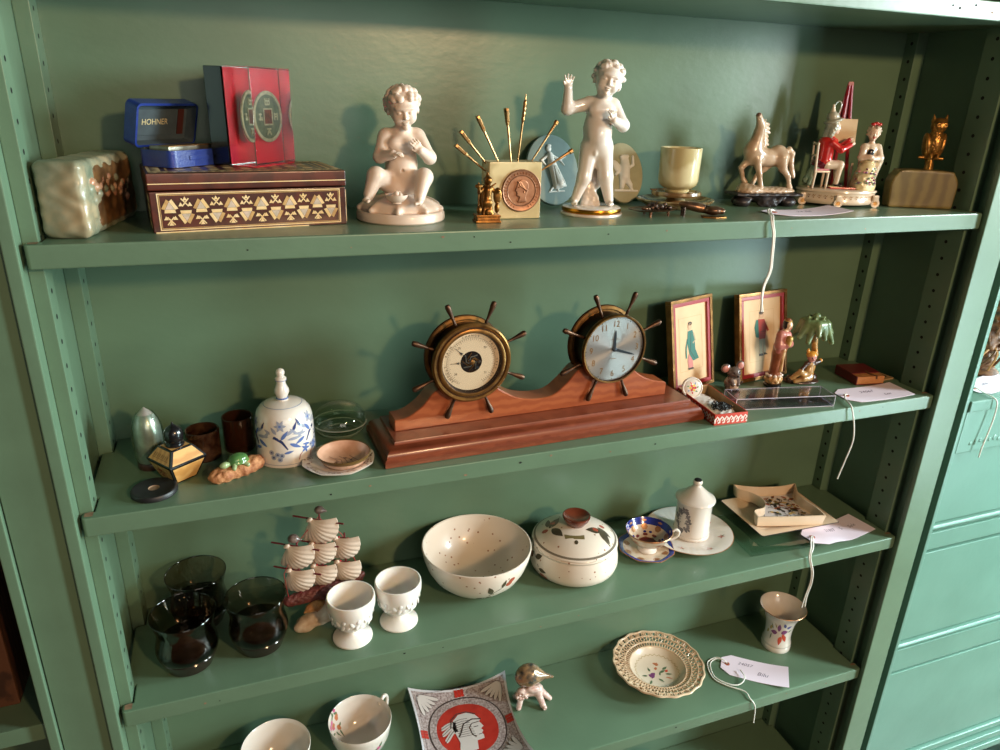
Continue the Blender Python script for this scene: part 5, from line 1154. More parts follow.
# ---- red patterned box with its trimmings
mat('box_red', (196, 62, 44), .55); mat('box_white', (230, 214, 204), .55); mat('box_inside', (176, 150, 112), .7); mat('tissue', (222, 216, 212), .8); mat('jet_black', (30, 28, 30), .3, coat=.3)
RB = (.8160, .0560, S2); rz = rad(-4)
t = thing('patterned_box', 'narrow open red and white patterned box at the right end of the clock', 'box', RB, rz)
b = MB(); tray(b, .0530, .1050, .0165, .0012, .0008, 'box_red', inner='box_inside')
rr = random.Random(8)
for side in (0, 1):
    f = (lambda u, v: (u, -.0527, v)) if side == 0 else (lambda u, v: (-.0267, -u, v))
    for i in range(7 if side == 0 else 13):
        u0 = (-.0225+.0075*i) if side == 0 else (-.048+.008*i)
        b.stroke([(u0-.0025, .003), (u0-.003, .008), (u0, .0125), (u0+.003, .0095), (u0+.0005, .0060)], [.0016, .0026, .0022, .0026, .0014], f, 'box_white')
        b.flat(disc2(u0+.003, .0035, .0014, n=8), f, 'box_white')
b.build('tray', t)
b = MB(); P = [ell((.002, -.020, .0085), (.019, .028, .0045), .004, n=(.0012, 500)), ell((-.004, .018, .0075), (.018, .026, .004), .004, n=(.0012, 420))]
sdf(b, P, .0011, 'tissue', M=TR((0, 0, -.0005)), zmin=.003); o = b.build('tissue_paper', None, loc=RB, rz=rz); tag(o, 'crumpled white tissue paper filling the red patterned box', 'tissue')
b = MB()
for i in range(30):
    a = i*2.4; r_ = .0030+.0115*math.sqrt(i/30); x, y = r_*cos(a)*.95, r_*sin(a)*.9; z = .0135+.0012*sin(i*1.7)
    b.tube([(x-.0035, y, z), (x, y+.003, z+.0018), (x+.0035, y+.0005, z)], .0011, 'jet_black', 6)
o = b.build('beaded_trim', None, loc=(RB[0]+.001, RB[1]-.024, S2), rz=rz); tag(o, 'black beaded trimming lying on tissue in the red patterned box', 'trimming')
mat('rose_red', (196, 50, 70), .4); mat('rose_yellow', (222, 190, 80), .4); mat('rose_green', (90, 140, 90), .4); mat('rose_blue', (120, 150, 190), .4)
t = thing('rose_medallion', 'round white medallion painted with a small rose, propped in the red patterned box', 'medallion', (.8000, .0795, S2+.0034), rad(-14))
M = TR((0, 0, 0), (rad(72), 0, 0)) @ TR((0, .0215, 0))
b = MB(); b.lathe([(0, -.003), (.0150, -.003), (.0162, -.0015), (.0160, .0005), (.0145, .0016), (.0132, .0008), (.010, .0022), (0, .0030)], 'glazed_white', 48, M=M)
f = lambda u, v: tuple(M @ Vector((u, v, float(np.interp(math.hypot(u, v), [0, .010, .0132], [.0031, .0023, .0010])))))
for k in range(6): a = k*PI/3; b.flat(disc2(.0035*cos(a), .0035*sin(a), .0024, .0020, 9, a), f, ('rose_red', 'rose_yellow')[k % 2])
for k in range(7): a = k*.9; b.flat(leaf2(.0060*cos(a), .0060*sin(a), .0040, .0022, a+.6), f, ('rose_green', 'rose_blue', 'rose_red')[k % 3])
b.flat(disc2(0, 0, .002, n=9), f, 'rose_red'); b.build('disc', t)
b = MB(); b.tube([tuple(M @ Vector((0, -.0145, -.001))), (0, -.003, .0012), (0, .004, .0008)], [.003, .004, .003], 'glazed_white', 10); b.build('foot', t)

# ---- clear plastic case
thin_glass('plastic_clear', (247, 245, 250), .06); mat('edge_glint', (206, 202, 214), .15, coat=.5)
t = thing('acrylic_case', 'long low clear plastic case lying in front of the figurines', 'case', (.9310, .0455, S2), rad(-11))
def shellbox(mb, w, d, h, wl, mk, M=None, flip=False): return tray(mb, w, d, h, wl, .0006, mk, floor=wl, M=M)
b = MB(); shellbox(b, .1560, .0360, .0075, .0014, 'plastic_clear'); b.build('base', t)
b = MB(); shellbox(b, .1590, .0390, .0170, .0013, 'plastic_clear', TR((0, 0, .0177), (PI, 0, 0))); b.build('lid', t)
b = MB()
for z_ in (.0006, .0172):
    for (p, q) in (((-.0792, -.0192), (.0792, -.0192)), ((.0792, -.0192), (.0792, .0192)), ((.0792, .0192), (-.0792, .0192)), ((-.0792, .0192), (-.0792, -.0192))): b.tube([(*p, z_), (*q, z_)], .00055, 'edge_glint', 6)
for (x, y) in ((-.0792, -.0192), (.0792, -.0192), (.0792, .0192), (-.0792, .0192)): b.tube([(x, y, .0006), (x, y, .0172)], .00055, 'edge_glint', 6)
o = b.build('edge_glint_tubes', t); o['label'] = 'pale tubes painting a glint along the edges'  # pale tubes stand in for light refracted at the case edges

# ---- mouse
mat('mouse_grey', (112, 98, 92), .25, coat=.5, var=(86, 72, 68), vs=80); mat('mouse_pink', (206, 140, 130), .3, coat=.4); mat('mouse_belly', (206, 176, 150), .3, coat=.4)
t = thing('mouse_figurine', 'small grey mouse figurine with pink ears between the framed prints', 'figurine', (.8920, .1080, S2), rad(-16)); t.scale = (1.12, 1.12, 1.12)
P = [ell((0, .002, .0105), (.0105, .0105, .0115), .004), ell((.000, -.001, .0275), (.0092, .0085, .0088), .004), ell((.001, -.0085, .0255), (.0042, .0045, .0038), .003), cap((-.005, -.004, .018), (-.003, -.010, .013), .003, .0024, .002), cap((.006, -.004, .018), (.004, -.010, .013), .003, .0024, .002), ell((-.006, -.007, .003), (.004, .006, .003), .002), ell((.007, -.007, .003), (.004, .006, .003), .002), ell((.0005, -.006, .0105), (.0062, .0050, .0075), .002, 'mouse_belly'),
     ell((-.0115, .002, .0325), (.0068, .0024, .0068), .001), ell((.0085, .002, .0375), (.0060, .0024, .0068), .001), ell((-.0118, .0006, .0325), (.0048, .0018, .0048), .0006, 'mouse_pink'), ell((.0087, .0006, .0375), (.0042, .0018, .0048), .0006, 'mouse_pink'), ell((-.0032, -.0078, .0295), .0013, .0003, 'porc_black'), ell((.0045, -.0078, .0295), .0013, .0003, 'porc_black'), ell((.0012, -.0128, .0262), .0013, .0003, 'porc_black')]
P += [cap((.006, .008, .006), (.014, .008, .006), .0018, .0014, .002), cap((.014, .008, .006), (.016, .004, .012), .0014, .001, .001)]
sdf(b := MB(), P, .00055, 'mouse_grey', zmin=0); b.build('mouse', t)

# ---- lady figurine
mat('gei_brown', (150, 88, 54), .35, var=(120, 62, 38), vs=70, coat=.3); mat('gei_pink', (196, 128, 116), .35, coat=.3, var=(176, 100, 92), vs=110); mat('gei_tan', (206, 166, 112), .35, coat=.3, var=(170, 120, 70), vs=160); mat('gei_face', (230, 196, 160), .35, coat=.3); mat('hair_black', (24, 20, 20), .3, coat=.4); mat('gei_gold', (190, 150, 80), .4, .3)
t = thing('lady_figurine', 'slim robed lady figurine with black hair on a pierced round base', 'figurine', (.9690, .1060, S2), rad(2))
b = MB(); b.lathe([(0, 0), (.0125, 0), (.0135, .0015), (.0135, .0045), (.012, .006), (0, .006)], 'porc_black', 32)
P = [ell((0, 0, .0135), (.0150, .0135, .0095), .002, 'gei_tan')]
for k in range(9):
    for q in (0, 1): a = 2*PI*(k+.5*q)/9; P.append(cut(ell((.0145*cos(a), .0130*sin(a), .0100+.0072*q), (.0030, .0030, .0024), .001, 'hair_black')))
P.append(cut(ell((0, 0, .0225), (.006, .006, .003), .002)))
for k in range(9): a = 2*PI*k/9; P.append(ell((.0118*cos(a), .0106*sin(a), .0205), (.0028, .0028, .0022), .001, 'box_white'))
sdf(b, P, .0005, 'gei_tan'); b.build('pierced_base', t)
P = [cap((0, 0, .020), (.002, 0, .055), .0088, .0095, .004, 'gei_brown'), cap((.002, 0, .055), (.0035, 0, .066), .0095, .0102, .004, 'gei_brown'), cap((.0035, 0, .066), (.006, 0, .084), .0100, .0092, .004, 'gei_pink'), cap((.0005, 0, .088), (.0115, 0, .087), .0056, .0056, .003, 'gei_pink'),
     cap((-.0015, -.001, .086), (-.0035, -.004, .071), .0066, .0072, .003, 'gei_pink'), cap((-.0035, -.004, .071), (.0045, -.0105, .0725), .0068, .0048, .003, 'gei_pink'), cap((.0125, -.002, .085), (.0155, -.005, .0715), .0056, .0058, .003, 'gei_pink'), cap((.0155, -.005, .0715), (.0085, -.0115, .0735), .0052, .004, .003, 'gei_pink'),
     cap((-.0035, -.003, .069), (-.0035, -.0045, .061), .005, .0035, .003, 'gei_pink'), ell((.0065, -.0130, .0760), (.0035, .003, .0042), .001, 'gei_face'), cap((.006, -.0118, .074), (.007, -.0125, .083), .0042, .0048, .002, 'gei_gold'), cap((.0035, -.0088, .064), (.003, -.0092, .030), .0022, .003, .002, 'gei_tan'), cap((.0065, 0, .090), (.008, -.001, .0965), .004, .0036, .002, 'gei_face')]
Mh = HM((.0095, -.0015, .1025), .0078, rad(6), rad(10), 0)
P += xf(head('gei_face', 'rose_red', child=False), Mh)
sdf(b := MB(), P, .00055, 'gei_pink'); b.build('lady', t)
P = xf([ell((0, .25, .30), (.88, .85, .80), .1), ell((-.62, .10, -.2), (.28, .45, .7), .2), ell((.62, .10, -.2), (.28, .45, .7), .2), ell((0, .55, -.35), (.65, .45, .7), .2)], Mh)
sdf(b := MB(), P, .0005, 'hair_black'); sdf(b, xf([ell((0, .25, 1.02), (.62, .62, .30), .1, 'gei_brown'), ell((0, .2, .82), (.82, .80, .16), .1, 'gei_gold')], Mh), .0005, 'gei_brown'); b.build('hair', t)

# ---- palm tree with a reclining figure
mat('palm_green', (122, 142, 96), .3, coat=.4, var=(84, 104, 66), vs=90); mat('palm_trunk', (196, 150, 84), .3, coat=.4, var=(160, 112, 56), vs=70); mat('tan_glaze', (186, 146, 92), .3, coat=.4, var=(146, 104, 60), vs=60); mat('orange_glaze', (214, 150, 60), .3, coat=.4); mat('brown_glaze', (70, 46, 36), .3, coat=.4)
t = thing('palm_figurine', 'glazed palm tree figurine with a figure sitting against the trunk', 'figurine', (1.0335, .1080, S2), rad(-14)); t.scale = (1.1, 1.1, 1.12)
P = [ell((-.004, 0, .002), (.027, .015, .004), .003), ell((-.020, -.003, .0065), (.0095, .006, .006), .003), ell((.014, .006, .006), (.009, .007, .006), .003)]
sdf(b := MB(), P, .0008, 'brown_glaze', zmin=0); b.build('base', t)
tr = [(.010, .004, .005), (.011, .004, .022), (.012, .004, .042), (.008, .004, .062), (.004, .003, .080)]
P = [cap(tr[i], tr[i+1], .0055-.0006*i, .0052-.0006*i, .003, n=(.0004, 900)) for i in range(4)]
sdf(b := MB(), P, .0006, 'palm_trunk'); b.build('trunk', t)
P = [ell((.003, .002, .0865), (.013, .011, .008), .004)]
for k in range(13):
    a = 2*PI*k/13+.2; r_ = .022+.004*(k % 2); dz = -.010-.006*(k % 3)
    m_ = (.003+r_*.6*cos(a), .002+r_*.5*sin(a), .0885); e_ = (.003+r_*1.12*cos(a), .002+r_*.85*sin(a), .0865+dz)
    P += [cap((.003, .002, .088), m_, .005, .0066, .003), cap(m_, e_, .0068, .0034, .003), cut(cap((m_[0], m_[1], m_[2]+.0058), (e_[0], e_[1], e_[2]+.003), .0006, .0006, .0008))]
for k in range(6): a = 2*PI*k/6; P.append(cap((.003, .002, .091), (.003+.012*cos(a), .002+.010*sin(a), .098), .0042, .0016, .003))
P += [ell((.003, .002, .098), (.006, .005, .006), .003)]
sdf(b := MB(), P, .0007, 'palm_green'); b.build('fronds', t)
P = [cap((.002, -.006, .012), (.003, -.005, .028), .0068, .006, .003, 'tan_glaze'), cap((.0, -.008, .010), (-.013, -.011, .0195), .0050, .0042, .003, 'tan_glaze'), cap((-.013, -.011, .0195), (-.0245, -.009, .009), .0042, .0030, .002, 'tan_glaze'), cap((.003, -.010, .010), (-.009, -.015, .010), .005, .0042, .003, 'tan_glaze'), cap((-.009, -.015, .010), (-.021, -.014, .0060), .0040, .003, .002, 'tan_glaze'), cap((-.003, -.006, .030), (.009, -.006, .031), .0036, .0036, .002, 'brown_glaze'), cap((-.004, -.007, .030), (-.012, -.011, .024), .003, .0025, .002, 'brown_glaze'), cap((.010, -.006, .031), (.017, -.004, .033), .003, .0026, .002, 'brown_glaze'), ell((.019, -.003, .034), (.003, .003, .003), .001, 'orange_glaze'), ell((-.026, -.009, .0065), (.004, .003, .003), .001, 'brown_glaze'),
     ell((.001, -.009, .0185), (.0058, .004, .007), .002, 'tan_glaze'), ell((.003, -.006, .0400), (.0066, .0062, .0068), .002, 'mouse_pink'), ell((.0025, -.0045, .0435), (.0075, .0070, .0050), .002, 'orange_glaze'), ell((-.0035, -.004, .0490), (.0022, .002, .0035), .001, 'orange_glaze'), ell((.0085, -.004, .0490), (.0022, .002, .0035), .001, 'orange_glaze'), ell((.0008, -.0118, .0405), .0009, .0003, 'porc_black'), ell((.0052, -.0116, .0405), .0009, .0003, 'porc_black'), ell((.003, -.0125, .0380), (.0018, .0014, .0012), .001, 'mouse_pink')]
sdf(b := MB(), P, .00055, 'tan_glaze', zmin=.002); b.build('sitting_figure', t)

# ---- little red book and dark-windowed card
mat('book_red', (104, 22, 26), .45, coat=.15); mat('page_edges', (206, 142, 86), .7, var=(176, 112, 62), vs=120, stretch=(1, 1, 14)); mat('card_tan', (170, 136, 92), .6)
BK = (1.1360, .0920, S2); rz = rad(-9)
t = thing('book', 'tiny thick book with red cover and tan page edges, right of the palm figurine', 'book', BK, rz)
b = MB(); b.box((.0005, 0, .0078), (.0490, .0530, .0125), 'page_edges', .0006); b.build('pages', t)
b = MB(); b.box((0, .001, .0008), (.0520, .0560, .0014), 'book_red', .0005); b.box((0, .0085, .0150), (.0520, .0410, .0016), 'book_red', .0006); b.box((-.0255, .001, .0079), (.0016, .0560, .0140), 'book_red', .0006); b.build('cover', t)
b = MB(); b.tube([(.010, -.027, .0100), (.010, -.0275, .0148), (.004, -.018, .0150), (.002, -.008, .0165)], .0014, 'ink_brown', 7); b.build('clasp', t)
b = MB(); b.prism([(-.0125, -.0210), (.0125, -.0210), (.0125, .0210), (-.0125, .0210)], 0, .0022, 'card_tan', bev=.0003); b.prism([(-.007, -.013), (.007, -.013), (.007, .014), (-.007, .014)], .0023, .0026, 'hole_dark')
o = b.build('mounted_slide', None, loc=(1.1790, .0950, S2), rz=rad(6)); tag(o, 'flat tan card with a dark window, lying right of the tiny book', 'card')

price_tag('white price tag lying right of the clear plastic case, its string hanging below the shelf', (1.0440, .0375, S2), rad(-3), .1190, .0520, [('24067', .0105, .055, .007, .35), ('Lot', .009, .082, -.009, .3)], .0035,
          [[(.011, 0, .0030), (.004, -.004, .006), (-.006, -.016, .004), (-.0135, -.035, .0035), (-.0155, -.0435, -.003), (-.0075, -.0450, -.028), (-.0030, -.0450, -.055), (-.0090, -.0450, -.085), (-.0165, -.0450, -.118)]])
# ================================================================== THIRD SHELF
# ---- smoked tumblers
thin_glass('smoke_glass', (226, 216, 206)); mat('smoke_base', (54, 40, 34), .12, trans=.45, ior=1.4, coat=.5)
thin_glass('smoke_mid', (166, 154, 144))
def smoked(label, x, y):
    t = thing('smoked_tumbler', label, 'glass', (x, y, S3), 0, 'smoked glass tumblers'); t.scale = (1, 1, 1.085)
    out = [(.0300, .0145), (.0355, .0190), (.0372, .0250), (.0368, .032), (.0345, .041), (.0335, .048), (.0342, .055), (.0365, .063), (.0385, .0705)]
    inn = [(.0378, .0708), (.0356, .063), (.0333, .055), (.0326, .048), (.0336, .041), (.0358, .032), (.0360, .0250), (.0342, .0195), (.028, .0160)]
    b = MB(); b.lathe(out+[(.0386, .0712)]+inn, 'smoke_glass', 64, mks=['smoke_mid']*3+['smoke_glass']*12+['smoke_mid']*4); b.build('wall', t)
    b = MB(); b.lathe([(0, 0), (.0265, 0), (.0285, .0012), (.0300, .0060), (.0330, .0120), (.0350, .0175), (.0340, .0188), (.030, .0155), (0, .0140)], 'smoke_base', 64); b.build('base', t)
    b = MB(); b.tube([(.0383*cos(2*PI*k/64), .0383*sin(2*PI*k/64), .0711) for k in range(64)], .0006, 'smoke_mid', 6, closed=True); b.build('rim', t)
smoked('smoked glass tumbler standing nearest the front left corner of its shelf', .0750, .0640)
smoked('smoked glass tumbler on the right of the three, beside the shell ship', .1612, .0700)
smoked('smoked glass tumbler at the back, behind the other two', .0880, .1430)

# ---- shell ship
mat('shell_cream', (236, 220, 204), .35, coat=.3, var=(226, 204, 184), vs=60); mat('shell_rust', (186, 138, 114), .4, coat=.2); mat('mast_red', (110, 30, 40), .4); mat('thread_red', (190, 40, 50), .6); mat('hull_brown', (120, 62, 56), .5, var=(92, 44, 42), vs=140, bump=.4, bs=300); mat('snail_grey', (128, 112, 104), .3, coat=.4, var=(92, 78, 74), vs=220); mat('drift_stone', (212, 194, 168), .6, var=(176, 146, 114), vs=60, bump=.3, bs=150); mat('conch_tan', (196, 146, 90), .45, var=(150, 96, 56), vs=120)
def scallop(mb, M, R=.022, n=45, ribs=9, span=62, bulge=.011):
    vs = []; fs = []; ms = []; rows = 9
    for s in (0, 1):
        for j in range(rows+1):
            v = j/rows
            for i in range(n+1):
                u = 2*i/n-1; th = rad(span)*u
                ph = abs(((i/n*ribs) % 1)-.5)*2
                rr_ = R*(1-.10*u*u)*(1+.025*(1-ph)); x = rr_*v*sin(th); y = -rr_*v*cos(th)
                z = bulge*sin(PI*min(1, .12+.80*v))*(1-.55*u*u)+.0011*v*(1-ph)-(.0008 if s else 0)
                vs.append((x, y, z))
    N = (rows+1)*(n+1)
    for j in range(rows):
        for i in range(n):
            a = j*(n+1)+i; q = (a, a+n+1, a+n+2, a+1)
            ph = abs((((i+.5)/n*ribs) % 1)-.5)*2
            k_ = 'shell_rust' if ph > .84 and j > 1 else 'shell_cream'
            fs.append(q); ms.append(k_); fs.append(tuple(N+w for w in q[::-1])); ms.append('shell_cream')
    for i in range(n): a = rows*(n+1)+i; fs.append((a, N+a, N+a+1, a+1)); ms.append('shell_cream')
    mb.add(vs, fs, ms, M)
    mb.ell((0, .0005, .0035), (.0052, .0030, .0030), 'shell_cream', M=M, u=12, v=8)
SH = (.2480, .0950, S3)
t = thing('shell_ship', 'model sailing ship with scallop shell sails and red spars, behind the white egg cups', 'model ship', SH, rad(9))
P = [cap((-.030, -.008, .006), (.004, -.002, .010), .0115, .0125, .006, 'drift_stone', n=(.0015, 300)), cap((.004, -.002, .010), (.026, .004, .008), .0125, .0095, .006, 'drift_stone', n=(.0015, 300)), ell((-.034, -.012, .0065), (.012, .008, .0075), .005, 'drift_stone'), cap((-.006, -.002, .016), (.010, .002, .030), .011, .012, .006, 'drift_stone')]
sdf(b := MB(), P, .0010, 'drift_stone', zmin=0); b.build('stone_base', t)
P = [cap((-.022, -.008, .029), (-.012, -.007, .031), .0055, .0085, .003), cap((-.012, -.007, .031), (-.004, -.006, .031), .0085, .004, .003), cap((-.022, -.008, .029), (-.0295, -.010, .0260), .0045, .0012, .002)]
for k in range(6): P.append(cap((-.013+.005*cos(k), -.007+.006*sin(k*1.05), .031+.006*cos(k*1.05)), (-.013, -.007+.0105*sin(k*1.05), .031+.0105*cos(k*1.05)), .0018, .0006, .001))
sdf(b := MB(), P, .0006, 'conch_tan'); b.build('conch', t)
P = [cap((-.046, 0, .044), (.0, 0, .0445), .0075, .0110, .004, n=(.0009, 650)), cap((.0, 0, .0445), (.050, 0, .0500), .0110, .0070, .004, n=(.0009, 650)), cap((.045, 0, .050), (.056, 0, .054), .006, .004, .003)]
sdf(b := MB(), P, .0009, 'hull_brown'); b.build('hull', t)
yd = Vector((cos(rad(-42)), sin(rad(-42)), 0))        # direction of the spars
masts = ((-.030, .135), (.002, .168), (.034, .128))
for x, top in masts:
    b = MB(); b.tube([(x, 0, .050), (x, 0, top)], [.0016, .0012], 'mast_red', 8); b.build('mast', t)
sails = [(.002, .1600, .0235), (-.030, .1290, .0225), (.002, .1230, .0205), (.034, .1220, .0210), (-.030, .0910, .0215), (.002, .0880, .0200), (.034, .0840, .0210)]
ln = [.036, .034, .027, .022, .034, .022, .022]
Ry = Matrix(((yd.x, 0, yd.y, 0), (yd.y, 0, -yd.x, 0), (0, 1, 0, 0), (0, 0, 0, 1)))   # local x along the spar, y up, z out to the viewer
for (x, z, R_), L in zip(sails, ln):
    o_ = Vector((x, 0, z)); nrm = Vector((yd.y, -yd.x, 0))
    c_ = o_+nrm*.004
    b = MB(); b.tube([tuple(c_-yd*L), tuple(c_+yd*L)], .0012, 'mast_red', 7)
    for q in (-.28, .3): p_ = c_+yd*L*q; b.ell(tuple(p_), (.0019, .0019, .0021), 'thread_red', u=8, v=6)
    b.build('spar', t)
    b = MB(); M = Matrix.Translation(c_+yd*-.010+nrm*.001+Vector((0, 0, .001))) @ Ry @ Euler((rad(8), rad(0), rad(38))).to_matrix().to_4x4(); scallop(b, M, R_*1.72); b.build('shell_sail', t)
for (x, z, k) in ((.002, .1735, 1), (-.034, .1400, 1.15)):
    P = [ell((x, -.001, z), (.0062*k, .0058*k, .0052*k), .001), cap((x+.003, -.004, z), (x+.0075*k, -.006, z-.001), .0036*k, .0014, .002)]
    sdf(b := MB(), P, .0006, 'snail_grey'); b.build('snail_shell', t)
b = MB(); b.tube([(.002, 0, .160), (.030, -.0, .128), (.056, 0, .054)], .0004, 'thread_red', 5); b.tube([(-.030, 0, .128), (-.050, -.002, .090), (-.046, 0, .046)], .0004, 'thread_red', 5); b.tube([(.002, 0, .164), (-.030, 0, .130)], .0004, 'thread_red', 5); b.build('rigging', t)

# ---- milk glass egg cups
mat('milk_glass', (236, 230, 222), .18, sss=.25, coat=.5)
def egg_cup(label, x, y, rz):
    t = thing('egg_cup', label, 'egg cup', (x, y, S3), rz, 'white milk glass egg cups')
    prof = [(0, 0), (.0255, 0), (.0265, .0010), (.0263, .0028), (.0235, .0050), (.0150, .0080), (.0105, .0118), (.0098, .0150), (.0125, .0185), (.0190, .0225), (.0245, .0285), (.0278, .0370), (.0293, .0460), (.0300, .0505), (.0312, .0515), (.0320, .0560), (.0320, .0650), (.0313, .0675), (.0300, .0680), (.0288, .0670), (.0280, .0600), (.0268, .0460), (.0230, .0330), (.0150, .0260), (0, .0235)]
    b = MB(); b.lathe(prof[:9], 'milk_glass', 64); b.build('foot', t)
    b = MB(); b.lathe(prof[7:], 'milk_glass', 64)
    f = on_lathe(prof[8:16], .0001, 0)
    for k in range(9):                                   # moulded leaves round the bowl
        u0 = 2*PI*.0312*k/9
        for (du, dv, L, w, a) in ((0, .0315, .011, .005, 1.2), (.004, .0335, .009, .0045, .5), (-.003, .0375, .009, .0045, 2.1), (.003, .041, .008, .004, 1.4)):
            c_ = Vector(f(u0+du+L*.5*cos(a), dv+L*.5*sin(a))); b.ell(tuple(c_), (.0009, L*.50, .0028), 'milk_glass', u=8, v=6, rot=(a, 0, u0/.0312))
    b.build('cup', t)
egg_cup('white milk glass egg cup on the left, nearer the smoked tumblers', .2785, .0450, 0); egg_cup('white milk glass egg cup on the right, nearer the speckled bowl', .3442, .0570, .4)

# ---- speckled stoneware
speckle('stoneware', (226, 212, 196), (150, 100, 68), 95, .12, .32, .3); mat('leaf_brown', (84, 74, 50), .4, coat=.3, var=(62, 54, 40), vs=90); mat('leaf_olive', (116, 104, 66), .4, coat=.3); mat('berry_red', (168, 76, 52), .4, coat=.3); mat('glaze_line', (120, 108, 92), .4)
t = thing('stoneware_bowl', 'large speckled cream stoneware bowl with a painted leaf sprig', 'bowl', (.4740, .1080, S3), 0)
prof = [(.036, 0), (.039, .0008), (.0420, .002), (.053, .0080), (.0655, .0205), (.0738, .0350), (.0790, .0505), (.0815, .0635)]
b = MB(); b.lathe([(0, 0)]+prof+[(.0812, .0655), (.0798, .0660), (.0782, .0648), (.0755, .0505), (.0698, .0350), (.0612, .0220), (.0480, .0110), (.0300, .0065), (0, .0055)], 'stoneware', 80)
a0 = face_cam(.475, .107); f = on_lathe(prof, .0003, a0+.42)
def sprig(mb, f, cu, cv, s, m1='leaf_brown', m2='berry_red', a=.3):
    X = lambda u, v: (cu+(u*cos(a)-v*sin(a))*s, cv+(u*sin(a)+v*cos(a))*s)
    mb.stroke([X(-.022, -.006), X(-.010, 0), (X(.006, .003)), X(.020, .001)], .0014*s, f, m1)
    for (x, y, L, w, an) in ((-.022, -.006, .013, .0085, 2.6), (-.006, .001, .017, .008, 1.5), (.010, .003, .014, .006, .9), (-.014, -.003, .012, .0075, -1.2)): mb.flat(leaf2(*X(x, y), L*s, w*s, an+a), f, m1)
    for (x, y) in ((-.012, -.010), (.021, .002), (.026, .005)): mb.flat(disc2(*X(x, y), .0052*s, .0042*s, 10), f, m2)
sprig(b, f, .0, .028, 1.15, a=.45); b.build('body', t)

CX, CY = .6320, .1000
t = thing('casserole', 'lidded speckled stoneware casserole with brown knob and leaf decoration', 'casserole', (CX, CY, S3), 0)
prof = [(.052, 0), (.060, .002), (.0665, .008), (.0690, .016), (.0685, .026), (.0660, .040), (.0650, .0435), (.0660, .0450), (.0665, .0475)]
b = MB(); b.lathe([(0, 0)]+prof+[(.0650, .0485), (.060, .0480), (.0595, .040), (.0610, .016), (.05, .008), (0, .006)], 'stoneware', 80)
a0 = face_cam(CX, CY); f = on_lathe(prof, .0003, a0-.95); sprig(b, f, 0, .026, 1.1, a=-.9); b.build('pot', t)
lp = [(.0655, .0490), (.0662, .0505), (.0652, .0520), (.0622, .0536), (.0612, .0542), (.0570, .0580), (.0490, .0635), (.0370, .0690), (.0240, .0728), (.0150, .0745)]
b = MB(); b.lathe([(0, .0470), (.0590, .0480), (.0635, .0486)]+lp+[(0, .0755)], 'stoneware', 80); ring = [2*PI*.0662*k/80 for k in range(81)]
f = on_lathe(lp, .0003, a0); b.stroke([(u, .0536) for u in ring], .0018, f, 'glaze_line')
def top(u, v):      # (u, v) seen from above, with v away from the viewer
    a = a0-PI/2; x, y = u*cos(a+PI)-v*sin(a+PI), u*sin(a+PI)+v*cos(a+PI); r = math.hypot(x, y)
    z = float(np.interp(-r, [-q[0] for q in lp[3:]], [q[1] for q in lp[3:]])); return (x, y, z+.0003)
b.flat(disc2(.003, -.040, .0030, .0035, 8), top, 'leaf_brown'); b.flat([(-.016, -.0275), (.014, -.0250), (.0150, -.0325), (.004, -.0345), (-.014, -.0355)], top, 'leaf_olive')
for (x, y, a, s) in ((-.040, -.010, 1.1, 1), (.036, -.002, -.9, 1)):
    for (dx, dy, L, w, an) in ((0, 0, .030, .013, a), (.004, -.002, .026, .013, a-1.9), (-.003, .004, .024, .008, a+.5)): b.flat(leaf2(x+dx, y+dy, L, w, an), top, 'leaf_brown')
    b.flat(disc2(x-.006, y-.004, .0048, .004, 9), top, 'berry_red'); b.flat(disc2(x+.004, y+.012, .0044, .004, 9), top, 'berry_red')
b.build('lid', t)
mat('knob_brown', (122, 58, 36), .25, coat=.5, var=(84, 38, 26), vs=60)
b = MB(); b.lathe([(0, .0742), (.0135, .0745), (.0150, .0770), (.0195, .0830), (.0215, .0880), (.0212, .0902), (.0198, .0906), (.0150, .0880), (.008, .0862), (0, .0858)], 'knob_brown', 48); b.build('knob', t)

# ---- blue and gilt cup and saucer
mat('cobalt', (44, 58, 150), .2, coat=.6, var=(36, 46, 120), vs=90); mat('imari_gold', (188, 140, 96), .3, .4, var=(160, 104, 66), vs=140); mat('imari_red', (120, 44, 44), .35, coat=.3)
t = thing('saucer', 'cobalt blue and gilt saucer beneath the small blue teacup', 'saucer', (.7615, .0965, S3), 0)
sp = [(0, 0), (.022, 0), (.025, .0008), (.038, .0050), (.0452, .0085), (.0456, .0094), (.0444, .0096), (.0370, .0066), (.0245, .0030), (.021, .0024), (0, .0024)]
b = MB(); b.lathe(sp, 'glazed_white', 64, mks=['glazed_white']*4+['imari_gold']*2+['cobalt']+['porc_cream']*3, fn=lambda a, r, z: (r*cos(a)*(1+.025*cos(8*a)*(r/.045)**4), r*sin(a)*(1+.025*cos(8*a)*(r/.045)**4), z))
sa = lambda u, v: (v*cos(u), v*sin(u), float(np.interp(v, [.021, .0245, .037, .0444], [.0024, .003, .0066, .0096]))+.0002)
rr = random.Random(3)
for k in range(8):
    a = 2*PI*k/8; b.flat([(a+.22*cos(q*1.05)*(.7 if q % 2 else 1), .032+.0055*sin(q*1.05)) for q in range(6)], sa, 'imari_gold'); b.flat([(a+.10*cos(q*1.05), .032+.0025*sin(q*1.05)) for q in range(6)], sa, 'imari_red'); b.flat([(a+.39+.09*cos(q*1.05), .0405+.0022*sin(q*1.05)) for q in range(6)], sa, 'imari_gold')
b.build('plate', t)
t = thing('teacup', 'small cobalt blue and gilt footed teacup on its blue saucer', 'teacup', (.7640, .0965, S3+.0027), rad(-18))
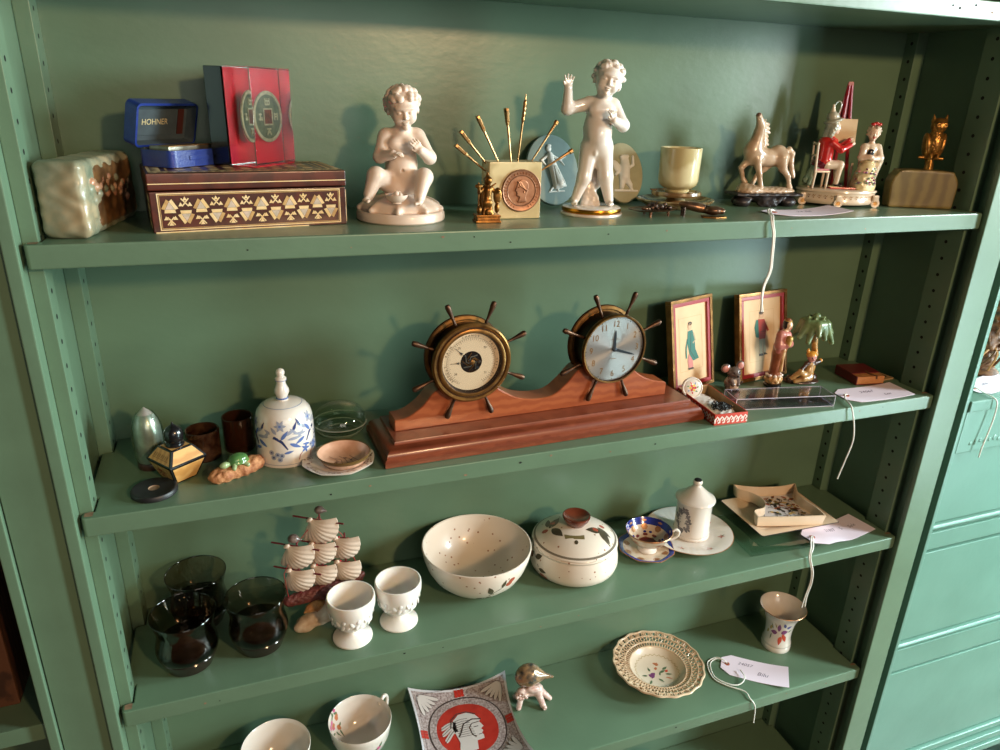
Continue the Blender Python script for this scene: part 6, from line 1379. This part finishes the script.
cp = [(.0150, 0), (.0160, .0008), (.0150, .0035), (.0105, .0060), (.0100, .0085), (.0160, .0115), (.0260, .0180), (.0325, .0270), (.0362, .0345), (.0378, .0370)]
b = MB(); b.lathe([(0, .001)]+cp+[(.0372, .0378), (.0352, .0345), (.0315, .0272), (.0245, .0185), (.015, .0128), (0, .0115)], 'glazed_white', 64, mks=['glazed_white']*7+['porc_cream']*2+['imari_gold']*2+['cobalt']*2+['porc_cream']*2+['imari_red'])
inn = lambda u, v: (v*cos(u), v*sin(u), float(np.interp(v, [.015, .0245, .0315, .0352], [.0128, .0185, .0272, .0345]))+.0002)
for k in range(8):
    a = 2*PI*k/8
    for (r_, s1, s2, mk) in ((.0290, .20, .0035, 'imari_gold'), (.0345, .12, .0010, 'imari_gold'), (.0195, .24, .0022, 'imari_red'), (.0235, .12, .0018, 'cobalt'), (.0150, .18, .0012, 'imari_gold')): b.flat([(a+(.39 if k % 2 and mk == 'cobalt' else 0)+s1*cos(q*1.05), r_+s2*sin(q*1.05)) for q in range(6)], inn, mk)
f = on_lathe(cp[5:], .0003, 0)
for k in range(5): u0 = 2*PI*.0378*k/5; b.flat(disc2(u0, .026, .008, .0032, 10), f, 'imari_gold'); b.flat(disc2(u0, .026, .004, .0022, 8), f, 'imari_red')
b.build('bowl', t)
b = MB(); b.tube(spline([(.0345, 0, .0315), (.0430, 0, .0370), (.0490, 0, .0335), (.0475, 0, .0255), (.0390, 0, .0195), (.0285, 0, .0185)], 5), .0022, 'glazed_white', 9); b.build('handle', t)

# ---- white plate with lidded jar
t = thing('dinner_plate', 'white fluted plate with small pink sprigs, beneath the lidded jar', 'plate', (.8560, .1150, S3), 0)
pp = [(0, 0), (.040, 0), (.043, .0010), (.0722, .0088), (.0735, .0100), (.0722, .0104), (.0520, .0052), (.0430, .0032), (.0400, .0028), (0, .0028)]
b = MB(); b.lathe(pp, 'glazed_white', 96, mks=['glazed_white']*4+['imari_gold']+['glazed_white']*4, fn=lambda a, r, z: (r*cos(a), r*sin(a), z+(.0007*cos(34*a) if .045 < r < .06 else 0)))
pl = lambda u, v: (u, v, float(np.interp(math.hypot(u, v), [.04, .043, .052, .070], [.0028, .0032, .0052, .0104]))+.0003)
mat('sprig_pink', (196, 130, 120), .35, coat=.3)
for k in range(7):
    a = k*.9+.3; x, y = .053*cos(a), .053*sin(a)
    for q in range(4): b.flat(leaf2(x, y, .006, .003, a+q*1.6), pl, 'sprig_pink')
    b.flat(leaf2(x, y, .008, .002, a+.8), pl, 'leaf_olive')
b.build('plate', t)
t = thing('apothecary_jar', 'white cylindrical jar with pointed lid and grey printed wreath, standing on the plate', 'jar', (.8600, .1150, S3+.0030), rad(0))
mat('print_grey', (104, 100, 104), .4, coat=.3, var=(130, 124, 126), vs=200)
jp = [(.0290, 0), (.0305, .0012), (.0305, .0040), (.0292, .0055), (.0300, .0075), (.0300, .0095), (.0290, .0110), (.0290, .0620), (.0300, .0650)]
b = MB(); b.lathe([(0, 0)]+jp+[(.0280, .0655), (.0262, .0640), (.0262, .008), (0, .006)], 'glazed_white', 64)
f = on_lathe(jp, .0003, face_cam(.860, .115)-.55); rr = random.Random(6)
for k in range(60): a = 2*PI*k/60; q_ = rr.uniform(.8, 1.1); b.flat(leaf2(.0125*q_*cos(a), .0365+.0195*q_*sin(a), rr.uniform(.005, .008), .0042, rr.uniform(0, 6)), f, 'print_grey')
for k in range(26): a = rr.uniform(0, 6.28); r_ = rr.uniform(.9, 1.25); b.flat(disc2(.0115*r_*cos(a), .0365+.0185*r_*sin(a), .0014, n=7), f, 'print_grey')
b.stroke([(-.006, .041), (.006, .042)], .0014, f, 'print_grey'); b.stroke([(-.0065, .036), (.007, .036)], .0014, f, 'print_grey'); b.stroke([(-.005, .031), (.006, .031)], .0012, f, 'print_grey')
b.build('body', t)
b = MB(); b.lathe([(0, .0655), (.0300, .0656), (.0325, .0662), (.0330, .0685), (.0318, .0705), (.0300, .0715), (.0240, .0760), (.0150, .0840), (.0085, .0900), (.0060, .0920), (.0055, .0935), (.0075, .0955), (.0082, .0980), (.0072, .1005), (.0062, .1015), (.0058, .1030), (.0040, .1040), (0, .1043)], 'glazed_white', 64, mks=['glazed_white']*14+['hole_dark']*3)
b.build('lid', t)

# ---- dishes and clear plate
thin_glass('plate_glass', (232, 244, 238)); mat('dish_cream', (230, 206, 178), .25, coat=.4, var=(224, 198, 168), vs=14); mat('dish_edge', (70, 64, 60), .4)
t = thing('glass_slab', 'thick clear glass square under the cream square dish', 'glass slab', (.9880, .0790, S3), rad(-4))
b = MB(); b.box((0, 0, .0045), (.135, .112, .009), 'plate_glass', .0022); b.build('slab', t)
t = thing('square_dish', 'cream square dish with thin dark edge, beneath the waisted dish', 'dish', (1.0330, .1050, S3+.0092), rad(-1.5))
def sqpts(w, d, z, r=.004, n=4): return [(x, y, z) for x, y in rrect(w, d, r, n)]
def sqloft(mb, lv, mks):
    R_ = [sqpts(w, d, z) for w, d, z in lv]; n = len(R_[0]); vs = [p for r_ in R_ for p in r_]; fs = [tuple(range(n))[::-1]]; ms = [mks[0]]
    for i in range(len(R_)-1):
        for k in range(n): fs.append((i*n+k, i*n+(k+1) % n, (i+1)*n+(k+1) % n, (i+1)*n+k)); ms.append(mks[i])
    fs.append(tuple((len(R_)-1)*n+k for k in range(n))); ms.append(mks[-1]); mb.add(vs, fs, ms)
b = MB(); sqloft(b, [(.100, .062, 0), (.106, .068, .0006), (.158, .118, .0090), (.1595, .1195, .0104), (.1575, .1175, .0106), (.108, .070, .0040), (.100, .062, .0034)], ['dish_cream', 'dish_cream', 'dish_edge', 'dish_edge', 'dish_cream', 'dish_cream', 'dish_cream']); b.build('plate', t, angle=25)
mat('pict_rust', (156, 84, 56), .4, coat=.3); mat('pict_dark', (60, 56, 54), .4, coat=.3); mat('pict_green', (110, 116, 92), .4, coat=.3); mat('pict_yellow', (206, 170, 100), .4, coat=.3); mat('pict_white', (214, 206, 206), .3, coat=.4)
t = thing('waisted_dish', 'cream waisted dish printed with small figures, resting in the square dish', 'dish', (1.0340, .1130, S3+.0178), rad(-15))
hw, hd = .0600, .0545
side_r = spline([(hw, -hd), (hw*.96, -hd*.5), (hw*.80, 0), (hw*.80, hd*.35), (hw*.92, hd*.8), (hw*.98, hd)], 5)
back = spline([(hw*.98, hd), (hw*.5, hd*.86), (0, hd*.82), (-hw*.5, hd*.86), (-hw*.98, hd)], 4)[1:]
side_l = spline([(-hw*.98, hd), (-hw*.95, hd*.72), (-hw*.62, hd*.45), (-hw*.44, 0), (-hw*.60, -hd*.45), (-hw*.96, -hd*.62), (-hw, -hd)], 5)[1:-1]
front = [(-hw, -hd), (-hw*.3, -hd*1.02), (hw*.4, -hd*1.02)]
out = side_r+back+side_l+front; n = len(out)
def off(s, z, lip=0): return [(p[0]*s, p[1]*s, z) for p in out]
R_ = [off(.90, 0), off(.96, .0010), off(1.0, .0185), off(1.0, .0200), off(.965, .0202), off(.92, .0040), off(.88, .0030)]
vs = [p for r_ in R_ for p in r_]; fs = []
for i in range(len(R_)-1):
    for k in range(n): fs.append((i*n+k, i*n+(k+1) % n, (i+1)*n+(k+1) % n, (i+1)*n+k))
b = MB(); b.add(vs, fs, 'dish_cream')
bm = bmesh.new(); vv = [bm.verts.new(p) for p in R_[0]]; fc = bm.faces.new(vv[::-1]); fc.normal_update(); bmesh.ops.triangulate(bm, faces=[fc], ngon_method='EAR_CLIP'); b.bm(bm, 'dish_cream')
bm = bmesh.new(); vv = [bm.verts.new(p) for p in R_[-1]]; fc = bm.faces.new(vv); fc.normal_update(); bmesh.ops.triangulate(bm, faces=[fc], ngon_method='EAR_CLIP'); b.bm(bm, 'pict_white')
f = lambda u, v: (u, v, .0034); rr = random.Random(17)
for i in range(58):
    y = rr.uniform(-hd*.72, hd*.62); xl_ = -hw*(.34 if abs(y) < hd*.4 else .55)*.9; x = rr.uniform(xl_+.006, hw*.64)
    mk = rr.choice(['pict_rust', 'pict_rust', 'pict_yellow', 'pict_green', 'pict_dark'])
    b.flat(leaf2(x, y, rr.uniform(.008, .015), rr.uniform(.004, .007), rr.uniform(0, 6)), f, mk)
for i in range(40):
    y = rr.uniform(-hd*.72, hd*.6); x = rr.uniform(-hw*.28, hw*.6); a = rr.uniform(0, 6); b.stroke([(x, y), (x+.006*cos(a), y+.006*sin(a)), (x+.010*cos(a+.5), y+.010*sin(a+.5))], .0011, lambda u, v: (u, v, .0037), 'pict_dark')
b.stroke([(-hw*.75, -hd*.78), (-.01, -hd*.74), (hw*.75, -hd*.78)], .0022, f, 'pict_green'); b.stroke([(-hw*.62, -hd*.62), (-hw*.40, -.004), (-hw*.52, hd*.42)], .0016, f, 'pict_dark')
b.build('dish', t, angle=30)
price_tag('white price tag lying right of the cream dishes, its string hanging to the vase below', (1.0320, .0300, S3), rad(9), .1430, .0540, [('21807', .0110, .064, .006, .3), ('S', .010, .092, .004, 0), ('Sale', .0100, .116, .001, .2)], .0030,
          [[(.011, 0, .0125), (.002, -.004, .015), (-.008, -.012, .013), (-.020, -.022, .012), (-.0290, -.0275, .008), (-.0300, -.0300, -.002), (-.0200, -.0320, -.028), (-.0180, -.0325, -.050), (-.0225, -.0320, -.075), (-.0245, -.0315, -.098)],
           [(.011, 0, .0125), (.004, -.006, .015), (-.006, -.015, .013), (-.018, -.0245, .012), (-.0270, -.0290, .008), (-.0280, -.0312, -.002), (-.0182, -.0335, -.028), (-.0162, -.0340, -.050), (-.0200, -.0335, -.075), (-.0185, -.0330, -.097)]], drape=.0095)
# ================================================================== FOURTH SHELF
mat('rose_pink', (206, 90, 140), .35, coat=.3); mat('flower_orange', (196, 120, 80), .35, coat=.3); mat('leaf_green', (92, 116, 84), .35, coat=.3); mat('flower_violet', (128, 66, 120), .35, coat=.3); mat('flower_blue', (86, 92, 150), .35, coat=.3); mat('flower_scarlet', (206, 80, 56), .35, coat=.3); mat('flower_gold', (176, 152, 90), .35, coat=.3)
def cup(name, label, x, y, rz, R, H, flowered, tone):
    t = thing(name, label, 'cup', (x, y, S4), rz, 'white cups at the bottom left')
    k = R/.0515; h = H/.06
    op = [(.0240*k, 0), (.0260*k, .0008*h), (.0250*k, .0040*h), (.0330*k, .0090*h), (.0420*k, .0190*h), (.0475*k, .0340*h), (.0502*k, .0500*h), (.0513*k, .0590*h)]
    ip = [(.0500*k, .0592*h), (.0486*k, .0500*h), (.0458*k, .0340*h), (.0400*k, .0200*h), (.0290*k, .0095*h), (.0160*k, .0060*h), (0, .0052*h)]
    b = MB(); b.lathe([(0, .001)]+op+[(.0508*k, .0600*h)]+ip, tone, 72)
    if flowered:
        f = lambda u, v: (lambda r_: (r_*cos(u), r_*sin(u), v))(float(np.interp(v, [q[1] for q in ip[::-1]], [q[0] for q in ip[::-1]]))-.0003)
        a0 = PI*.82-rz; S = .05
        for (du, v, L, w, a, mk) in ((0, .036, .014, .010, .3, 'flower_orange'), (.12, .040, .013, .010, 2, 'flower_orange'), (.05, .030, .014, .009, 4, 'flower_orange'), (.22, .037, .009, .007, 1, 'flower_orange'), (-.28, .040, .012, .010, 1, 'rose_pink'), (-.24, .044, .010, .009, 2.5, 'rose_pink'), (-.20, .038, .010, .008, 4, 'rose_pink'), (.02, .050, .013, .005, 1.3, 'leaf_green'), (-.12, .048, .012, .005, 2.2, 'leaf_green'), (.25, .048, .012, .005, .7, 'leaf_green'), (-.1, .026, .013, .004, 4.4, 'leaf_green'), (.15, .022, .013, .004, 5, 'leaf_green'), (.16, .0545, .009, .006, 1.2, 'rose_pink'), (-.36, .030, .010, .004, 3.6, 'leaf_green'), (.3, .030, .010, .004, 5.6, 'leaf_green')):
            b.flat([(a0-du+(p[0])/S, v*h+p[1]*.9) for p in leaf2(0, 0, L, w, a)], f, mk)
        g_ = on_lathe(op, .0003, 0)
        for q in range(7):
            u0 = 2*PI*.0513*k*q/7; b.flat(disc2(u0, .034*h, .005, .004, 9), g_, 'rose_pink'); b.flat(leaf2(u0, .034*h, .012, .005, 1), g_, 'leaf_green'); b.flat(leaf2(u0, .034*h, .012, .005, 3.4), g_, 'leaf_green')
    b.build('bowl', t)
    b = MB(); b.tube(spline([(.0480*k, 0, .048*h), (.0610*k, 0, .0555*h), (.0690*k, 0, .0480*h), (.0680*k, 0, .0330*h), (.0580*k, 0, .0210*h), (.0430*k, 0, .0180*h)], 5), [.0032]*26, tone, 10); b.build('handle', t)
    return t
cup('white_cup', 'plain white cup cut off by the bottom edge of the picture', .1650, .1120, rad(188), .0505, .060, False, 'glazed_white')
cup('flowered_cup', 'white cup painted inside with pink and orange flowers, right of the plain white cup', .2920, .1220, rad(40), .0490, .060, True, 'glazed_white')

# ---- square dish with helmeted head
mat('dish_grey', (186, 170, 168), .5, var=(134, 114, 112), vs=300, bump=.5, bs=380, detail=2); mat('dish_rim', (206, 202, 206), .35, coat=.3); mat('dish_red', (190, 50, 38), .4, coat=.2, var=(170, 38, 30), vs=60); mat('dish_line', (70, 56, 54), .5); mat('dish_petal', (206, 196, 192), .45)
t = thing('square_dish', 'square dish with upturned corners, red centre with a helmeted head and grey petal corners', 'dish', (.4610, .0955, S4), rad(-5.0))
N_ = 40; Hs = .086
def dz(u, v):
    r2 = math.hypot(u, v); c = abs(u*v); m = max(abs(u), abs(v))
    return .006+.0245*max(0, (r2-.60)/.80)**1.3 if r2 > .60 else .006
def dxy(u, v):
    k = 1-.085*(1-v*v)*abs(u)**3*1.0; q = 1-.085*(1-u*u)*abs(v)**3
    return (Hs*u*k, Hs*v*q)
def dsurf(x, y, o=.0):       # x, y in [-1, 1]
    p = dxy(x, y); return (p[0], p[1], dz(x, y)+o)
vs = []; fs = []; ms = []
for s in (0, 1):
    for j in range(N_+1):
        for i in range(N_+1):
            p = dsurf(2*i/N_-1, 2*j/N_-1); vs.append((p[0], p[1], p[2]-(.0055 if s else 0)))
NN = (N_+1)**2
for j in range(N_):
    for i in range(N_):
        a = j*(N_+1)+i; q = (a, a+1, a+N_+2, a+N_+1); e = min(i, j, N_-1-i, N_-1-j) < 1
        fs.append(q); ms.append('dish_rim' if e else 'dish_grey'); fs.append(tuple(NN+w for w in q[::-1])); ms.append('dish_rim')
for i in range(N_):
    for (a, c) in ((i, i+1), (N_*(N_+1)+i+1, N_*(N_+1)+i), ((i+1)*(N_+1), i*(N_+1)), (i*(N_+1)+N_, (i+1)*(N_+1)+N_)): fs.append((a, NN+a, NN+c, c)); ms.append('dish_rim')
b = MB(); b.add(vs, fs, ms)
DS = lambda o: (lambda u, v: dsurf(u, v, o))
dn = DS(.0004)
for rr_, mk, o in ((.775, 'dish_line', .0005), (.76, 'dish_grey', .0007), (.715, 'dish_line', .0009), (.70, 'dish_red', .0011)):
    ring_ = [DS(o)(rr_*cos(2*PI*k/64), rr_*sin(2*PI*k/64)) for k in range(64)]; mid = [DS(o)(rr_*.6*cos(2*PI*k/64), rr_*.6*sin(2*PI*k/64)) for k in range(64)]
    b.add([DS(o)(0, 0)]+mid+ring_, [(0, 1+k, 1+(k+1) % 64) for k in range(64)]+[(1+k, 65+k, 65+(k+1) % 64, 1+(k+1) % 64) for k in range(64)], mk)
for (cx, cy) in ((1, 1), (-1, 1), (1, -1), (-1, -1)):
    for k in range(-2, 3):
        a = math.atan2(-cy, -cx)+k*.27; L = (.40, .36, .40, .36, .40)[k+2] if k else .34; o_ = (cx*.89, cy*.89)
        s_ = (o_[0]+.08*cos(a), o_[1]+.08*sin(a))
        for w_, mk, o in ((.108, 'dish_line', .0006), (.080, 'dish_petal', .0009)):
            Lf = [(s_[0]+(L*p)*cos(a)-w_*q*sin(a), s_[1]+(L*p)*sin(a)+w_*q*cos(a)) for p, q in ((0, -.12), (.3, -.35), (.7, -.5), (.92, -.35), (1, 0), (.92, .35), (.7, .5), (.3, .35), (0, .12))]
            b.flat(Lf, DS(o), mk)
for (cx, cy) in ((0, .875), (.875, 0), (0, -.875), (-.875, 0)):
    for k in (-1, 0, 1):
        w, h = (.058, .17) if cx == 0 else (.17, .058); ox, oy = (k*.064, 0) if cx == 0 else (0, k*.064)
        b.flat([(cx+ox-w/2, cy+oy-h/2), (cx+ox+w/2, cy+oy-h/2), (cx+ox+w/2, cy+oy+h/2), (cx+ox-w/2, cy+oy+h/2)], DS(.0008), 'dish_red')
for s_ in (.86, ): b.stroke([(-s_, -s_), (s_, -s_), (s_, s_), (-s_, s_), (-s_, -s_)], .008, DS(.0005), 'dish_line')
b.build('plate', t)
b = MB(); h0 = DS(.0016); h1 = DS(.0019)
prof_ = [(.10, -.50), (.12, -.30), (.26, -.28), (.27, -.20), (.24, -.16), (.28, -.10), (.25, -.05), (.31, .00), (.25, .12), (.28, .17), (.20, .30), (.05, .38), (-.12, .36), (-.24, .24), (-.28, .06), (-.24, -.10), (-.20, -.28), (-.25, -.50), (-.08, -.55)]
b.flat(prof_, h0, 'dish_petal')
for k in range(9): b.stroke([(-.26+.01*k, .20-.045*k), (-.10+.02*k, .24-.05*k), (.04+.012*k, .24-.055*k)], .010, h1, 'dish_line')
b.stroke([(.25, .12), (.10, .10), (.04, .02), (.06, -.14), (.12, -.22)], .016, h1, 'dish_line'); b.stroke([(.12, .01), (.21, .02)], .016, h1, 'dish_line'); b.stroke([(.30, .17), (.12, .20), (-.06, .12), (-.14, -.06), (-.20, -.16)], .026, h1, 'dish_line'); b.stroke([(.22, .31), (.04, .40), (-.14, .385), (-.27, .26), (-.31, .08)], .020, h1, 'dish_line'); b.stroke([(.18, -.175), (.25, -.165)], .012, h1, 'dish_line')
for (p0, p1, p2, p3) in (((-.20, .15), (-.38, .24), (-.44, .02), (-.62, .10)), ((-.20, .09), (-.38, .12), (-.44, -.10), (-.58, -.06)), ((-.20, .03), (-.34, .0), (-.42, -.22), (-.52, -.26))):
    q = bez((p0[0], p0[1], 0), (p1[0], p1[1], 0), (p2[0], p2[1], 0), (p3[0], p3[1], 0), 12); b.stroke([(w[0], w[1]) for w in q], [.085]*9+[.07, .05, .03, .01], h0, 'dish_petal'); b.stroke([(w[0], w[1]) for w in q], .010, h1, 'dish_line')
b.build('helmeted_head', t)

# ---- shell creature
mat('abalone', (74, 78, 76), .15, .1, coat=.8, var=(52, 56, 58), vs=42, third=(176, 142, 104)); mat('shell_bit', (226, 206, 196), .35, coat=.3, var=(200, 160, 150), vs=160)
t = thing('shell_figurine', 'little creature made of white shells carrying a polished dark shell, beside the square dish', 'figurine', (.5800, .1200, S4), rad(-8))
P = [cap((-.014, .002, .024), (.013, -.002, .030), .0085, .0100, .005), cap((.012, -.006, .028), (.020, -.014, .006), .0068, .0050, .003), cap((.016, .004, .026), (.030, .002, .010), .0062, .0048, .003), cap((-.016, -.004, .024), (-.022, -.012, .005), .0055, .0045, .003), cap((-.014, .008, .024), (-.022, .014, .005), .0055, .0045, .003), cap((.020, -.014, .006), (.022, -.019, .0045), .0050, .0042, .002), cap((.030, .002, .010), (.036, -.001, .0055), .0048, .0042, .002), ell((-.016, -.006, .034), (.009, .007, .007), .003), ell((-.022, -.004, .026), (.006, .006, .006), .002), ell((.002, -.008, .038), (.012, .006, .006), .004)]
for k in range(14): P.append(ell((-.024+.0042*(k % 5)+.001*sin(k), -.0085+.002*cos(k*2.), .022+.0048*(k//5)), (.0026, .0024, .0024), .001))
P += [cut(ell((.0225, -.0235, .0042), (.0018, .003, .0018), .001)), cut(ell((-.018, -.0125, .0335), (.0018, .0025, .0018), .001))]
sdf(b := MB(), P, .00075, 'shell_bit', zmin=0); b.build('shell_body', t)
P = [ell((-.006, .002, .060), (.021, .015, .022), .006, None, (0, .35, 0)), cap((.002, .0, .062), (.030, -.004, .0585), .017, .0035, .008), cap((.028, -.004, .0585), (.0365, -.006, .0575), .0042, .0022, .002)]
sdf(b := MB(), P, .0009, 'abalone'); b.build('polished_shell', t)

# ---- pierced plate
mat('creamware', (222, 196, 164), .35, coat=.35, var=(206, 170, 136), vs=50); mat('creamware_white', (228, 212, 190), .3, coat=.4)
t = thing('pierced_plate', 'round cream plate with a pierced basketwork rim and painted flower sprig', 'plate', (.8250, .1070, S4-.0008), 0)
b = MB(); b.lathe([(0, .0050), (.030, .0050), (.0315, .0005), (.0330, .0), (.0345, .0008), (.0350, .0060), (.0440, .0090), (.0500, .0170), (.0515, .0192), (.0500, .0200), (.0440, .0125), (.0340, .0085), (0, .0075)], 'creamware_white', 72)
ds = lambda u, v: (u, v, float(np.interp(math.hypot(u, v), [0, .034, .044, .050], [.0075, .0085, .0125, .020]))+.0003)
for (x, y, L, w, a, mk) in ((-.016, -.006, .012, .008, .4, 'flower_violet'), (-.014, -.010, .010, .007, 2, 'flower_violet'), (-.010, -.004, .011, .007, 4, 'flower_violet'), (-.022, -.004, .010, .004, 2.8, 'leaf_green'), (-.012, .004, .010, .004, 1.5, 'leaf_green'), (-.020, -.016, .012, .004, 3.9, 'leaf_green'), (-.006, -.016, .012, .004, 5.2, 'leaf_green'), (.004, -.004, .012, .005, .2, 'leaf_green'), (.012, .001, .012, .005, .3, 'leaf_green'), (.012, -.010, .012, .004, -.4, 'leaf_green'), (.014, -.006, .008, .005, .5, 'flower_scarlet'), (.006, .012, .009, .007, 1, 'flower_orange'), (.010, .014, .010, .006, 2.4, 'flower_orange'), (.004, .010, .008, .005, 4, 'flower_orange'), (.008, -.017, .012, .003, 5.7, 'flower_orange'), (0, -.010, .010, .003, 1, 'leaf_green')): b.flat(leaf2(x, y, L, w, a), ds, mk)
for k in range(30): a = 2*PI*k/30; b.stroke([(.0375*cos(a), .0375*sin(a)), (.0405*cos(a+.1), .0405*sin(a+.1)), (.0375*cos(a+.2), .0375*sin(a+.2))], .0008, ds, 'flower_gold')
b.build('well', t)
b = MB(); nb_ = 36
def rimz(r): return float(np.interp(r, [.050, .0585, .0700, .0800], [.0192, .0222, .0262, .0292]))
for r_, w_ in ((.0512, .0018), (.0598, .0019), (.0708, .0018), (.0800, .0022)):
    b.tube([(r_*(1+(.012*cos(18*2*PI*k/144) if r_ > .075 else 0))*cos(2*PI*k/144), r_*(1+(.012*cos(18*2*PI*k/144) if r_ > .075 else 0))*sin(2*PI*k/144), rimz(r_)) for k in range(144)], w_, 'creamware', 6, closed=True)
for k in range(nb_*2):
    a = 2*PI*k/(nb_*2); b.tube([(q*cos(a), q*sin(a), rimz(q)) for q in (.0512, .0598)], .0014, 'creamware', 5)
for k in range(nb_):
    a = 2*PI*k/nb_; da = PI/nb_
    for s in (-1, 1): b.tube([(q*cos(a+s*e), q*sin(a+s*e), rimz(q)+.0003) for q, e in ((.0598, da*.9), (.0650, da*.35), (.0708, da*.9))], .0015, 'creamware', 5)
    b.tube([(q*cos(a), q*sin(a), rimz(q)) for q in (.0708, .0795)], .0018, 'creamware', 5)
    for s in (-1, 1): b.tube([(q*cos(a+s*e), q*sin(a+s*e), rimz(q)) for q, e in ((.0708, da*.2), (.0755, da*.62), (.0795, da*.2))], .0013, 'creamware', 5)
b.build('pierced_rim', t)

# ---- trumpet vase
t = thing('bud_vase', 'small flared cream vase painted with a purple and red flower', 'vase', (1.0880, .1030, S4), 0)
vp = [(.0262, 0), (.0268, .0012), (.0268, .0085), (.0255, .0105), (.0268, .0130), (.0262, .0165), (.0248, .0190), (.0240, .030), (.0248, .045), (.0270, .060), (.0310, .073), (.0365, .083), (.0415, .0895)]
b = MB(); b.lathe([(0, 0)]+vp+[(.0422, .0908), (.0415, .0916), (.0400, .0906), (.0350, .0830), (.0295, .0725), (.0250, .0590), (.0225, .044), (.0215, .020), (0, .012)], 'glazed_white', 64, mks=['glazed_white']*14+['imari_gold']+['glazed_white']*7)
f = on_lathe(vp, .0003, face_cam(1.088, .103)+.22); m_ = .0415
for (x, y, L, w, a, mk) in ((0, .048, .012, .010, .2, 'flower_violet'), (-.004, .050, .012, .009, 1.6, 'flower_violet'), (-.006, .046, .012, .009, 3.2, 'flower_violet'), (.004, .046, .009, .008, 5, 'flower_scarlet'), (.001, .039, .012, .011, 4.6, 'flower_scarlet'), (.006, .041, .010, .009, 5.3, 'flower_scarlet'), (.008, .060, .008, .007, .5, 'flower_blue'), (.005, .062, .008, .006, 2, 'flower_blue'), (-.020, .048, .009, .006, 1, 'flower_gold'), (-.022, .046, .008, .006, 4, 'flower_gold'), (-.014, .052, .009, .003, 1.9, 'leaf_green'), (-.016, .040, .009, .003, 4.5, 'leaf_green'), (.012, .050, .008, .003, .4, 'leaf_green'), (-.008, .057, .008, .003, 2, 'flower_gold')): b.flat(leaf2(x*1.7, y, L*1.7, w*1.15, a), f, mk)
b.build('body', t)

# ---- tag
price_tag('white price tag with knotted string, lying between the pierced plate and the small vase', (.9560, .0945, S4), rad(-39), .1180, .0530, [('24057', .0105, .042, .010, .35), ('Bilu', .0130, .073, -.006, .35)], .0060,
          [[(.011, 0, .0030), (.000, .005, .006), (-.012, .006, .003), (-.024, -.012, .0016), (-.012, -.045, .0016), (.012, -.056, .0022), (.0425, -.060, .003), (.0525, -.0735, .0025), (.0610, -.0780, -.004), (.0645, -.0740, -.022), (.066, -.0728, -.049)],
           [(.011, 0, .0030), (.002, .003, .006), (-.010, .003, .004), (-.019, -.013, .002), (-.009, -.042, .002), (.014, -.052, .003), (.030, -.050, .0036), (.040, -.040, .006), (.0415, -.026, .007), (.034, -.0125, .006)]])

# ---- blue bowl just showing on the lowest shelf
mat('blue_glaze', (36, 60, 130), .25, coat=.5)
t = thing('blue_bowl', 'dark blue glazed bowl on the lowest shelf, at the bottom edge of the picture', 'bowl', (.8550, .0950, .352))
b = MB(); b.lathe([(0, 0), (.03, 0), (.032, .004), (.052, .025), (.062, .055), (.060, .056), (.050, .027), (.028, .007), (0, .006)], 'blue_glaze', 56); b.build('body', t)
b = MB(); b.tube([(.061*cos(2*PI*k/56), .061*sin(2*PI*k/56), .0558) for k in range(56)], .0014, 'creamware', 6, closed=True); b.build('rim', t)

# ---- things on the right-hand cabinet
mat('wicker_brown', (120, 82, 46), .6, var=(72, 46, 26), vs=120); mat('wicker_light', (176, 132, 80), .6)
t = thing('wicker_figure', 'brown woven twig figure on the cabinet counter at the right edge', 'figure', (1.4160, .0900, 1.2003))
b = MB(); b.lathe([(0, 0), (.030, 0), (.031, .004), (.024, .010), (.0, .012)], 'wicker_brown', 24); b.build('base', t)
b = MB(); sdf(b, [ell((0, 0, .045), (.024, .020, .04), .01, n=(.003, 260)), ell((.004, 0, .10), (.020, .018, .035), .01, n=(.003, 300))], .0016, 'wicker_brown'); b.build('core', t)
rr = random.Random(12)
for q in range(3):
    b = MB()
    for k in range(14):
        a = rr.uniform(0, 6.28); h = .05+.05*q; r0 = .022-.003*q; a2 = a+rr.uniform(-1.5, 1.5)
        b.tube(spline([(r0*cos(a), r0*sin(a), .008+.035*q), (r0*1.3*cos((a+a2)/2), r0*1.3*sin((a+a2)/2), (.008+.035*q+h)/2+.01), (r0*.8*cos(a2), r0*.8*sin(a2), h)], 5), .0022, rr.choice(['wicker_brown', 'wicker_brown', 'wicker_light']), 6)
    b.build('woven_twigs', t)
price_tag('white price tag on the cabinet counter at the right edge, under the wicker figure', (1.3140, .0260, 1.2003), rad(10), .1150, .0520, [('2406', .010, .05, .004, .3)], .004,
          [[(.011, 0, .0030), (.006, -.006, .005), (.002, -.020, .003), (-.001, -.0375, .001), (.0010, -.0440, -.006), (.003, -.0450, -.028), (.000, -.0450, -.055), (-.0055, -.0445, -.085), (-.0050, -.0440, -.104)]])
